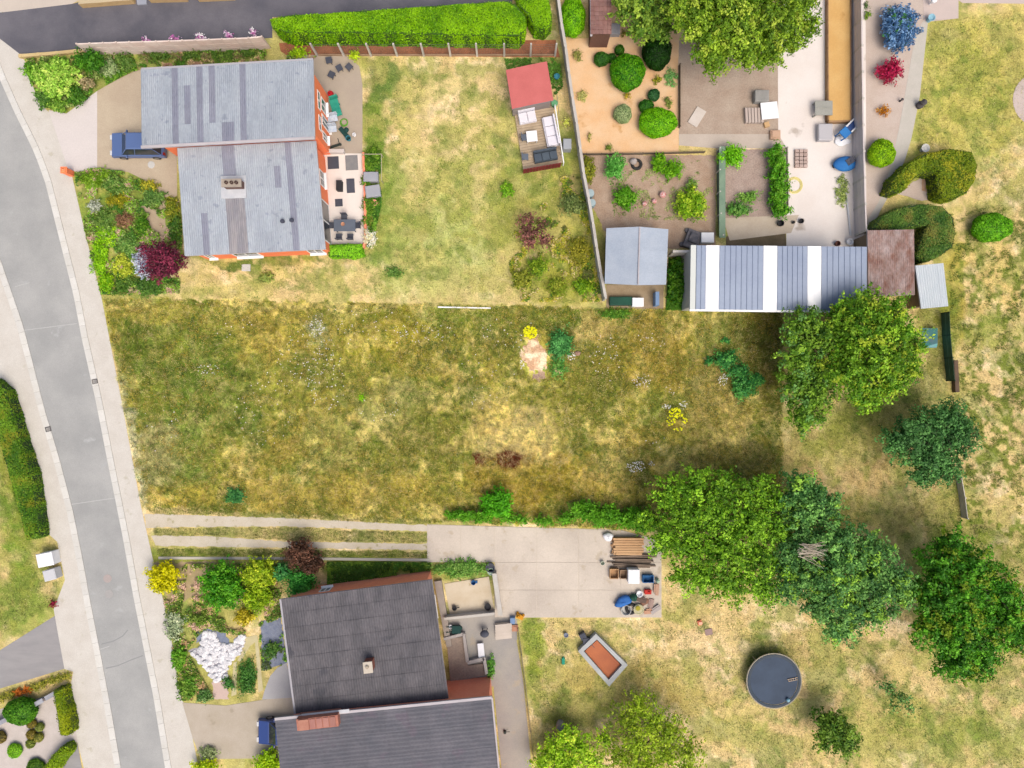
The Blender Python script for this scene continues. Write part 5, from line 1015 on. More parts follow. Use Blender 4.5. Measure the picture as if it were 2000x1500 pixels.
# plot fences: timber edging and green netting
dk = M("dark_edge_board", C(120, 106, 88), C(100, 88, 74), fine=0.15, rand=0.1)
panel_fence("board_edging", "low dark board edging below the orange sand garden", [(1134, 303), (1240, 302), (1326, 300), (1396, 298)], 0.35, 40, dk, dk, t=0.06, post=0.08)
panel_fence("board_edging", "low board fence between sand garden and brown soil plot", [(1326, 130), (1326, 200), (1326, 262)], 0.5, 40, dk, dk, t=0.06, post=0.08)
panel_fence("board_edging", "grey board fence along the vegetable garden's west netting", [(1400, 296), (1400, 380), (1402, 430), (1408, 478)], 0.9, 42, M("net_frame", C(110, 130, 112), C(90, 114, 96), fine=0.1), conc, t=0.05, post=0.1)
panel_fence("board_edging", "low grey edging between bean row and the pale yard", [(1536, 290), (1537, 360), (1538, 425)], 0.3, 40, conc, conc, t=0.06, post=0.08)
nb_ = W(1404, 380); o = MB().box(-0.25, 0.25, -3.7, 3.6, 0.9, 0.93).build("garden_netting", M("green_net", C(116, 146, 124), C(140, 166, 140), fine=0.2, fscale=30), None); o.location = (*nb_, 0); tag(o, "strip of faded green netting laid beside the fenced pink soil plot", "netting")
# white low edging of the meadow
o = MB().box(-2.15, 2.15, -0.05, 0.05, 0, 0.12).build("edging_kerb", white, None); o.location = (*W(907, 601), 0); o.rotation_euler = (0, 0, -0.02); tag(o, "short white concrete edging on the meadow's top boundary", "kerb")
# field fence at right and bits
panel_fence("timber_fence", "thin pale rail fence between mown grass and dry field", [(1866, 930), (1874, 975), (1880, 1030)], 0.8, 40, conc, conc, t=0.05, post=0.1)
o = MB().obox(0, 0, 0, 0.45, 0.35, 2.6, 0.05).build("timber_beam", M("old_beam", C(120, 96, 76), C(96, 78, 62), fine=0.2), None, bevel=0.04); o.location = (*W(1862, 735), 0); tag(o, "old brown timber beam lying at the dry field's edge", "beam")
panel_fence("mesh_fence", "dark green mesh fence beside the turquoise play tent", [(1838, 612), (1840, 660), (1846, 720), (1852, 785)], 1.1, 44, M("green_mesh_panel", C(50, 86, 66), C(70, 104, 80), fine=0.2), M("green_post", C(36, 66, 50), fine=0.1), t=0.03, post=0.07)
panel_fence("wire_edge", "thin wire fence between grey path and the lower lawn", [(1012, 1225), (1022, 1300), (1034, 1400), (1044, 1500)], 0.5, 50, M("thin_grey", C(150, 150, 130), fine=0.1), M("thin_grey", C(1, 1, 1)), t=0.02, post=0.05)
panel_fence("garden_wall", "diagonal grey wall with pale coping above the white gravel garden", [(-30, 1424), (20, 1400), (70, 1374), (140, 1334)], 0.7, 36, M("wall_grey", C(104, 98, 100), C(124, 116, 116), fine=0.1), M("wall_grey", C(1, 1, 1)), t=0.16, post=0.2, cap=M("coping_steel", C(190, 194, 204), C(150, 150, 160), fine=0.1))
# netting frame beside the patio
f = MB()
for a, b_ in (((707, 301), (745, 301)), ((745, 301), (745, 352)), ((707, 330), (707, 301))):
    x0, y0 = W(*a, 0.8); x1, y1 = W(*b_, 0.8); f.tube((x0, y0, 0.8), (x1, y1, 0.8), 0.03)
for a in ((707, 301), (745, 301), (745, 352)): x0, y0 = W(*a, 0.8); f.tube((x0, y0, 0), (x0, y0, 0.8), 0.03)
tag(f.build("climbing_frame", M("pale_pipe", C(196, 190, 160), fine=0.08)), "thin pale pipe frame on the lawn right of the patio", "frame")
MBk = MB(); MBk.prism(WP([(709, 300), (713, 300), (717, 380), (718, 470), (713, 486), (709, 486), (713, 470), (712, 380)]), 0, 0.35)
tag(MBk.build("brick_edging", orange2), "thin salmon brick edging along the cream patio's east side", "edging")
# pit terrace of the dark roofed house
pt = W(915, 1165); ter = empty("sunken_terrace", (*pt, 0), "cream floored walled terrace at the dark roofed house's northeast corner", "terrace")
MB().prism(local([(868, 1140), (955, 1126), (966, 1196), (880, 1206)], 0, pt), 0, 0.05).build("floor", M("terrace_cream", C(232, 218, 192), C(218, 200, 170), scale=0.7, fine=0.06, spots=(1.0, 0.66, C(190, 170, 130))), ter)
for a, b_, h, w, m in (((962, 1120), (974, 1202), 0.9, 7, M("wall_lavender", C(196, 184, 176), fine=0.08)), ((868, 1206), (966, 1196), 0.7, 5, M("wall_pale", C(224, 218, 214), fine=0.06))):
    MB().prism(local([a, (a[0] + (w if h > .8 else 0), a[1] + (0 if h > .8 else w)), (b_[0] + (w if h > .8 else 0), b_[1] + (0 if h > .8 else w)), b_], h, pt), 0, h).build("wall", m, ter)
    MB().prism(local([(a[0] - 1, a[1]), (a[0] + (w + 1 if h > .8 else 0), a[1] + (0 if h > .8 else w)), (b_[0] + (w + 1 if h > .8 else 0), b_[1] + (0 if h > .8 else w)), (b_[0] - 1, b_[1])], h, pt), h + 0.002, h + 0.05).build("coping", M("coping_pale", C(1, 1, 1)), ter)
MB().prism(local([(848, 1136), (862, 1134), (882, 1262), (872, 1264)], 0.4, pt), 0, 0.4).build("parapet", M("grey_parapet", C(188, 176, 164), C(168, 158, 148), fine=0.08), ter)
sheet("path", [(966, 1250), (1008, 1246), (1022, 1330), (1044, 1560), (985, 1560), (962, 1320)], M("path_grey", C(170, 166, 162), C(184, 178, 168), scale=0.7, fine=0.1, spots=(0.8, 0.6, C(190, 178, 160))), 0.016)
sheet("patio", [(872, 1206), (964, 1198), (1010, 1210), (1010, 1250), (966, 1252), (972, 1340), (880, 1345)], M("path_grey", C(1, 1, 1)), 0.012)
tw = W(920, 1280); tl = empty("terrace", (*tw, 0), "brown grey terrace with a pale angled wall beside the dark roofed house", "terrace")
MB().prism(local([(872, 1248), (906, 1244), (914, 1300), (946, 1296), (952, 1318), (880, 1334)], 0.15, tw), 0, 0.15).build("floor", M("terrace_brown", C(160, 144, 132), C(178, 160, 146), scale=1.2, fine=0.14, fscale=8), tl)
for q in ([(866, 1246), (904, 1236), (905, 1242), (867, 1251)], [(903, 1238), (908, 1238), (916, 1292), (910, 1294)], [(912, 1292), (944, 1284), (946, 1290), (914, 1298)], [(942, 1284), (948, 1284), (953, 1316), (948, 1318)]):
    MB().prism(local(q, 0.5, tw), 0, 0.5).build("wall", M("angled_wall", C(196, 190, 186), C(180, 172, 168), fine=0.08), tl)
st = W(987, 1234); sp = empty("garden_steps", (*st, 0), "pale concrete garden steps beside the yard's lower left corner", "steps")
for k in range(5):
    y0 = 1216 + k * 6.6; MB().prism(local([(967, y0 + .5), (999, y0 - 3), (1000, y0 + 3.2), (968, y0 + 6.6)], 0, st), 0, 0.1 + 0.1 * (4 - k)).build("step", M("step_pale", C(226, 214, 202), C(212, 200, 186), fine=0.06, rand=0.05), sp)

# ------------------------------------------------------------------ cars
def car(label, px, py, rz, body, L=4.4, Wd_=1.8, ht=1.55):
    x, y = W(px, py, 0.8); t = empty("parked_car", (x, y, 0), label, "car", rz=rz)
    bm_ = MB(); w = Wd_ / 2
    prof = [(-L / 2, 0.35), (-L / 2, 0.75), (-L / 2 + 0.15, 0.95), (L / 2 - 0.9, 0.95), (L / 2 - 0.12, 0.8), (L / 2, 0.6), (L / 2, 0.35)]
    sec = [(0.0, 0.98), (1.0, 1.0)]; n = len(prof); vs = []
    for s_, ins_ in ((-1, 0.08), (-1, 0.0), (1, 0.0), (1, 0.08)):
        for (a, z) in prof: vs.append((a * (1 - 0.02 * (ins_ > 0)), s_ * (w - (ins_ if z > 0.9 else 0)), z + (0.0 if ins_ == 0 else 0.02 * (z > .9))))
    fs = []
    for k in range(3):
        for i in range(n - 1): fs.append([k * n + i, k * n + i + 1, (k + 1) * n + i + 1, (k + 1) * n + i])
    fs.append([k for k in range(n)]); fs.append([3 * n + k for k in range(n)][::-1]); bm_.add(vs, fs)
    bo = bm_.build("body", body, t, bevel=0.05)
    c = MB(); x0, x1 = -L / 2 + 0.15, L / 2 - 1.0; r0, r1 = -L / 2 + 0.5, L / 2 - 1.75
    c.add([(x0, -w + .06, 0.95), (x1, -w + .06, 0.95), (x1, w - .06, 0.95), (x0, w - .06, 0.95), (r0, -w + .28, ht), (r1, -w + .28, ht), (r1, w - .28, ht), (r0, w - .28, ht)], [[0, 1, 5, 4], [1, 2, 6, 5], [2, 3, 7, 6], [3, 0, 4, 7], [4, 5, 6, 7]])
    c.build("cabin", glass, t)
    r = MB(); r.add([(r0 - .03, -w + .25, ht - .02), (r1 + .03, -w + .25, ht - .02), (r1 + .03, w - .25, ht - .02), (r0 - .03, w - .25, ht - .02), (r0 + .05, -w + .34, ht + .05), (r1 - .05, -w + .34, ht + .05), (r1 - .05, w - .34, ht + .05), (r0 + .05, w - .34, ht + .05)], [[0, 1, 5, 4], [1, 2, 6, 5], [2, 3, 7, 6], [3, 0, 4, 7], [4, 5, 6, 7], [3, 2, 1, 0]]).build("roof", body, t, bevel=0.02)
    pl = MB()
    for s_ in (-1, 1):
        for a in (x0, 0.1, x1):
            b_ = r0 + (r1 - r0) * (a - x0) / (x1 - x0); pl.tube((a, s_ * (w - .07), 0.95), (b_, s_ * (w - .27), ht), 0.035)
    pl.build("pillar", body, t)
    for sx in (-1, 1):
        for sy in (-1, 1):
            wv = MB(); wv.tube((sx * L * 0.31, sy * (w - 0.2), 0.32), (sx * L * 0.31, sy * (w + 0.01), 0.32), 0.32, n=18); wo = wv.build("wheel", M("tyre", (0.02, 0.02, 0.02), fine=0.1), t)
            rv = MB(); rv.tube((sx * L * 0.31, sy * (w + 0.012), 0.32), (sx * L * 0.31, sy * (w + 0.03), 0.32), 0.19, n=14); rv.build("rim", M("alloy", C(170, 172, 178), fine=0.03, rough=0.3, metal=0.8), wo)
        MB().obox(L / 2 - 0.02, sx * (w - 0.3), 0.6, 0.76, 0.16, 0.36).build("headlight", M("lamp_glass", C(230, 232, 236), rough=0.15, fine=0.02), t)
        MB().obox(-L / 2 + 0.02, sx * (w - 0.2), 0.6, 0.85, 0.12, 0.22).build("tail_light", M("tail_red", C(150, 20, 20), rough=0.2, fine=0.02), t)
        MB().obox(L / 2 - 1.45, sx * (w + 0.09), 0.95, 1.1, 0.1, 0.2).build("mirror", body, t, bevel=0.02)
    MB().obox(L / 2 + 0.01, 0, 0.38, 0.52, 0.06, Wd_ * 0.7).build("bumper", M("black_plastic", (0.02, 0.02, 0.025), fine=0.05), t)
    return t
car("blue car half hidden under the light grey roof's west overhang", 268, 283, math.pi, M("car_blue", C(100, 124, 176), rough=0.25, fine=0.02), L=4.3, Wd_=1.85, ht=1.75)
car("dark blue car nosing out from under the dark lower roof", 556, 1430, math.pi, M("car_navy", C(60, 84, 150), rough=0.25, fine=0.02), L=4.4, Wd_=1.85, ht=1.6)

# ------------------------------------------------------------------ garden furniture and small things
def put(o, px, py, label, cat, group=None, rz=0.0, z=0.0):
    x, y = W(px, py, z); o.location = (x, y, z); o.rotation_euler = (0, 0, rz); return tag(o, label, cat, group)
def simple(name, mb, mat, px, py, label, cat, group=None, rz=0.0, z=0.0, bevel=0.0, smooth=False): return put(mb.build(name, mat, None, bevel=bevel, smooth=smooth), px, py, label, cat, group, rz, z)
anth = M("anthracite", C(74, 78, 92), C(88, 92, 104), fine=0.1, rand=0.05)
# trampoline
x, y = W(1512, 1330, 0.9); tp = empty("trampoline", (x, y, 0), "round trampoline with dark blue mat on the lower lawn", "trampoline")
r_ = 2.12
MB().lathe(0, 0, [(r_ * 0.9, 0.88), (0.01, 0.86)], 48, False).build("mat", M("tramp_mat", C(74, 90, 112), C(66, 80, 100), scale=0.8, fine=0.06), tp)
MB().lathe(0, 0, [(r_ * 0.90, 0.9), (r_ * 0.92, 0.93), (r_, 0.93), (r_ + .03, 0.89), (r_ * 0.95, 0.87)], 48, False).build("pad", M("tramp_pad", C(60, 76, 92), C(80, 88, 96), fine=0.08), tp)
ring = MB()
for k in range(48):
    a0, a1 = k / 48 * 2 * math.pi, (k + 1) / 48 * 2 * math.pi; ring.tube(((r_ + .07) * math.cos(a0), (r_ + .07) * math.sin(a0), 0.88), ((r_ + .07) * math.cos(a1), (r_ + .07) * math.sin(a1), 0.88), 0.05, n=6)
ring.build("frame", M("tramp_frame", C(186, 178, 160), fine=0.08), tp)
for k in range(6): a = k * math.pi / 3 + .2; MB().tube((r_ * math.cos(a), r_ * math.sin(a), 0), (r_ * math.cos(a), r_ * math.sin(a), 0.86), 0.04).build("leg", M("tramp_frame", C(1, 1, 1)), tp)
lad = MB(); lad.tube((-0.1, 0.02, 0), (0.7, 0.2, 0), 0.03); lad.tube((0.0, -0.12, 0), (0.72, 0.02, 0), 0.03)
for k in range(4): lad.tube((0.05 + k * .18, -.1 + k * .035, 0), (0.0 + k * .18, 0.04 + k * .04, 0), 0.025)
simple("toy_ladder", lad, M("pale_wood", C(200, 180, 160), fine=0.1), 1540, 1328, "small pale ladder lying on the trampoline mat", "ladder", z=0.93)
simple("toy_ball", MB().ell(0, 0, 0.14, 0.15, 0.15, 0.14), M("pale_blue", C(150, 200, 220), fine=0.05), 1538, 1366, "pale blue ball near the trampoline's lower rim", "ball", z=0.9, smooth=True)
# paddling pool / sand box
pb = W(1178, 1289); pool = empty("garden_basin", (*pb, 0), "tilted rectangular basin with grey rim and rust orange inside on the lawn", "basin")
PO = [(1164, 1238), (1226, 1299), (1190, 1341), (1129, 1272)]; PI = [(1166, 1249), (1215, 1299), (1189, 1328), (1140, 1272)]
rim = MB(); a = local(PO, 0.6, pb); b_ = local(PI, 0.6, pb)
for i in range(4): j = (i + 1) % 4; rim.prism([a[i], a[j], b_[j], b_[i]], 0, 0.6)
rim.build("rim", M("rim_grey", C(204, 208, 208), C(184, 188, 188), fine=0.06), pool)
MB().prism(local([(1166, 1251), (1213, 1299), (1189, 1326), (1142, 1272)], 0.35, pb), 0, 0.35).build("filling", M("rust_orange", C(206, 122, 78), C(184, 106, 72), scale=0.8, fine=0.1, spots=(0.9, 0.62, C(140, 80, 56))), pool)
pm = MB(); pm.obox(0, 0, 0, 0.5, 0.7, 0.45); pm.obox(-0.35, 0.35, 0, 0.45, 0.5, 0.5, 0.5); pm.tube((0.1, 0, 0.3), (0.6, -0.6, 0.3), 0.06)
simple("pool_pump", pm, anth, 1146, 1248, "dark pump unit at the orange basin's upper left corner", "pump", bevel=0.04)
simple("small_pot", MB().lathe(0, 0, [(0.12, 0), (0.17, 0.3), (0.2, 0.3), (0.2, 0.33), (0.15, 0.33), (0.13, 0.25)], 12), M("grey_pot", C(130, 140, 160), fine=0.06), 1105, 1238, "small grey blue pot on the lawn above the orange basin", "pot")
simple("watering_toy", MB().obox(0, 0, 0, 0.2, 0.25, 0.5).tube((0, 0.25, 0.2), (0, 0.5, 0.35), 0.03), M("teal_plastic", C(40, 160, 130), fine=0.05), 1100, 1290, "small teal watering toy lying on the lawn", "toy", bevel=0.03)
br = MB(); br.lathe(0, 0, [(0.3, 0), (0.34, 0.3), (0.34, 0.6), (0.3, 0.85), (0.26, 0.85), (0.26, 0.8)], 16)
simple("barrel", br, M("grey_white_barrel", C(190, 184, 182), C(170, 162, 160), fine=0.1), 1094, 1412, "grey white barrel beside the bright green leafy clump at the bottom", "barrel", smooth=False)
simple("brick_stack", MB().obox(0, 0, 0, 0.2, 0.35, 0.35, .3).obox(0.02, 0.0, 0.2, 0.3, 0.3, 0.2, .1), orange2, 1366, 1215, "small orange brick pair lying on dry grass under the walnut tree", "bricks")
simple("paving_slab", MB().obox(0, 0, 0, 0.06, 0.6, 0.5, .2), M("slab_mauve", C(170, 144, 138), fine=0.1), 1384, 1234, "mauve paving slab on dry grass beside the brick pair", "slab")
# yard clutter east side
wb_ = W(1222, 1064); ws = empty("timber_stack", (*wb_, 0), "stack of light tan boards at the yard's northeast corner", "timber stack")
for j in range(4):
    for k in range(7): MB().obox(0.05 * j, -0.62 + k * 0.2, 0.15 * j, 0.15 * j + 0.13, 2.3 + rnd.uniform(-.2, .2), 0.17).build("board", M("tan_board", C(222, 180, 134), C(206, 160, 116), fine=0.1, rand=0.1), ws)
wb2 = W(1232, 1096); ws = empty("timber_stack", (*wb2, 0), "row of weathered grey brown planks below the tan board stack", "timber stack")
for k in range(9): MB().obox(rnd.uniform(-.2, .3), -0.45 + k * 0.13, 0.0, 0.15 + (k % 3) * 0.07, 3.4 + rnd.uniform(-.5, .3), 0.1, rnd.uniform(-.05, .05)).build("plank", M("grey_plank", C(150, 132, 116), C(120, 104, 90), fine=0.15, rand=0.2), ws)
def crate(px, py, w, l, h, mat, label, cat="crate", rz=0.0, group=None):
    m = MB(); t_ = 0.05
    m.box(-w/2, w/2, -l/2, l/2, 0, 0.05); m.box(-w/2, w/2, -l/2, -l/2 + t_, 0.05, h); m.box(-w/2, w/2, l/2 - t_, l/2, 0.05, h); m.box(-w/2, -w/2 + t_, -l/2 + t_, l/2 - t_, 0.05, h); m.box(w/2 - t_, w/2, -l/2 + t_, l/2 - t_, 0.05, h)
    return simple("crate", m, mat, px, py, label, cat, group, rz)
def lidded(px, py, w, l, h, mat, label, cat="box", rz=0.0, name="lidded_box", lid=None):
    x, y = W(px, py, h); t = empty(name, (x, y, 0), label, cat, rz=rz)
    MB().obox(0, 0, 0, h, w, l).build("body", mat, t, bevel=0.03); MB().obox(0, 0, h + 0.003, h + 0.07, w * 1.06, l * 1.06, 0, 0.9).build("lid", lid or mat, t, bevel=0.02)
    return t
wplast = M("white_plastic", C(246, 248, 250, 1.0), C(236, 238, 244, 1.0), fine=0.04)
crate(1198, 1118, 0.7, 0.8, 0.5, M("tan_board", C(1, 1, 1)), "tan wooden crate left of the white freezer")
crate(1216, 1119, 0.6, 0.7, 0.5, M("dull_board", C(176, 144, 116), fine=0.1), "brown wooden crate touching the white freezer")
lidded(1238, 1126, 0.9, 1.1, 0.9, wplast, "white chest freezer at the yard's east side", "freezer")
crate(1264, 1128, 0.9, 0.6, 0.5, M("blue_plastic", C(40, 100, 160), C(50, 116, 176), fine=0.06), "blue plastic crate right of the white freezer")
simple("milk_churn", MB().lathe(0, 0, [(0.16, 0), (0.16, 0.4), (0.09, 0.5), (0.1, 0.6)], 12), M("pale_green", C(180, 206, 180), fine=0.05), 1283, 1132, "pale green can beside the blue crate", "can")
simple("white_sack", MB().ell(0, 0, 0.25, 0.4, 0.35, 0.28, lump=.15, seed=2), wplast, 1187, 1047, "white sack at the yard's top right corner", "sack", smooth=True)
simple("white_bucket", MB().lathe(0, 0, [(0.13, 0), (0.17, 0.35), (0.15, 0.35), (0.12, 0.05)], 12), M("pale_bucket", C(214, 224, 206), fine=0.05), 1176, 1098, "small pale bucket left of the grey plank row", "bucket")
blt = M("blue_tarp", C(40, 104, 190), C(60, 126, 206), scale=2, fine=0.12, bump=0.4)
simple("tarp_bundle", MB().ell(0, 0, 0.3, 0.75, 0.42, 0.32, lump=.18, seed=5), blt, 1216, 1172, "bright blue tarp bundle at the yard's junk pile", "tarp", rz=0.45, smooth=True)
simple("tarp_bundle", MB().ell(0, 0, 0.3, 0.35, 0.3, 0.3, lump=.18, seed=6), M("dark_green_tarp", C(1, 1, 1)), 1236, 1165, "dark green bundle between blue tarp and red canister", "tarp", smooth=True)
ty = MB()
def torus(m, cx, cy, cz, R0, r0, n=22, k=8):
    vs = []; fs = []
    for i in range(n):
        for j in range(k):
            a = 2*math.pi*i/n; b_ = 2*math.pi*j/k; vs.append((cx + (R0 + r0*math.cos(b_))*math.cos(a), cy + (R0 + r0*math.cos(b_))*math.sin(a), cz + r0*math.sin(b_)))
    for i in range(n):
        for j in range(k): fs.append([i*k+j, ((i+1)%n)*k+j, ((i+1)%n)*k+(j+1)%k, i*k+(j+1)%k])
    return m.add(vs, fs)
torus(ty, 0, 0, 0.12, 0.36, 0.13); simple("old_tyre", ty, M("tyre", (0, 0, 0)), 1232, 1188, "black tyre lying left in the junk pile", "tyre", smooth=True)
simple("cable_reel", torus(MB().lathe(0, 0, [(0.3, 0), (0.3, 0.35), (0.2, 0.36)], 16), 0, 0, 0.3, 0.36, 0.08), M("cream_reel", C(206, 200, 160), fine=0.08), 1246, 1188, "cream and yellow drum in the junk pile", "drum")
simple("yellow_disc", MB().lathe(0, 0, [(0.2, 0), (0.2, 0.05), (0.12, 0.06)], 14), M("mustard", C(176, 166, 50), fine=0.08), 1246, 1188, "mustard yellow disc resting on the cream drum", "disc", z=0.4)
simple("fuel_can", MB().obox(0, 0, 0, 0.4, 0.55, 0.35).tube((0, 0, .4), (0.15, 0.05, 0.5), 0.05), M("red_can", C(206, 50, 40), fine=0.06), 1264, 1154, "red canister at the junk pile's top", "can", bevel=0.04)
simple("white_tub", MB().lathe(0, 0, [(0.22, 0), (0.26, 0.35), (0.22, 0.35), (0.2, 0.1)], 14), wplast, 1248, 1158, "white tub left of the red canister", "tub")
simple("bath_tub", MB().lathe(0, 0, [(0.3, 0), (0.42, 0.3), (0.38, 0.3), (0.28, 0.05)], 18), M("grey_tub", C(200, 200, 196), fine=0.06), 1222, 1190, "pale tub at the junk pile's lower left", "tub")
for k, (xq, yq, an, c_, lb) in enumerate([(1258, 1178, 0.5, C(150, 110, 90), "brown board across the junk pile"), (1272, 1180, 1.4, C(176, 150, 140), "pinkish grey board upright at the junk pile's right"), (1268, 1194, 0.1, C(210, 160, 130), "salmon board at the junk pile's bottom"), (1280, 1190, 0.6, C(190, 180, 176), "pale grey board in the junk pile's corner"), (1282, 1150, 1.5, C(200, 160, 136), "tan board beside the red canister"), (1250, 1170, -0.3, C(110, 90, 80), "dark brown board in the junk pile's middle")]):
    simple("scrap_board", MB().obox(0, 0, 0.05 * k, 0.05 * k + 0.1, 0.9, 0.28).obox(0.1, 0.2, 0.05 * k, 0.05 * k + 0.07, 0.7, 0.12), M("scrap_%s" % "abcdef"[k], c_, fine=0.15), xq, yq, lb, "board", rz=an)
# yard fire bowl etc.
simple("fire_bowl", MB().lathe(0, 0, [(0.3, 0), (0.34, 0.5), (0.38, 0.55), (0.3, 0.55), (0.28, 0.4)], 16), anth, 958, 1106, "dark barrel at the terrace wall's top end", "barrel")
simple("flower_pot", MB().lathe(0, 0, [(0.2, 0), (0.28, 0.4), (0.3, 0.4), (0.26, 0.44), (0.22, 0.4)], 14), M("mint", C(196, 222, 200), fine=0.05), 959, 1114, "mint green pot against the dark barrel", "pot")
simple("black_planter", MB().lathe(0, 0, [(0.18, 0), (0.26, 0.4), (0.28, 0.42), (0.22, 0.42), (0.2, 0.3)], 14), M("black_plastic", C(1, 1, 1)), 953, 1183, "black round planter in the cream terrace's corner", "planter")
simple("black_planter", MB().lathe(0, 0, [(0.12, 0), (0.18, 0.3), (0.2, 0.3), (0.14, 0.31), (0.14, 0.2)], 14).tube((0.15, 0, .2), (0.4, 0.1, .25), 0.04), M("black_plastic", C(1, 1, 1)), 888, 1186, "small black watering pot at the cream terrace's left", "pot")
simple("blue_bucket", MB().lathe(0, 0, [(0.15, 0), (0.2, 0.35), (0.17, 0.35), (0.14, 0.08)], 14).obox(.25, 0, 0, .15, .15, .2), M("blue_plastic", C(1, 1, 1)), 925, 1136, "blue bucket at the cream terrace's top edge", "bucket")
simple("green_barrow", MB().obox(0, 0, 0.1, 0.5, 0.6, 0.5, 0, 1.2).tube((-.3, .2, .3), (-.8, .22, .5), .03).tube((-.3, -.2, .3), (-.8, -.22, .5), .03).lathe(.35, 0, [(.12, 0), (.12, .2)], 10), M("dark_teal", C(20, 70, 66), fine=0.1), 892, 1226, "dark teal wheelbarrow by the brown grey terrace", "wheelbarrow")
simple("white_pot", MB().lathe(0, 0, [(0.12, 0), (0.17, 0.3), (0.13, 0.3), (0.11, 0.1)], 12), wplast, 880, 1222, "small white pot left of the dark teal wheelbarrow", "pot")
simple("grill_dome", MB().ell(0, 0, 0.7, 0.36, 0.3, 0.22).tube((.2, .2, 0), (.15, .15, .6), .03).tube((-.2, .2, 0), (-.15, .15, .6), .03).tube((0, -.25, 0), (0, -.2, .6), .03), anth, 947, 1232, "dark domed kettle grill on the grey path", "grill", smooth=True)
simple("blue_sack", MB().obox(0, 0, 0, 0.5, 0.45, 0.6, 0, 0.85), M("steel_blue", C(130, 160, 200), fine=0.08), 1001, 1209, "blue grey sack at the yard's lower left corner", "sack", bevel=0.06)
simple("yellow_toy", MB().obox(0, 0, 0.1, 0.4, 0.6, 0.35).lathe(.25, .15, [(.12, 0), (.12, .2)], 10).lathe(-.25, .15, [(.12, 0), (.12, .2)], 10).obox(-.1, 0, .4, .6, .2, .2), M("yellow_plastic", C(230, 160, 30), fine=0.06), 1015, 1202, "yellow orange toy truck beside the blue grey sack", "toy", rz=-.4, bevel=0.03)
simple("white_bench", MB().obox(0, 0, 0.3, 0.36, 0.5, 1.2).obox(0, .45, 0, .3, .4, .08).obox(0, -.45, 0, .3, .4, .08), wplast, 940, 1268, "narrow white bench beside the angled terrace wall", "bench", rz=.1)
simple("plant_tray", MB().obox(0, 0, 0, 0.15, 0.5, 0.5).obox(0, 0, .15, .2, .3, .3), M("clay", C(206, 150, 120), fine=0.08), 1006, 1226, "clay tray right of the pale garden steps", "tray")
simple("watering_can", MB().lathe(0, 0, [(0.12, 0), (0.12, 0.25), (0.08, .28)], 12).tube((0.1, 0, 0.1), (0.4, 0.1, 0.3), 0.025), M("dark_can", C(50, 60, 56), fine=0.1), 986, 1428, "dark watering can on the grey path at the bottom", "can")
# beehive-like white boxes
lidded(88, 1093, 1.25, 1.05, 0.9, wplast, "larger white box at the left garden by the pavement", "box", rz=0.2, name="meter_box")
lidded(97, 1123, 0.95, 0.85, 0.8, M("pale_box", C(220, 222, 226), fine=0.05), "smaller white box below the larger one by the left pavement", "box", rz=0.25, name="meter_box")
# terracotta post, drains
mp = MB(); mp.obox(0, 0, 0, 1.0, 0.42, 0.42); mp.obox(0, 0, 1.003, 1.08, 0.52, 0.52); mp.obox(0, 0, 1.083, 1.2, 0.3, 0.3, 0, .3)
simple("gate_pillar", mp, orange, 141, 340, "terracotta brick gate pillar at the pale drive's corner", "pillar")
grate = M("iron", C(90, 86, 88), fine=0.15)
def drain(px, py, rz, label, g="drain grates in the gutter"):
    t = empty("drain_grate", (*W(px, py), 0.05), label, "drain", g, rz)
    f = MB(); f.box(-.22, .22, -.2, -.16, 0, .03); f.box(-.22, .22, .16, .2, 0, .03); f.box(-.22, -.18, -.16, .16, 0, .03); f.box(.18, .22, -.16, .16, 0, .03); f.build("frame", grate, t)
    for k in range(4): MB().box(-.17, .17, -.13 + k * .08, -.09 + k * .08, 0.0, .025).build("bar", grate, t)
drain(186, 745, 0.2, "iron drain grate in the east gutter beside the meadow"); drain(95, 838, 0.2, "iron drain grate in the west gutter by the dark hedge")
for (xq, yq, c_, lb) in ((210, 1130, C(188, 176, 172), "pinkish round manhole cover in the lower road"), (213, 1160, C(182, 180, 178), "grey round manhole cover just below the pinkish one")):
    simple("manhole_cover", MB().lathe(0, 0, [(0.34, 0.0), (0.34, 0.012), (0.3, 0.012), (0.29, 0.009), (0.02, 0.009)], 20), M("cover_%d" % yq, c_, fine=0.1), xq, yq, lb, "manhole cover", z=0.02)
# sewn crack lines on the road
for pts in ([(198, 1258), (222, 1252), (240, 1242), (250, 1230)], [(207, 1305), (230, 1300), (258, 1288), (280, 1280)]):
    m = MB()
    for a, b_ in zip(pts[:-1], pts[1:]):
        x0, y0 = W(*a); x1, y1 = W(*b_); d_ = Vector((x1 - x0, y1 - y0)).normalized() * 0.04; m.prism([(x0 - d_.y, y0 + d_.x), (x0 + d_.y, y0 - d_.x), (x1 + d_.y, y1 - d_.x), (x1 - d_.y, y1 + d_.x)], 0.0, 0.024)
    tag(m.build("road_crack", M("crack_seal", C(156, 158, 160), fine=0.1)), kind="structure")
for k, pts in enumerate([((48, 645), (150, 632)), ((140, 985), (228, 972)), ((30, 560), (58, 552)), ((196, 1268), (214, 1262))]):
    m = MB(); (x0, y0), (x1, y1) = W(*pts[0]), W(*pts[1]); d_ = Vector((x1 - x0, y1 - y0)).normalized() * 0.03; m.prism([(x0 - d_.y, y0 + d_.x), (x0 + d_.y, y0 - d_.x), (x1 + d_.y, y1 - d_.x), (x1 - d_.y, y1 + d_.x)], 0.0, 0.0235)
    tag(m.build("road_seam", M("pale_seam", C(200, 201, 200), fine=0.12)), kind="structure")
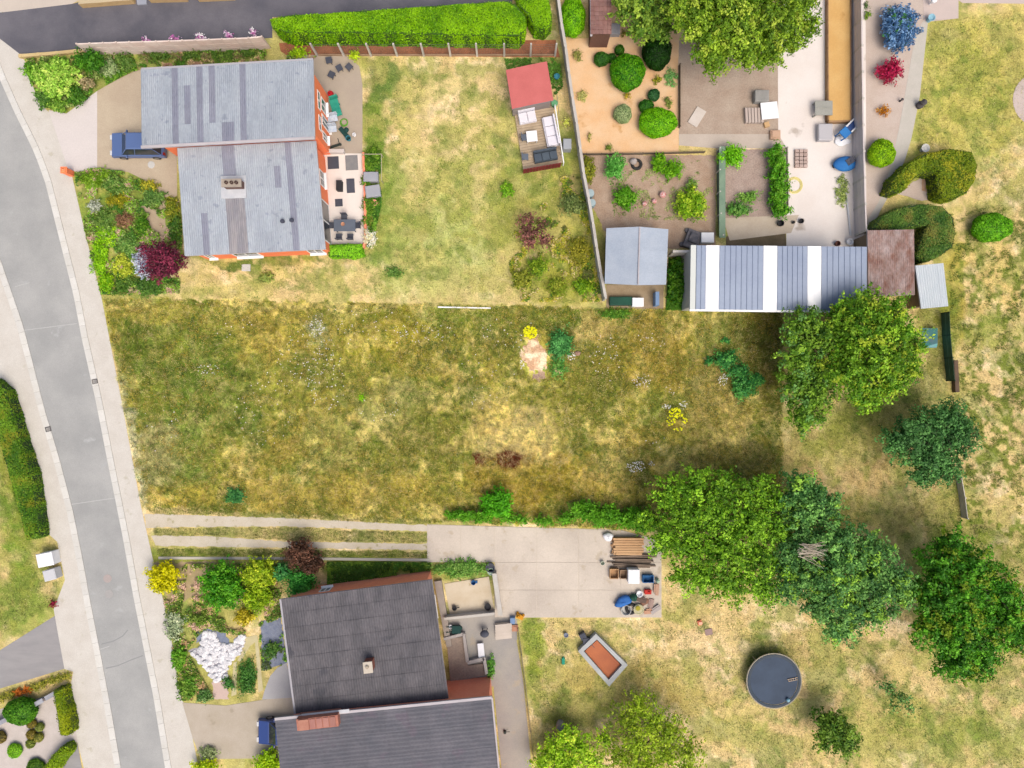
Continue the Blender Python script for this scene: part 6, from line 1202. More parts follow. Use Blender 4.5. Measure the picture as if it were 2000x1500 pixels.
# patio clutter of the light roofed house
for k, (xq, yq, lb) in enumerate([(645, 122, "upper left"), (665, 137, "middle"), (684, 135, "right hand"), (650, 150, "lowest")]):
    m = MB(); m.obox(0, 0, 0.38, 0.46, 0.5, 0.5, .2)
    for sx in (-.18, .18):
        for sy in (-.18, .18): m.tube((sx, sy, 0), (sx, sy, .38), .025)
    simple("patio_stool", m, anth, xq, yq, "%s dark grey stool on the beige patio" % lb, "stool", "dark stools on the patio", rz=0.3 * k, bevel=0.01)
teal = M("teal_tarp", C(30, 150, 130), C(60, 176, 150), scale=2, fine=0.1)
simple("beach_chair", MB().obox(0, 0, 0.25, 0.32, 0.7, 1.5, .3).obox(-.1, .7, .3, .8, .65, .12, .3).tube((.3, .3, 0), (.3, .3, .3), .03).tube((-.3, -.3, 0), (-.3, -.3, .3), .03), teal, 657, 212, "teal green sun lounger on the beige patio", "lounger")
simple("red_parasol_base", MB().lathe(0, 0, [(0.26, 0), (0.22, 0.2), (0.05, 0.25), (0.05, 0.5)], 14), M("red_plastic", C(210, 24, 40), fine=0.05), 646, 184, "red parasol stand at the house wall", "stand")
simple("white_chair", MB().obox(0, 0, 0.4, 0.45, 0.9, 0.5, .2).obox(0, .3, .45, .9, .9, .06, .2).tube((.35, .1, 0), (.35, .1, .4), .03).tube((-.35, -.1, 0), (-.35, -.1, .4), .03), M("ice_blue", C(196, 214, 236), C(230, 236, 244), scale=6, fine=0.05), 651, 236, "white and pale blue striped bench on the patio", "bench")
simple("white_chair", MB().obox(0, 0, 0.4, 0.45, 0.9, 0.5, .1).obox(0, .3, .45, .9, .9, .06, .1).tube((.35, .1, 0), (.35, .1, .4), .03).tube((-.35, -.1, 0), (-.35, -.1, .4), .03), M("ice_blue", C(1, 1, 1)), 649, 256, "second pale blue striped bench below the first", "bench")
simple("garden_hose", torus(torus(MB(), 0, 0, 0.05, 0.3, 0.04), 0.05, 0.02, 0.12, 0.26, 0.04), M("lime_hose", C(110, 180, 60), fine=0.06), 672, 240, "coiled lime green hose on the patio", "hose", smooth=True)
simple("planter_box", MB().obox(0, 0, 0, 0.3, 0.35, 1.1, .7).ell(0.2, .2, .4, .2, .2, .15), M("dark_teal", C(1, 1, 1)), 674, 262, "dark green planter set diagonally on the patio", "planter")
simple("blue_bucket", MB().lathe(0, 0, [(0.15, 0), (0.22, 0.4), (0.18, 0.4), (0.14, 0.08)], 14), M("cyan_plastic", C(60, 140, 160), fine=0.06), 682, 273, "cyan bucket below the diagonal dark green planter", "bucket")
simple("white_bucket", MB().lathe(0, 0, [(0.11, 0), (0.15, 0.3), (0.12, 0.3), (0.1, 0.05)], 14), wplast, 693, 265, "small white bucket at the beige patio's right edge", "bucket")
simple("folded_parasol", MB().tube((-.5, .6, .1), (.3, -.6, .15), .14, .05, 10).tube((-.5, .6, .1), (-.8, 1.0, .1), .03), anth, 638, 277, "dark folded parasol lying against the house wall", "parasol")
simple("scooter", MB().obox(0, 0, .08, .16, .9, .18).tube((.4, 0, .15), (.5, 0, .9), .03).tube((.5, -.2, .9), (.5, .2, .9), .03).lathe(.45, 0, [(.1, 0), (.1, .12)], 10).lathe(-.45, 0, [(.1, 0), (.1, .12)], 10), M("dark_can", C(1, 1, 1)), 655, 286, "dark kick scooter on the patio by the white shelf", "scooter", rz=.3)
simple("low_wall", MB().obox(0, 0, 0, 0.5, 1.5, 0.22).obox(0, 0, .503, .55, 1.6, .3), M("wall_pale", C(1, 1, 1)), 656, 299, "short white wall dividing beige and cream patios", "wall")
for k, (xq, yq, w, l, m_, lb) in enumerate([(651, 318, 0.9, 1.0, anth, "dark mat below the white wall on the cream patio"), (687, 318, 1.0, 1.2, M("grey_mat", C(150, 150, 150), C(136, 138, 142), scale=3, fine=0.1), "light grey slab mat at the cream patio's top"), (685, 363, 0.65, 1.15, anth, "dark upright mat in the cream patio's middle right"), (662, 396, 0.6, 0.6, anth, "small square dark mat in the cream patio's middle")]):
    simple("door_mat", MB().obox(0, 0, 0, 0.05, w, l, 0.05).obox(0, 0, .05, .06, w * .85, l * .85, .05), m_, xq, yq, lb, "mat", z=0.03)
lidded(662, 362, 0.45, 0.8, 0.5, M("black_plastic", C(1, 1, 1)), "black lidded box in the middle of the cream patio", "box", name="cushion_box")
x, y = W(673, 440, 0.75); tb_ = empty("garden_table", (x, y, 0), "blue grey rectangular dining table on the cream patio", "table")
tbl = M("table_slate", C(98, 108, 124), C(110, 120, 134), fine=0.06)
MB().obox(0, 0, .7, .76, 1.75, 0.95).build("table_top", tbl, tb_, bevel=0.02)
for sx in (-.75, .75):
    for sy in (-.38, .38): MB().tube((sx, sy, 0), (sx, sy, .7), .035).build("leg", tbl, tb_)
for k, (xq, yq, an, lb) in enumerate([(672, 424, 0, "dark chair above the dining table"), (662, 462, math.pi, "dark chair at the dining table's lower left"), (684, 462, math.pi, "dark chair at the dining table's lower right"), (648, 440, math.pi / 2, "dark chair at the dining table's left end"), (698, 440, -math.pi / 2, "dark chair at the dining table's right end")]):
    x, y = W(xq, yq, .45); t = empty("garden_chair", (x, y, 0), lb, "chair", "chairs round the dining table", an); MB().obox(0, 0, .42, .46, .48, .46).build("seat", anth, t); MB().obox(0, .24, .46, .9, .48, .05).build("backrest", anth, t)
    for sx in (-.2, .2):
        for sy in (-.2, .2): MB().tube((sx, sy, 0), (sx, sy, .42), .02).build("leg", anth, t)
simple("fruit_bowl", MB().lathe(0, 0, [(0.08, 0), (0.16, 0.1), (0.14, 0.1), (0.06, 0.03)], 14), M("clay", C(1, 1, 1)), 670, 438, "small clay bowl on the blue grey dining table", "bowl", z=.76)
lidded(724, 345, 1.15, 0.75, 0.6, M("light_grey_box", C(180, 184, 192), C(168, 172, 182), fine=0.06), "upper light grey storage box right of the patio", "box", name="storage_box")
lidded(728, 373, 1.15, 0.9, 0.6, M("light_grey_box", C(1, 1, 1)), "lower light grey storage box, tilted, right of the patio", "box", rz=0.15, name="storage_box")
simple("flower_pot", MB().lathe(0, 0, [(0.15, 0), (0.22, 0.35), (0.25, 0.38), (0.2, 0.38), (0.16, 0.3)], 14), orange2, 733, 398, "terracotta pot below the light grey storage boxes", "pot")
bush("cream_bush", "cream white flowering bush at the patio's lower right corner", "bush", 722, 463, 13, 18, 0.8, C(200, 186, 150, .85), C(236, 226, 200, .85), seed=400, size=0.07, dens=400)
simple("stepping_stone", MB().lathe(0, 0, [(.3, 0), (.3, .05), (.26, .06)], 9), M("stone_white", C(220, 220, 216), fine=0.08), 296, 322, "white stone slab on the beige drive by the house", "slab")
simple("stepping_stone", MB().obox(0, 0, 0, 0.06, .7, .55), M("stone_white", C(1, 1, 1)), 481, 523, "pale slab on dry grass below the light roofed house", "slab")
# shed deck furniture
x, y = W(1039, 264, .9); t = empty("garden_table", (x, y, 0.2), "white square table on the tan deck", "table", rz=.1); MB().obox(0, 0, .44, .5, .85, .85).build("table_top", wplast, t)
for sx in (-.36, .36):
    for sy in (-.36, .36): MB().tube((sx, sy, 0), (sx, sy, .44), .035).build("leg", wplast, t)
lw = M("lounge_white", C(232, 230, 240, .9), C(240, 238, 246, .9), scale=3, fine=0.05)
def sofa(px, py, w, l, label, rz, mat, back):
    x, y = W(px, py, .6); t = empty("garden_sofa", (x, y, 0.2), label, "sofa", rz=rz); MB().obox(0, 0, 0, .3, w, l).build("base", mat, t, bevel=.02)
    n = max(1, round(l / .75)) if l > w else max(1, round(w / .75))
    for k in range(n):
        if l > w: MB().obox(0.04, -l/2 + (k + .5) * l / n, .303, .45, w * .9, l / n * .94).build("cushion", mat, t, bevel=.04)
        else: MB().obox(-w/2 + (k + .5) * w / n, 0, .303, .45, w / n * .94, l * .9).build("cushion", mat, t, bevel=.04)
    if back == "x": MB().obox(w / 2 + .08, 0, 0, .75, .14, l).build("backrest", mat, t, bevel=.03)
    else: MB().obox(0, l / 2 + .08, 0, .75, w, .14).build("backrest", mat, t, bevel=.03)
sofa(1030, 228, 1.4, .85, "short white sofa against the red roofed shed", .2, lw, "y"); sofa(1074, 256, .85, 2.4, "long white sofa along the deck's railing", .2, lw, "x")
sofa(1066, 305, 1.9, .7, "dark blue grey sofa at the deck's lower end", .18, M("slate_cloth", C(74, 86, 100), C(90, 104, 116), fine=0.08), "y")
for (xq, yq, lb) in ((1025, 268, "grey chair left of the white square table"), (1026, 306, "grey chair at the deck's lower left")):
    x, y = W(xq, yq, .6); t = empty("garden_chair", (x, y, .2), lb, "chair", rz=1.6); MB().obox(0, 0, .3, .42, .5, .5).build("seat", tbl, t, bevel=.03); MB().obox(0, .26, .42, .85, .5, .06).build("backrest", tbl, t)
    for sx in (-.2, .2):
        for sy in (-.2, .2): MB().tube((sx, sy, 0), (sx, sy, .3), .02).build("leg", tbl, t)
lidded(1108, 281, .65, .8, .9, M("bin_grey", C(176, 182, 188), fine=0.06), "light grey bin between the deck and concrete fence", "bin", name="waste_bin")
simple("flower_pot", MB().lathe(0, 0, [(0.15, 0), (0.24, 0.4), (0.2, 0.4), (0.16, 0.3)], 14), M("cyan_plastic", C(1, 1, 1)), 1087, 153, "cyan pot right of the red roofed shed", "pot")
simple("mint_bin", MB().lathe(0, 0, [(0.2, 0), (0.25, 0.6), (0.27, 0.62), (0.2, 0.66)], 14), M("mint_dark", C(110, 180, 130), fine=0.06), 1082, 207, "mint green bin at the red roofed shed's corner", "bin")
bush("garden_tuft", "pale yellow ball plant between deck and concrete fence", "plant", 1106, 239, 6, 7, .5, C(180, 190, 80), C(220, 226, 120), seed=410, size=.06, dens=400)
simple("garden_hose", MB().tube((-.1, 1.6, .04), (.2, -1.4, .04), .03), M("pale_pipe", C(1, 1, 1)), 1087, 190, "pale pipe lying along the red roofed shed", "pipe")
# fence barrels
for k, (xq, yq, lb) in enumerate([(1153, 377, "upper grey blue water barrel straddling the concrete fence"), (1156, 396, "lower grey blue water barrel by the concrete fence")]):
    x, y = W(xq, yq, 0.8); t = empty("water_barrel", (x, y, 0), lb, "barrel", "water barrels by the fence")
    MB().lathe(0, 0, [(.28, 0), (.33, .2), (.34, .5), (.31, .8), (.28, .84)], 16).build("body", M("barrel_blue", C(140, 166, 176), C(156, 180, 188), fine=.06), t); MB().lathe(0, 0, [(.3, .842), (.3, .88), (.05, .9)], 16).build("lid", M("barrel_lid", C(176, 198, 204), fine=.06), t)
# vegetable plot clutter
for k, (xq, yq, r, lb) in enumerate([(1293, 382, .28, "largest of three red and white toadstool ornaments"), (1277, 394, .2, "middle red and white toadstool ornament"), (1258, 399, .2, "smallest left red and white toadstool ornament")]):
    t = empty("toadstool", (*W(xq, yq), 0), lb, "ornament", "toadstool ornaments"); MB().lathe(0, 0, [(r * .4, 0), (r * .3, r * 1.1)], 10).build("stalk", wplast, t)
    MB().ell(0, 0, r * 1.1, r, r, r * .6, 16, 8, zmin=r * 1.05).build("cap", M("toad_red", C(220, 90, 80), C(240, 220, 216), scale=6, fine=.05), t, smooth=True)
simple("stone_pot", MB().ell(0, 0, .25, .3, .26, .3, lump=.1), M("stone_grey", C(190, 180, 176), fine=.1), 1236, 317, "pale boulder beside the blue green shrub in the plot", "stone", smooth=True)
simple("old_tyre", torus(MB(), 0, 0, .12, .36, .12), M("tyre", (0, 0, 0)), 1243, 322, "half buried dark tyre behind the pale boulder", "tyre", smooth=True)
for k, (xq, yq, r, lb) in enumerate([(1522, 438, .26, "larger black bucket on the cream path"), (1548, 435, .13, "tiny black pot on the pale yard's edge"), (1563, 433, .2, "black round pot on the pale yard")]):
    simple("black_bucket", MB().lathe(0, 0, [(r * .7, 0), (r, r * 1.5), (r * .85, r * 1.5), (r * .7, .1)], 14), M("black_plastic", C(1, 1, 1)), xq, yq, lb, "bucket", "black pots near the yard")
simple("lawn_mower", MB().obox(0, 0, .12, .55, 1.5, 1.2).obox(.1, 0, .55, .75, .8, .7).lathe(.6, .62, [(.2, 0), (.2, .3)], 12).lathe(-.6, .62, [(.2, 0), (.2, .3)], 12).lathe(.6, -.62, [(.2, 0), (.2, .3)], 12).lathe(-.6, -.62, [(.2, 0), (.2, .3)], 12), M("mower_grey", C(84, 86, 96), C(130, 126, 130), scale=3, fine=.15), 1350, 470, "dark grey covered mower above the hall's left end", "mower", bevel=.06, rz=1.2)
lidded(1382, 464, 1.0, .8, .7, wplast, "white box beside the dark covered mower", "box", name="storage_box")
lidded(1246, 590, .9, .7, .6, wplast, "white box below the pale blue grey shed by the meadow", "box", name="storage_box")
simple("leaning_board", MB().obox(0, 0, 0, 1.0, .3, 1.1, 0), M("steel_blue", C(1, 1, 1)), 1279, 586, "blue grey board standing below the pale shed", "board")
simple("garden_wall", MB().obox(0, 0, 0, 2.0, 1.9, .2), conc, 1326, 500, "short pale wall bridging the shed and the hall", "wall")
# brown soil plot clutter
simple("paving_slab", MB().obox(0, 0, 0, .1, .85, 1.5), M("slab_white", C(232, 222, 212), C(220, 208, 196), fine=.06), 1361, 229, "tilted pale slab lying on the brown soil plot", "slab", rz=-.55)
lidded(1488, 187, 1.1, .9, .6, M("olive_grey", C(150, 150, 146), C(170, 168, 164), fine=.1), "grey covered box at the brown plot's right side", "box", name="storage_box")
t = empty("slab_stack", (*W(1470, 228), 0), "row of pinkish concrete slabs on edge of the brown plot", "slabs")
for k in range(6): MB().obox(-.6 + k * .25, 0, 0, .35, .2, 1.2, .05).build("slab", M("slab_pink", C(206, 190, 180), fine=.08, rand=.06), t)
simple("table_board", MB().obox(0, 0, .4, .46, 1.35, 1.35).obox(-.5, -.5, 0, .4, .1, .1).obox(.5, -.5, 0, .4, .1, .1).obox(.5, .5, 0, .4, .1, .1).obox(-.5, .5, 0, .4, .1, .1), wplast, 1499, 220, "white square table right of the pinkish slabs", "table", rz=.1)
simple("brick_stack", MB().obox(0, 0, 0, .3, .8, .7).obox(0, 0, .3, .4, .6, .5), M("peach_brick", C(226, 190, 160), C(214, 174, 146), fine=.1), 1512, 265, "peach brick stack at the brown plot's corner", "bricks")
simple("peach_stone", MB().obox(0, 0, 0, .25, .4, .4, .3), M("ochre_brick", C(220, 180, 130), fine=.1), 1496, 245, "small ochre block under the white square table", "block")
# pallet of bricks & hose ring on the pale yard
t = empty("brick_pallet", (*W(1563, 311), 0), "pallet of pinkish bricks on the pale yard", "pallet")
for i in range(3):
    for j in range(5): MB().obox(-.35 + i * .35, -.6 + j * .3, 0, .25, .3, .24).build("brick", M("pinkish_brick", C(206, 184, 174), C(190, 164, 152), fine=.1, rand=.1), t)
yh = MB()
for rr in (.5, .58, .66): torus(yh, 0, 0, .03, rr, .03, 28, 6)
simple("yellow_hose", yh, M("pale_yellow", C(246, 232, 130, .85), fine=.06), 1551, 362, "pale yellow hose coiled on the pale yard", "hose", smooth=True)
t = empty("raised_sand_bed", (*W(1640, 100), 0), "long raised bed filled with tan sand along the concrete fence", "raised bed")
sbx = W(1640, 100); q = local([(1618, -50), (1660, -50), (1661, 234), (1620, 236)], .5, sbx); MB().prism(q, 0, .46).build("sand", M("tan_sand", C(230, 182, 110), C(238, 194, 124), scale=.7, fine=.06, fscale=14, spots=(.8, .68, C(214, 166, 96))), t)
for k in range(10):
    y0 = -50 + k * 28.5; 
    for xx in (1616.5, 1660.5): MB().prism(local([(xx, y0 + .5), (xx + 2, y0 + .5), (xx + 2, y0 + 28), (xx, y0 + 28)], .5, sbx), 0, .52).build("side_board", M("brown_board", C(190, 150, 106), C(160, 124, 92), fine=.12, rand=.08), t)
MB().prism(local([(1618, 236), (1661, 234), (1661, 237), (1618, 239)], .5, sbx), 0, .52).build("end_board", M("brown_board", C(1, 1, 1)), t)
simple("wooden_table", MB().obox(0, 0, .6, .66, 1.4, 1.15).obox(-.6, -.5, 0, .6, .1, .1).obox(.6, -.5, 0, .6, .1, .1).obox(.6, .5, 0, .6, .1, .1).obox(-.6, .5, 0, .6, .1, .1).obox(0, 0, .66, .7, 1.1, .06), M("grey_green", C(164, 166, 156), C(176, 176, 168), fine=.1), 1602, 217, "grey green table left of the sand bed's end", "table")
lidded(1612, 258, 1.1, 1.3, .5, M("pale_grey", C(204, 202, 206), fine=.05), "pale grey storage chest below the grey green table", "chest", name="storage_chest")
t = empty("play_slide", (*W(1652, 256), 0), "blue and white children's slide by the concrete fence", "slide", rz=.75)
bl = M("bright_blue", C(40, 120, 200), C(56, 136, 210), fine=.05)
sl = MB(); sl.add([(-.3, -.25, .9), (-.3, .25, .9), (1.5, .25, .1), (1.5, -.25, .1), (-.3, -.25, .84), (-.3, .25, .84), (1.5, .25, .04), (1.5, -.25, .04)], [[0, 3, 2, 1], [4, 5, 6, 7], [0, 1, 5, 4], [1, 2, 6, 5], [2, 3, 7, 6], [3, 0, 4, 7]]); sl.build("chute", M("navy_chute", C(60, 90, 150), fine=.05), t)
for sy in (-.3, .3): MB().add([(-.3, sy - .06, 1.0), (-.3, sy + .06, 1.0), (1.5, sy + .06, .2), (1.5, sy - .06, .2), (-.3, sy - .06, .8), (-.3, sy + .06, .8), (1.5, sy + .06, .0), (1.5, sy - .06, .0)], [[0, 3, 2, 1], [0, 1, 5, 4], [1, 2, 6, 5], [2, 3, 7, 6], [3, 0, 4, 7]]).build("side_rail", wplast, t)
MB().obox(-.65, 0, .8, .95, .7, .75).build("platform", bl, t, bevel=.05)
for sx in (-.95, -.35):
    for sy in (-.3, .3): MB().tube((sx, sy, 0), (sx, sy, .8), .05).build("leg", bl, t)
simple("white_sheet", MB().ell(0, 0, .1, .65, .4, .16, lump=.2, seed=3), wplast, 1644, 276, "white cloth heap below the blue slide", "cloth", smooth=True)
t = empty("wheelbarrow", (*W(1646, 323), 0), "blue wheelbarrow tub shape with dark handles on the pale yard", "wheelbarrow", rz=.1)
MB().ell(0, 0, .4, .95, .62, .3, 20, 8, lump=.05, zmin=.2).build("tub", bl, t, smooth=True); MB().obox(.3, .12, .68, .74, .7, .5, .5).build("load", M("navy_load", C(50, 60, 80), C(110, 110, 120), scale=4, fine=.1), t); MB().lathe(-.7, 0, [(.18, 0), (.18, .1)], 14).build("wheel", M("tyre", (0, 0, 0)), t)
for sy in (-.3, .3): MB().tube((.4, sy, .45), (1.2, sy * 1.1, .55), .03).build("handle", conc, t)
simple("metal_pipe", MB().tube((-.05, 1.9, .1), (.35, -1.9, .1), .08), M("zinc_flashing", C(1, 1, 1)), 1652, 415, "long pale metal pipe on the yard by the concrete fence", "pipe")
bush("yard_weed", "straggly weeds beside the long pale pipe", "plant", 1644, 372, 10, 30, .3, C(120, 140, 70), C(160, 170, 100), seed=420, dens=60, size=.07)
simple("white_bucket", MB().lathe(0, 0, [(0.2, 0), (0.27, 0.4), (0.22, 0.4), (0.2, 0.1)], 14), wplast, 1656, 474, "white bucket at the hall's top edge", "bucket")
simple("brown_pot", MB().lathe(0, 0, [(0.16, 0), (0.22, 0.35), (0.18, 0.35), (0.16, 0.1)], 14), M("brown_clay", C(110, 70, 60), fine=.1), 1633, 477, "brown pot left of the white bucket by the hall", "pot")
# eastern lawn bits
simple("sculpture", MB().lathe(0, 0, [(.28, 0), (.3, .3), (.15, .5), (.25, .8), (.1, 1.0)], 12), M("iron", C(1, 1, 1)), 1794, 207, "dark iron garden sculpture at the curved path's lawn side", "sculpture")
simple("stone_bowl", MB().lathe(0, 0, [(.2, 0), (.16, .3), (.34, .5), (.3, .5), (.15, .4)], 16), M("stone_white", C(1, 1, 1)), 1801, 293, "white stone bowl above the upper crescent hedge", "bowl")
simple("stone_bowl", MB().lathe(0, 0, [(.2, 0), (.16, .4), (.3, .5), (.26, .5), (.15, .4)], 16), M("pale_blue", C(1, 1, 1)), 1813, 40, "pale blue stone bowl at the pink paving's corner", "bowl")
simple("white_lamp", MB().lathe(0, 0, [(.05, 0), (.05, .5), (.2, .52), (.22, .7), (.1, .8)], 14), wplast, 1815, 9, "small white lamp on the pink paving at the top", "lamp")
simple("garden_light", MB().lathe(0, 0, [(.08, 0), (.08, .4), (.12, .42), (.05, .5)], 10), M("iron", C(1, 1, 1)), 1757, 198, "tiny dark light on the curved path's left edge", "lamp")
tn = MB(); tn.add([(-.6, -.8, 0), (.6, -.8, 0), (.6, .8, 0), (-.6, .8, 0), (0, -.5, 1.1), (0, .7, 1.1)], [[0, 1, 4], [2, 3, 5], [1, 2, 5, 4], [3, 0, 4, 5]])
simple("play_tent", tn, M("turquoise", C(110, 220, 216), C(160, 200, 226), scale=1.5, fine=.06), 1815, 660, "turquoise play tent at the big olive tree's right edge", "tent")
sheet("soil", [(1815, 345), (1832, 340), (1834, 372), (1818, 378), (1800, 372), (1800, 352)], M("orange_gravel", C(196, 150, 110), C(206, 176, 156), scale=1.4, fine=.12), .03)
sheet("soil", [(1752, 378), (1776, 360), (1800, 346), (1812, 345), (1836, 386), (1800, 392)], M("pink_gravel", C(1, 1, 1)), .026, jag=2)
# lower front garden: white stones, paths, slate
def scatter_stones(name, label, pts, n, r0, r1, mat, cat, seed):
    R = random.Random(seed); ax = [p[0] for p in pts]; ay = [p[1] for p in pts]; m = MB(); k = 0
    while k < n:
        x, y = R.uniform(min(ax), max(ax)), R.uniform(min(ay), max(ay))
        if not inpoly(np.array([x]), np.array([y]), pts)[0]: continue
        r = R.uniform(r0, r1); wx, wy = W(x, y); m.ell(wx, wy, r * .25, r, r * R.uniform(.7, 1), r * .5, 7, 4, lump=.12, seed=k); k += 1
    o = m.build(name, mat); return tag(o, kind="stuff", label=label, cat=cat)
WS = [(368, 1270), (392, 1262), (400, 1232), (418, 1234), (424, 1250), (446, 1262), (470, 1240), (482, 1248), (470, 1274), (450, 1290), (440, 1325), (424, 1332), (405, 1310), (388, 1290)]
sheet("gravel", WS, M("white_stone_bed", C(206, 200, 206, .7), C(180, 176, 186, .7), fine=.1, scale=2), .02, jag=2)
scatter_stones("white_boulders", "bright white stones heaped in the lower front garden", WS, 300, .08, .3, M("white_stone", C(248, 248, 250, 1.0), C(216, 216, 222, .85), fine=.1, rand=.1, scale=3), "stones", 3)
sheet("gravel", [(382, 1236), (400, 1228), (440, 1236), (452, 1262), (424, 1260), (400, 1240), (384, 1256)], M("blue_slate_chips", C(120, 132, 158), C(150, 158, 176), scale=3, fine=.2), .016, jag=2)
sheet("gravel", [(508, 1214), (548, 1204), (562, 1296), (540, 1300), (514, 1310)], M("blue_slate_chips", C(1, 1, 1)), .016, jag=1.5)
sheet("path", [(474, 1246), (502, 1240), (504, 1250), (488, 1262), (470, 1292), (464, 1290), (478, 1262)], M("yellow_path", C(226, 216, 172), C(212, 200, 150), fine=.08), .024)
sheet("path", [(498, 1250), (504, 1250), (514, 1348), (505, 1352)], M("yellow_path", C(1, 1, 1)), .020)
sheet("path", [(456, 1294), (463, 1292), (462, 1356), (452, 1360)], M("yellow_path", C(1, 1, 1)), .020)
sheet("gravel", [(414, 1332), (446, 1330), (446, 1366), (418, 1366)], M("pinkish_sand", C(222, 196, 184), fine=.1), .018, jag=2)
sheet("patio", [(560, 1294), (575, 1362), (512, 1366)] + [(512 + 48 * math.sin(t * .1), 1366 - 72 * (1 - math.cos(t * .157)) - 0) for t in range(1, 1)] + [(518, 1345), (528, 1320), (542, 1304)], M("grey_patio", C(196, 196, 198), C(186, 186, 190), fine=.06, scale=.6), .022)
bush("lawn_patch", "dark green planted patch between the two yellow paths", "plant", 482, 1318, 20, 42, .3, C(50, 96, 36), C(84, 128, 56), seed=430, dens=260, size=.07)
# small items on the meadow
def bare(name, pts, mat, z): return sheet(name, pts, mat, z, jag=2.5)
R_ = np.random.default_rng(5)
# ------------------------------------------------------------------ the sand mound in the meadow
xs_ = np.linspace(1008, 1080, 37); ys_ = np.linspace(650, 750, 51); X, Y = np.meshgrid(xs_, ys_); X = X.ravel(); Y = Y.ravel()
q = ((X - 1042 - (Y - 700) * .10) / 27)**2 + ((Y - 700) / 44)**2 + (fbm(X, Y, 14, 5, 4) - .5) * 2.2
Z = relief(X, Y) + 0.09 * sstep(1.05, 0.6, q) - 0.06
V = np.stack([(X - 1000) / S, -(Y - 750) / S, Z], 1); nx = 37; i = (np.arange(36)[None, :] + np.arange(50)[:, None] * nx).ravel(); F = np.stack([i, i + nx, i + nx + 1, i + 1], 1)
keep = q[F].max(1) < 1.25; F = F[keep]
n1 = sstep(.3, .7, fbm(X, Y, 12, 8, 4)); cc = arr(C(240, 222, 186, .9)) * (1 - n1[:, None]) + arr(C(204, 162, 126)) * n1[:, None]
lowm = sstep(715, 735, Y)[:, None]; cc = cc * (1 - lowm) + arr(C(158, 134, 116)) * lowm
tag(np_mesh("sand_mound", V, F, cc, TURF), "bare pale sand mound in the upper middle of the meadow", "mound")
simple("field_stone", MB().ell(0, 0, .1, .5, .3, .2, lump=.15, seed=1), M("tan_stone", C(226, 196, 146), C(206, 176, 130), fine=.12), 1088, 724, "tan oval stone right of the bare sand mound", "stone", rz=-.6, smooth=True)
simple("field_stone", MB().ell(0, 0, .08, .25, .2, .14, lump=.15, seed=2), M("mauve_stone", C(176, 140, 120), fine=.12), 1128, 690, "small brown stone right of the meadow's blue green shrub", "stone", smooth=True)
def flowers(name, label, spots, col, cat, size=.06, z=.25):
    """spots: (px, py, rx, ry, n) -> little tilted flower heads"""
    P = []
    for (x, y, rx, ry, n) in spots:
        a = R_.random(n) * 6.283; r = np.sqrt(R_.random(n)); px = x + np.cos(a) * r * rx; py = y + np.sin(a) * r * ry
        P.append(np.stack([(px - 1000) / S, -(py - 750) / S, mound(px, py) + R_.uniform(z * .7, z * 1.3, n)], 1))
    P = np.concatenate(P); n = len(P); c = np.array(col)[None, :] * R_.uniform(.85, 1.1, (n, 1))
    V, F, T = leaf_mesh(P, np.tile([0, 0, 1.0], (n, 1)), R_.uniform(.6, 1.3, n) * size, c, aspect=.9, flat=.25)
    return np_mesh(name, V, F, T, LEAF)
YEL = C(250, 236, 20, .85)
tag(flowers("yellow_flowers", 0, [(1035, 650, 13, 13, 190)], YEL, 0, .07, .5), "dense clump of yellow flowers above the bare sand mound", "flowers")
tag(flowers("yellow_flowers", 0, [(1316, 808, 14, 12, 70), (1308, 822, 8, 10, 20), (1335, 820, 6, 6, 12), (1322, 838, 10, 4, 10)], YEL, 0, .075, .5), "scattered yellow flowers in the meadow's right half", "flowers")
wsp = [(620, 640, 16, 16, 60), (410, 720, 22, 14, 26), (600, 700, 60, 50, 90), (520, 800, 60, 80, 60), (830, 650, 60, 20, 60), (700, 640, 120, 40, 60), (1020, 712, 6, 10, 24), (1116, 696, 8, 8, 40), (1180, 700, 30, 50, 40), (1410, 742, 10, 12, 34), (1420, 734, 6, 4, 12), (1252, 744, 20, 14, 40), (1300, 794, 9, 6, 26), (1332, 790, 8, 10, 18), (1240, 910, 18, 12, 70), (1272, 905, 6, 5, 10), (1270, 665, 30, 20, 16), (640, 740, 40, 60, 70), (1000, 650, 60, 30, 26), (320, 830, 40, 60, 14), (450, 640, 50, 20, 12), (1280, 870, 40, 20, 8), (740, 800, 40, 30, 20), (950, 740, 60, 60, 26), (1310, 760, 30, 10, 10)]
tag(flowers("white_flowers", 0, wsp, C(240, 240, 236, .85), 0, .045, .3), "tiny white flowers sprinkled over the meadow", "flowers", kind="stuff")

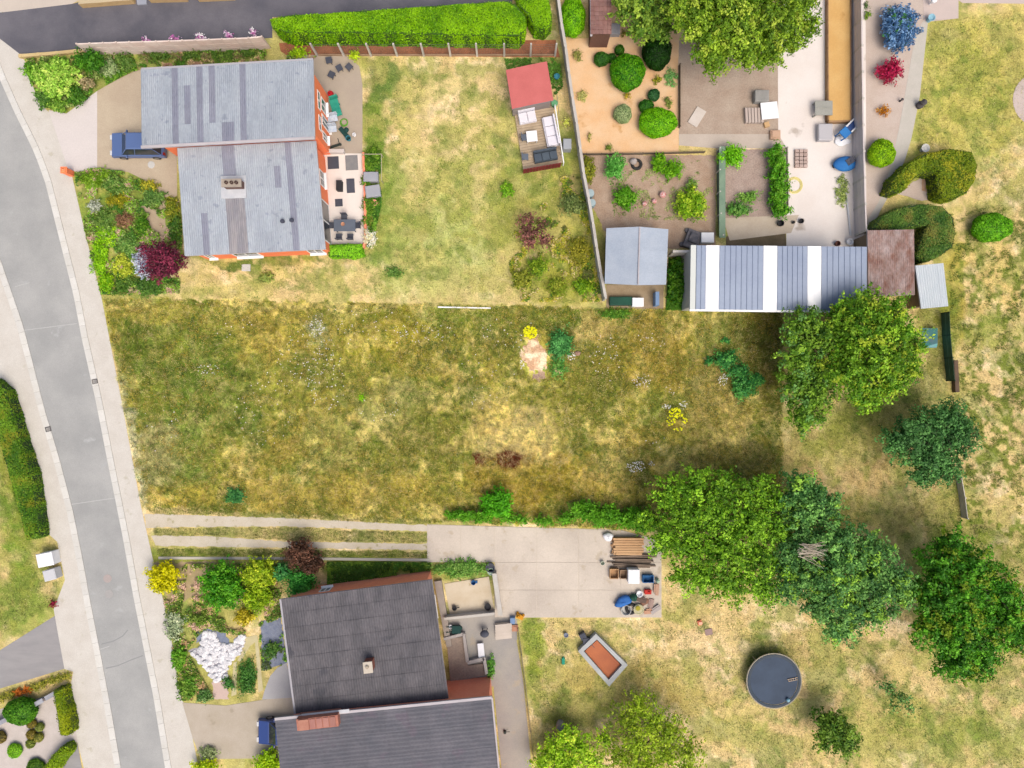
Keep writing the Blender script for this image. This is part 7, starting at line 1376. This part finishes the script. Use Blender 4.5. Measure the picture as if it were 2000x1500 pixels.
# ------------------------------------------------------------------ grass blades
def blades(name, poly, n, length, width, colf, seed, z0=0.0, lean=1.0, vary=.25, box=None, kind_label=None, excl=None, patchy=0.0, jit=6.0):
    R = np.random.default_rng(seed); ax = np.array(poly); lo = ax.min(0); hi = ax.max(0); q = R.uniform(lo, hi, (n, 2)); q = q[inpoly(q[:, 0] + (fbm(q[:, 0], q[:, 1], 14, 201, 3) - .5) * jit, q[:, 1] + (fbm(q[:, 0], q[:, 1], 14, 203, 3) - .5) * jit, poly)]
    if excl:
        for e in excl: q = q[~inpoly(q[:, 0], q[:, 1], e)]
    if patchy:
        cx_, cy_ = (lo + hi) / 2; rr = ((q[:, 0] - cx_) / (hi[0] - lo[0]) * 2)**2 + ((q[:, 1] - cy_) / (hi[1] - lo[1]) * 2)**2
        q = q[fbm(q[:, 0], q[:, 1], 34, seed + 40, 4) + R.normal(0, .05, len(q)) > patchy + rr * .12]
    px, py = q[:, 0], q[:, 1]; k = len(px); c = colf(px, py) * R.uniform(1 - vary, 1 + vary, (k, 1)); c[:, 1] *= R.uniform(.94, 1.06, k)
    pick = R.random(k); tf = vnoise(px, py, 6, seed + 77); c *= (.55 + .9 * vnoise(px, py, 4.5, seed + 78))[:, None]; c[pick + tf * .8 < .58] *= np.array([.34, .50, .38]); c[pick + tf * .5 > 1.15] = c[pick + tf * .5 > 1.15] * .5 + np.array(C(240, 218, 160)) * .6
    l = length * R.uniform(.5, 1.5, k) * (0.55 + 0.9 * fbm(px, py, 40, seed + 3, 3)); a = R.random(k) * 6.283 ; a = a * .6 + fbm(px, py, 55, seed + 9, 2) * 9
    w = width * R.uniform(.6, 1.4, k); up = R.uniform(.25, .9, k); base = np.stack([(px - 1000) / S, -(py - 750) / S, relief(px, py) + z0], 1)
    d_ = np.stack([np.cos(a) * lean, np.sin(a) * lean, up], 1) * l[:, None]; s_ = np.stack([-np.sin(a), np.cos(a), np.zeros(k)], 1) * w[:, None] / 2
    V = np.stack([base - s_, base + s_, base + d_], 1).reshape(-1, 3); F = np.arange(3 * k).reshape(k, 3)
    o = np_mesh(name, V, F, np.repeat(c, 3, 0), BLADE); return tag(o, kind_label, "grass" if kind_label else None, kind="stuff")
mnd = [(1018, 668), (1040, 660), (1064, 668), (1072, 700), (1066, 738), (1040, 742), (1016, 716)]
blades("meadow_grass", LOT, 400000, 0.18, 0.034, turf_colour, 21, jit=16.0, kind_label="tall dry olive and straw grass of the open meadow plot", excl=[mnd])
LAWN1 = [(712, 110), (985, 112), (1000, 215), (1020, 340), (1100, 330), (1135, 360), (1165, 520), (1178, 594), (203, 580), (355, 570), (362, 512), (640, 508), (712, 500)]
blades("lawn_grass", LAWN1, 90000, 0.08, 0.032, land_colour, 22, kind_label="short dry straw coloured grass of the upper lawn")
LAWN2 = [(1012, 1208), (1300, 1210), (1300, 1120), (1540, 1060), (1860, 1040), (2060, 1040), (2060, 1560), (1050, 1560), (1030, 1300)]
blades("lawn_grass", LAWN2, 150000, 0.09, 0.032, land_colour, 23, kind_label="short dry grass of the lower right lawn")
LAWN3 = [(1815, 44), (2060, 10), (2060, 1060), (1880, 1040), (1860, 780), (1856, 600), (1900, 480), (1900, 400), (1920, 300), (1790, 290)]
blades("field_grass", LAWN3, 90000, 0.09, 0.032, land_colour, 24, kind_label="yellowish grass of the field at the right edge")
blades("orchard_grass", [(1520, 600), (1856, 604), (1864, 780), (1880, 1040), (1520, 1060)], 64000, 0.1, 0.032, turf_colour, 25, kind_label="mown dry grass under the trees right of the meadow")
blades("verge_grass", [(300, 1031), (560, 1030), (836, 1040), (836, 1060), (560, 1056), (420, 1046), (300, 1044)], 22000, 0.1, 0.022, lambda x, y: np.repeat(arr(C(140, 146, 76)), len(x), 0) * (0.7 + .6 * fbm(x, y, 30, 4, 3))[:, None], 26, kind_label="upper grass strip of the gravel track")
blades("verge_grass", [(306, 1070), (560, 1073), (838, 1077), (838, 1089), (560, 1086), (310, 1085)], 16000, 0.1, 0.022, lambda x, y: np.repeat(arr(C(120, 138, 56)), len(x), 0) * (0.7 + .6 * fbm(x, y, 30, 4, 3))[:, None], 27, kind_label="lower grass strip of the gravel track")
blades("verge_grass", [(282, 992), (560, 1002), (840, 1014), (838, 1024), (560, 1011), (300, 1003)], 16000, 0.12, 0.022, lambda x, y: np.repeat(arr(C(128, 136, 56)), len(x), 0) * (0.7 + .6 * fbm(x, y, 30, 4, 3))[:, None], 28, kind_label="green verge between the meadow and gravel track")
blades("lawn_grass", [(-40, 780), (10, 900), (40, 1010), (60, 1060), (118, 1062), (122, 1130), (100, 1185), (-40, 1265)], 26000, 0.09, 0.032, land_colour, 29, kind_label="green lawn at the photo's left edge behind the hedge")
cover("meadow_weeds", "broad leaved weed tufts scattered through the open meadow plot", LOT, 210000, [C(70, 92, 34), C(96, 120, 44), C(122, 132, 56), C(84, 104, 36), C(160, 136, 50), C(60, 84, 44)], 601, h=.16, size=.04, thr=.5, excl=[[(905, 800), (1060, 785), (1110, 850), (1100, 900), (920, 885)], mnd], cat="weeds")
cover("meadow_straw", "pale dry straw tufts scattered through the open meadow plot", LOT, 120000, [C(206, 182, 104, .55), C(190, 160, 80, .55), C(216, 196, 130, .55)], 602, h=.2, size=.035, thr=.54, cat="straw", excl=[mnd])
cover("lawn_weeds", "green weed tufts dotted over the dry upper lawn", LAWN1, 46000, [C(96, 124, 50, .6), C(120, 142, 60, .6), C(84, 110, 44, .6)], 603, h=.07, size=.04, thr=.58, cat="weeds")
cover("field_weeds", "dark green weed tufts dotted over the dry field at the right edge", [(1850, 420), (2060, 380), (2060, 1100), (1900, 1060), (1862, 780)], 70000, [C(96, 116, 40, .6), C(116, 132, 50, .6), C(80, 104, 36, .6)], 604, h=.1, size=.045, thr=.585, cat="weeds")
cover("lawn_weeds", "green weed tufts dotted over the dry lower right lawn", LAWN2, 70000, [C(100, 126, 54, .6), C(126, 144, 64, .6), C(90, 112, 50, .6)], 605, h=.07, size=.04, thr=.585, cat="weeds")
# a few long pale bents and rusty dock stems in the meadow
blades("straw_stems", [(930, 775), (1110, 785), (1120, 905), (1060, 915), (920, 900)], 5500, 0.4, 0.02, lambda x, y: np.repeat(arr(C(232, 212, 150)), len(x), 0), 31, z0=.05, patchy=.45, kind_label="long bleached straw stems in the middle of the meadow")
blades("dock_stems", [(922, 888), (950, 884), (975, 878), (1028, 890), (1022, 910), (980, 912), (930, 906)], 3600, 0.3, 0.03, lambda x, y: np.repeat(arr(C(120, 60, 34)), len(x), 0), 32, z0=.1, patchy=.42, kind_label="rusty red dock stems below the bleached straw patch")
blades("straw_stems", [(1130, 612), (1300, 612), (1420, 640), (1500, 720), (1490, 880), (1380, 890), (1340, 700), (1240, 640)], 9000, 0.42, 0.018, lambda x, y: np.repeat(arr(C(214, 186, 116)), len(x), 0), 33, z0=.05, patchy=.52, kind_label="long pale straw stems at the meadow's east end")
print("objects", len(bpy.data.objects))
print("tris", sum(len(m.loops) - 2 * len(m.polygons) for m in bpy.data.meshes))
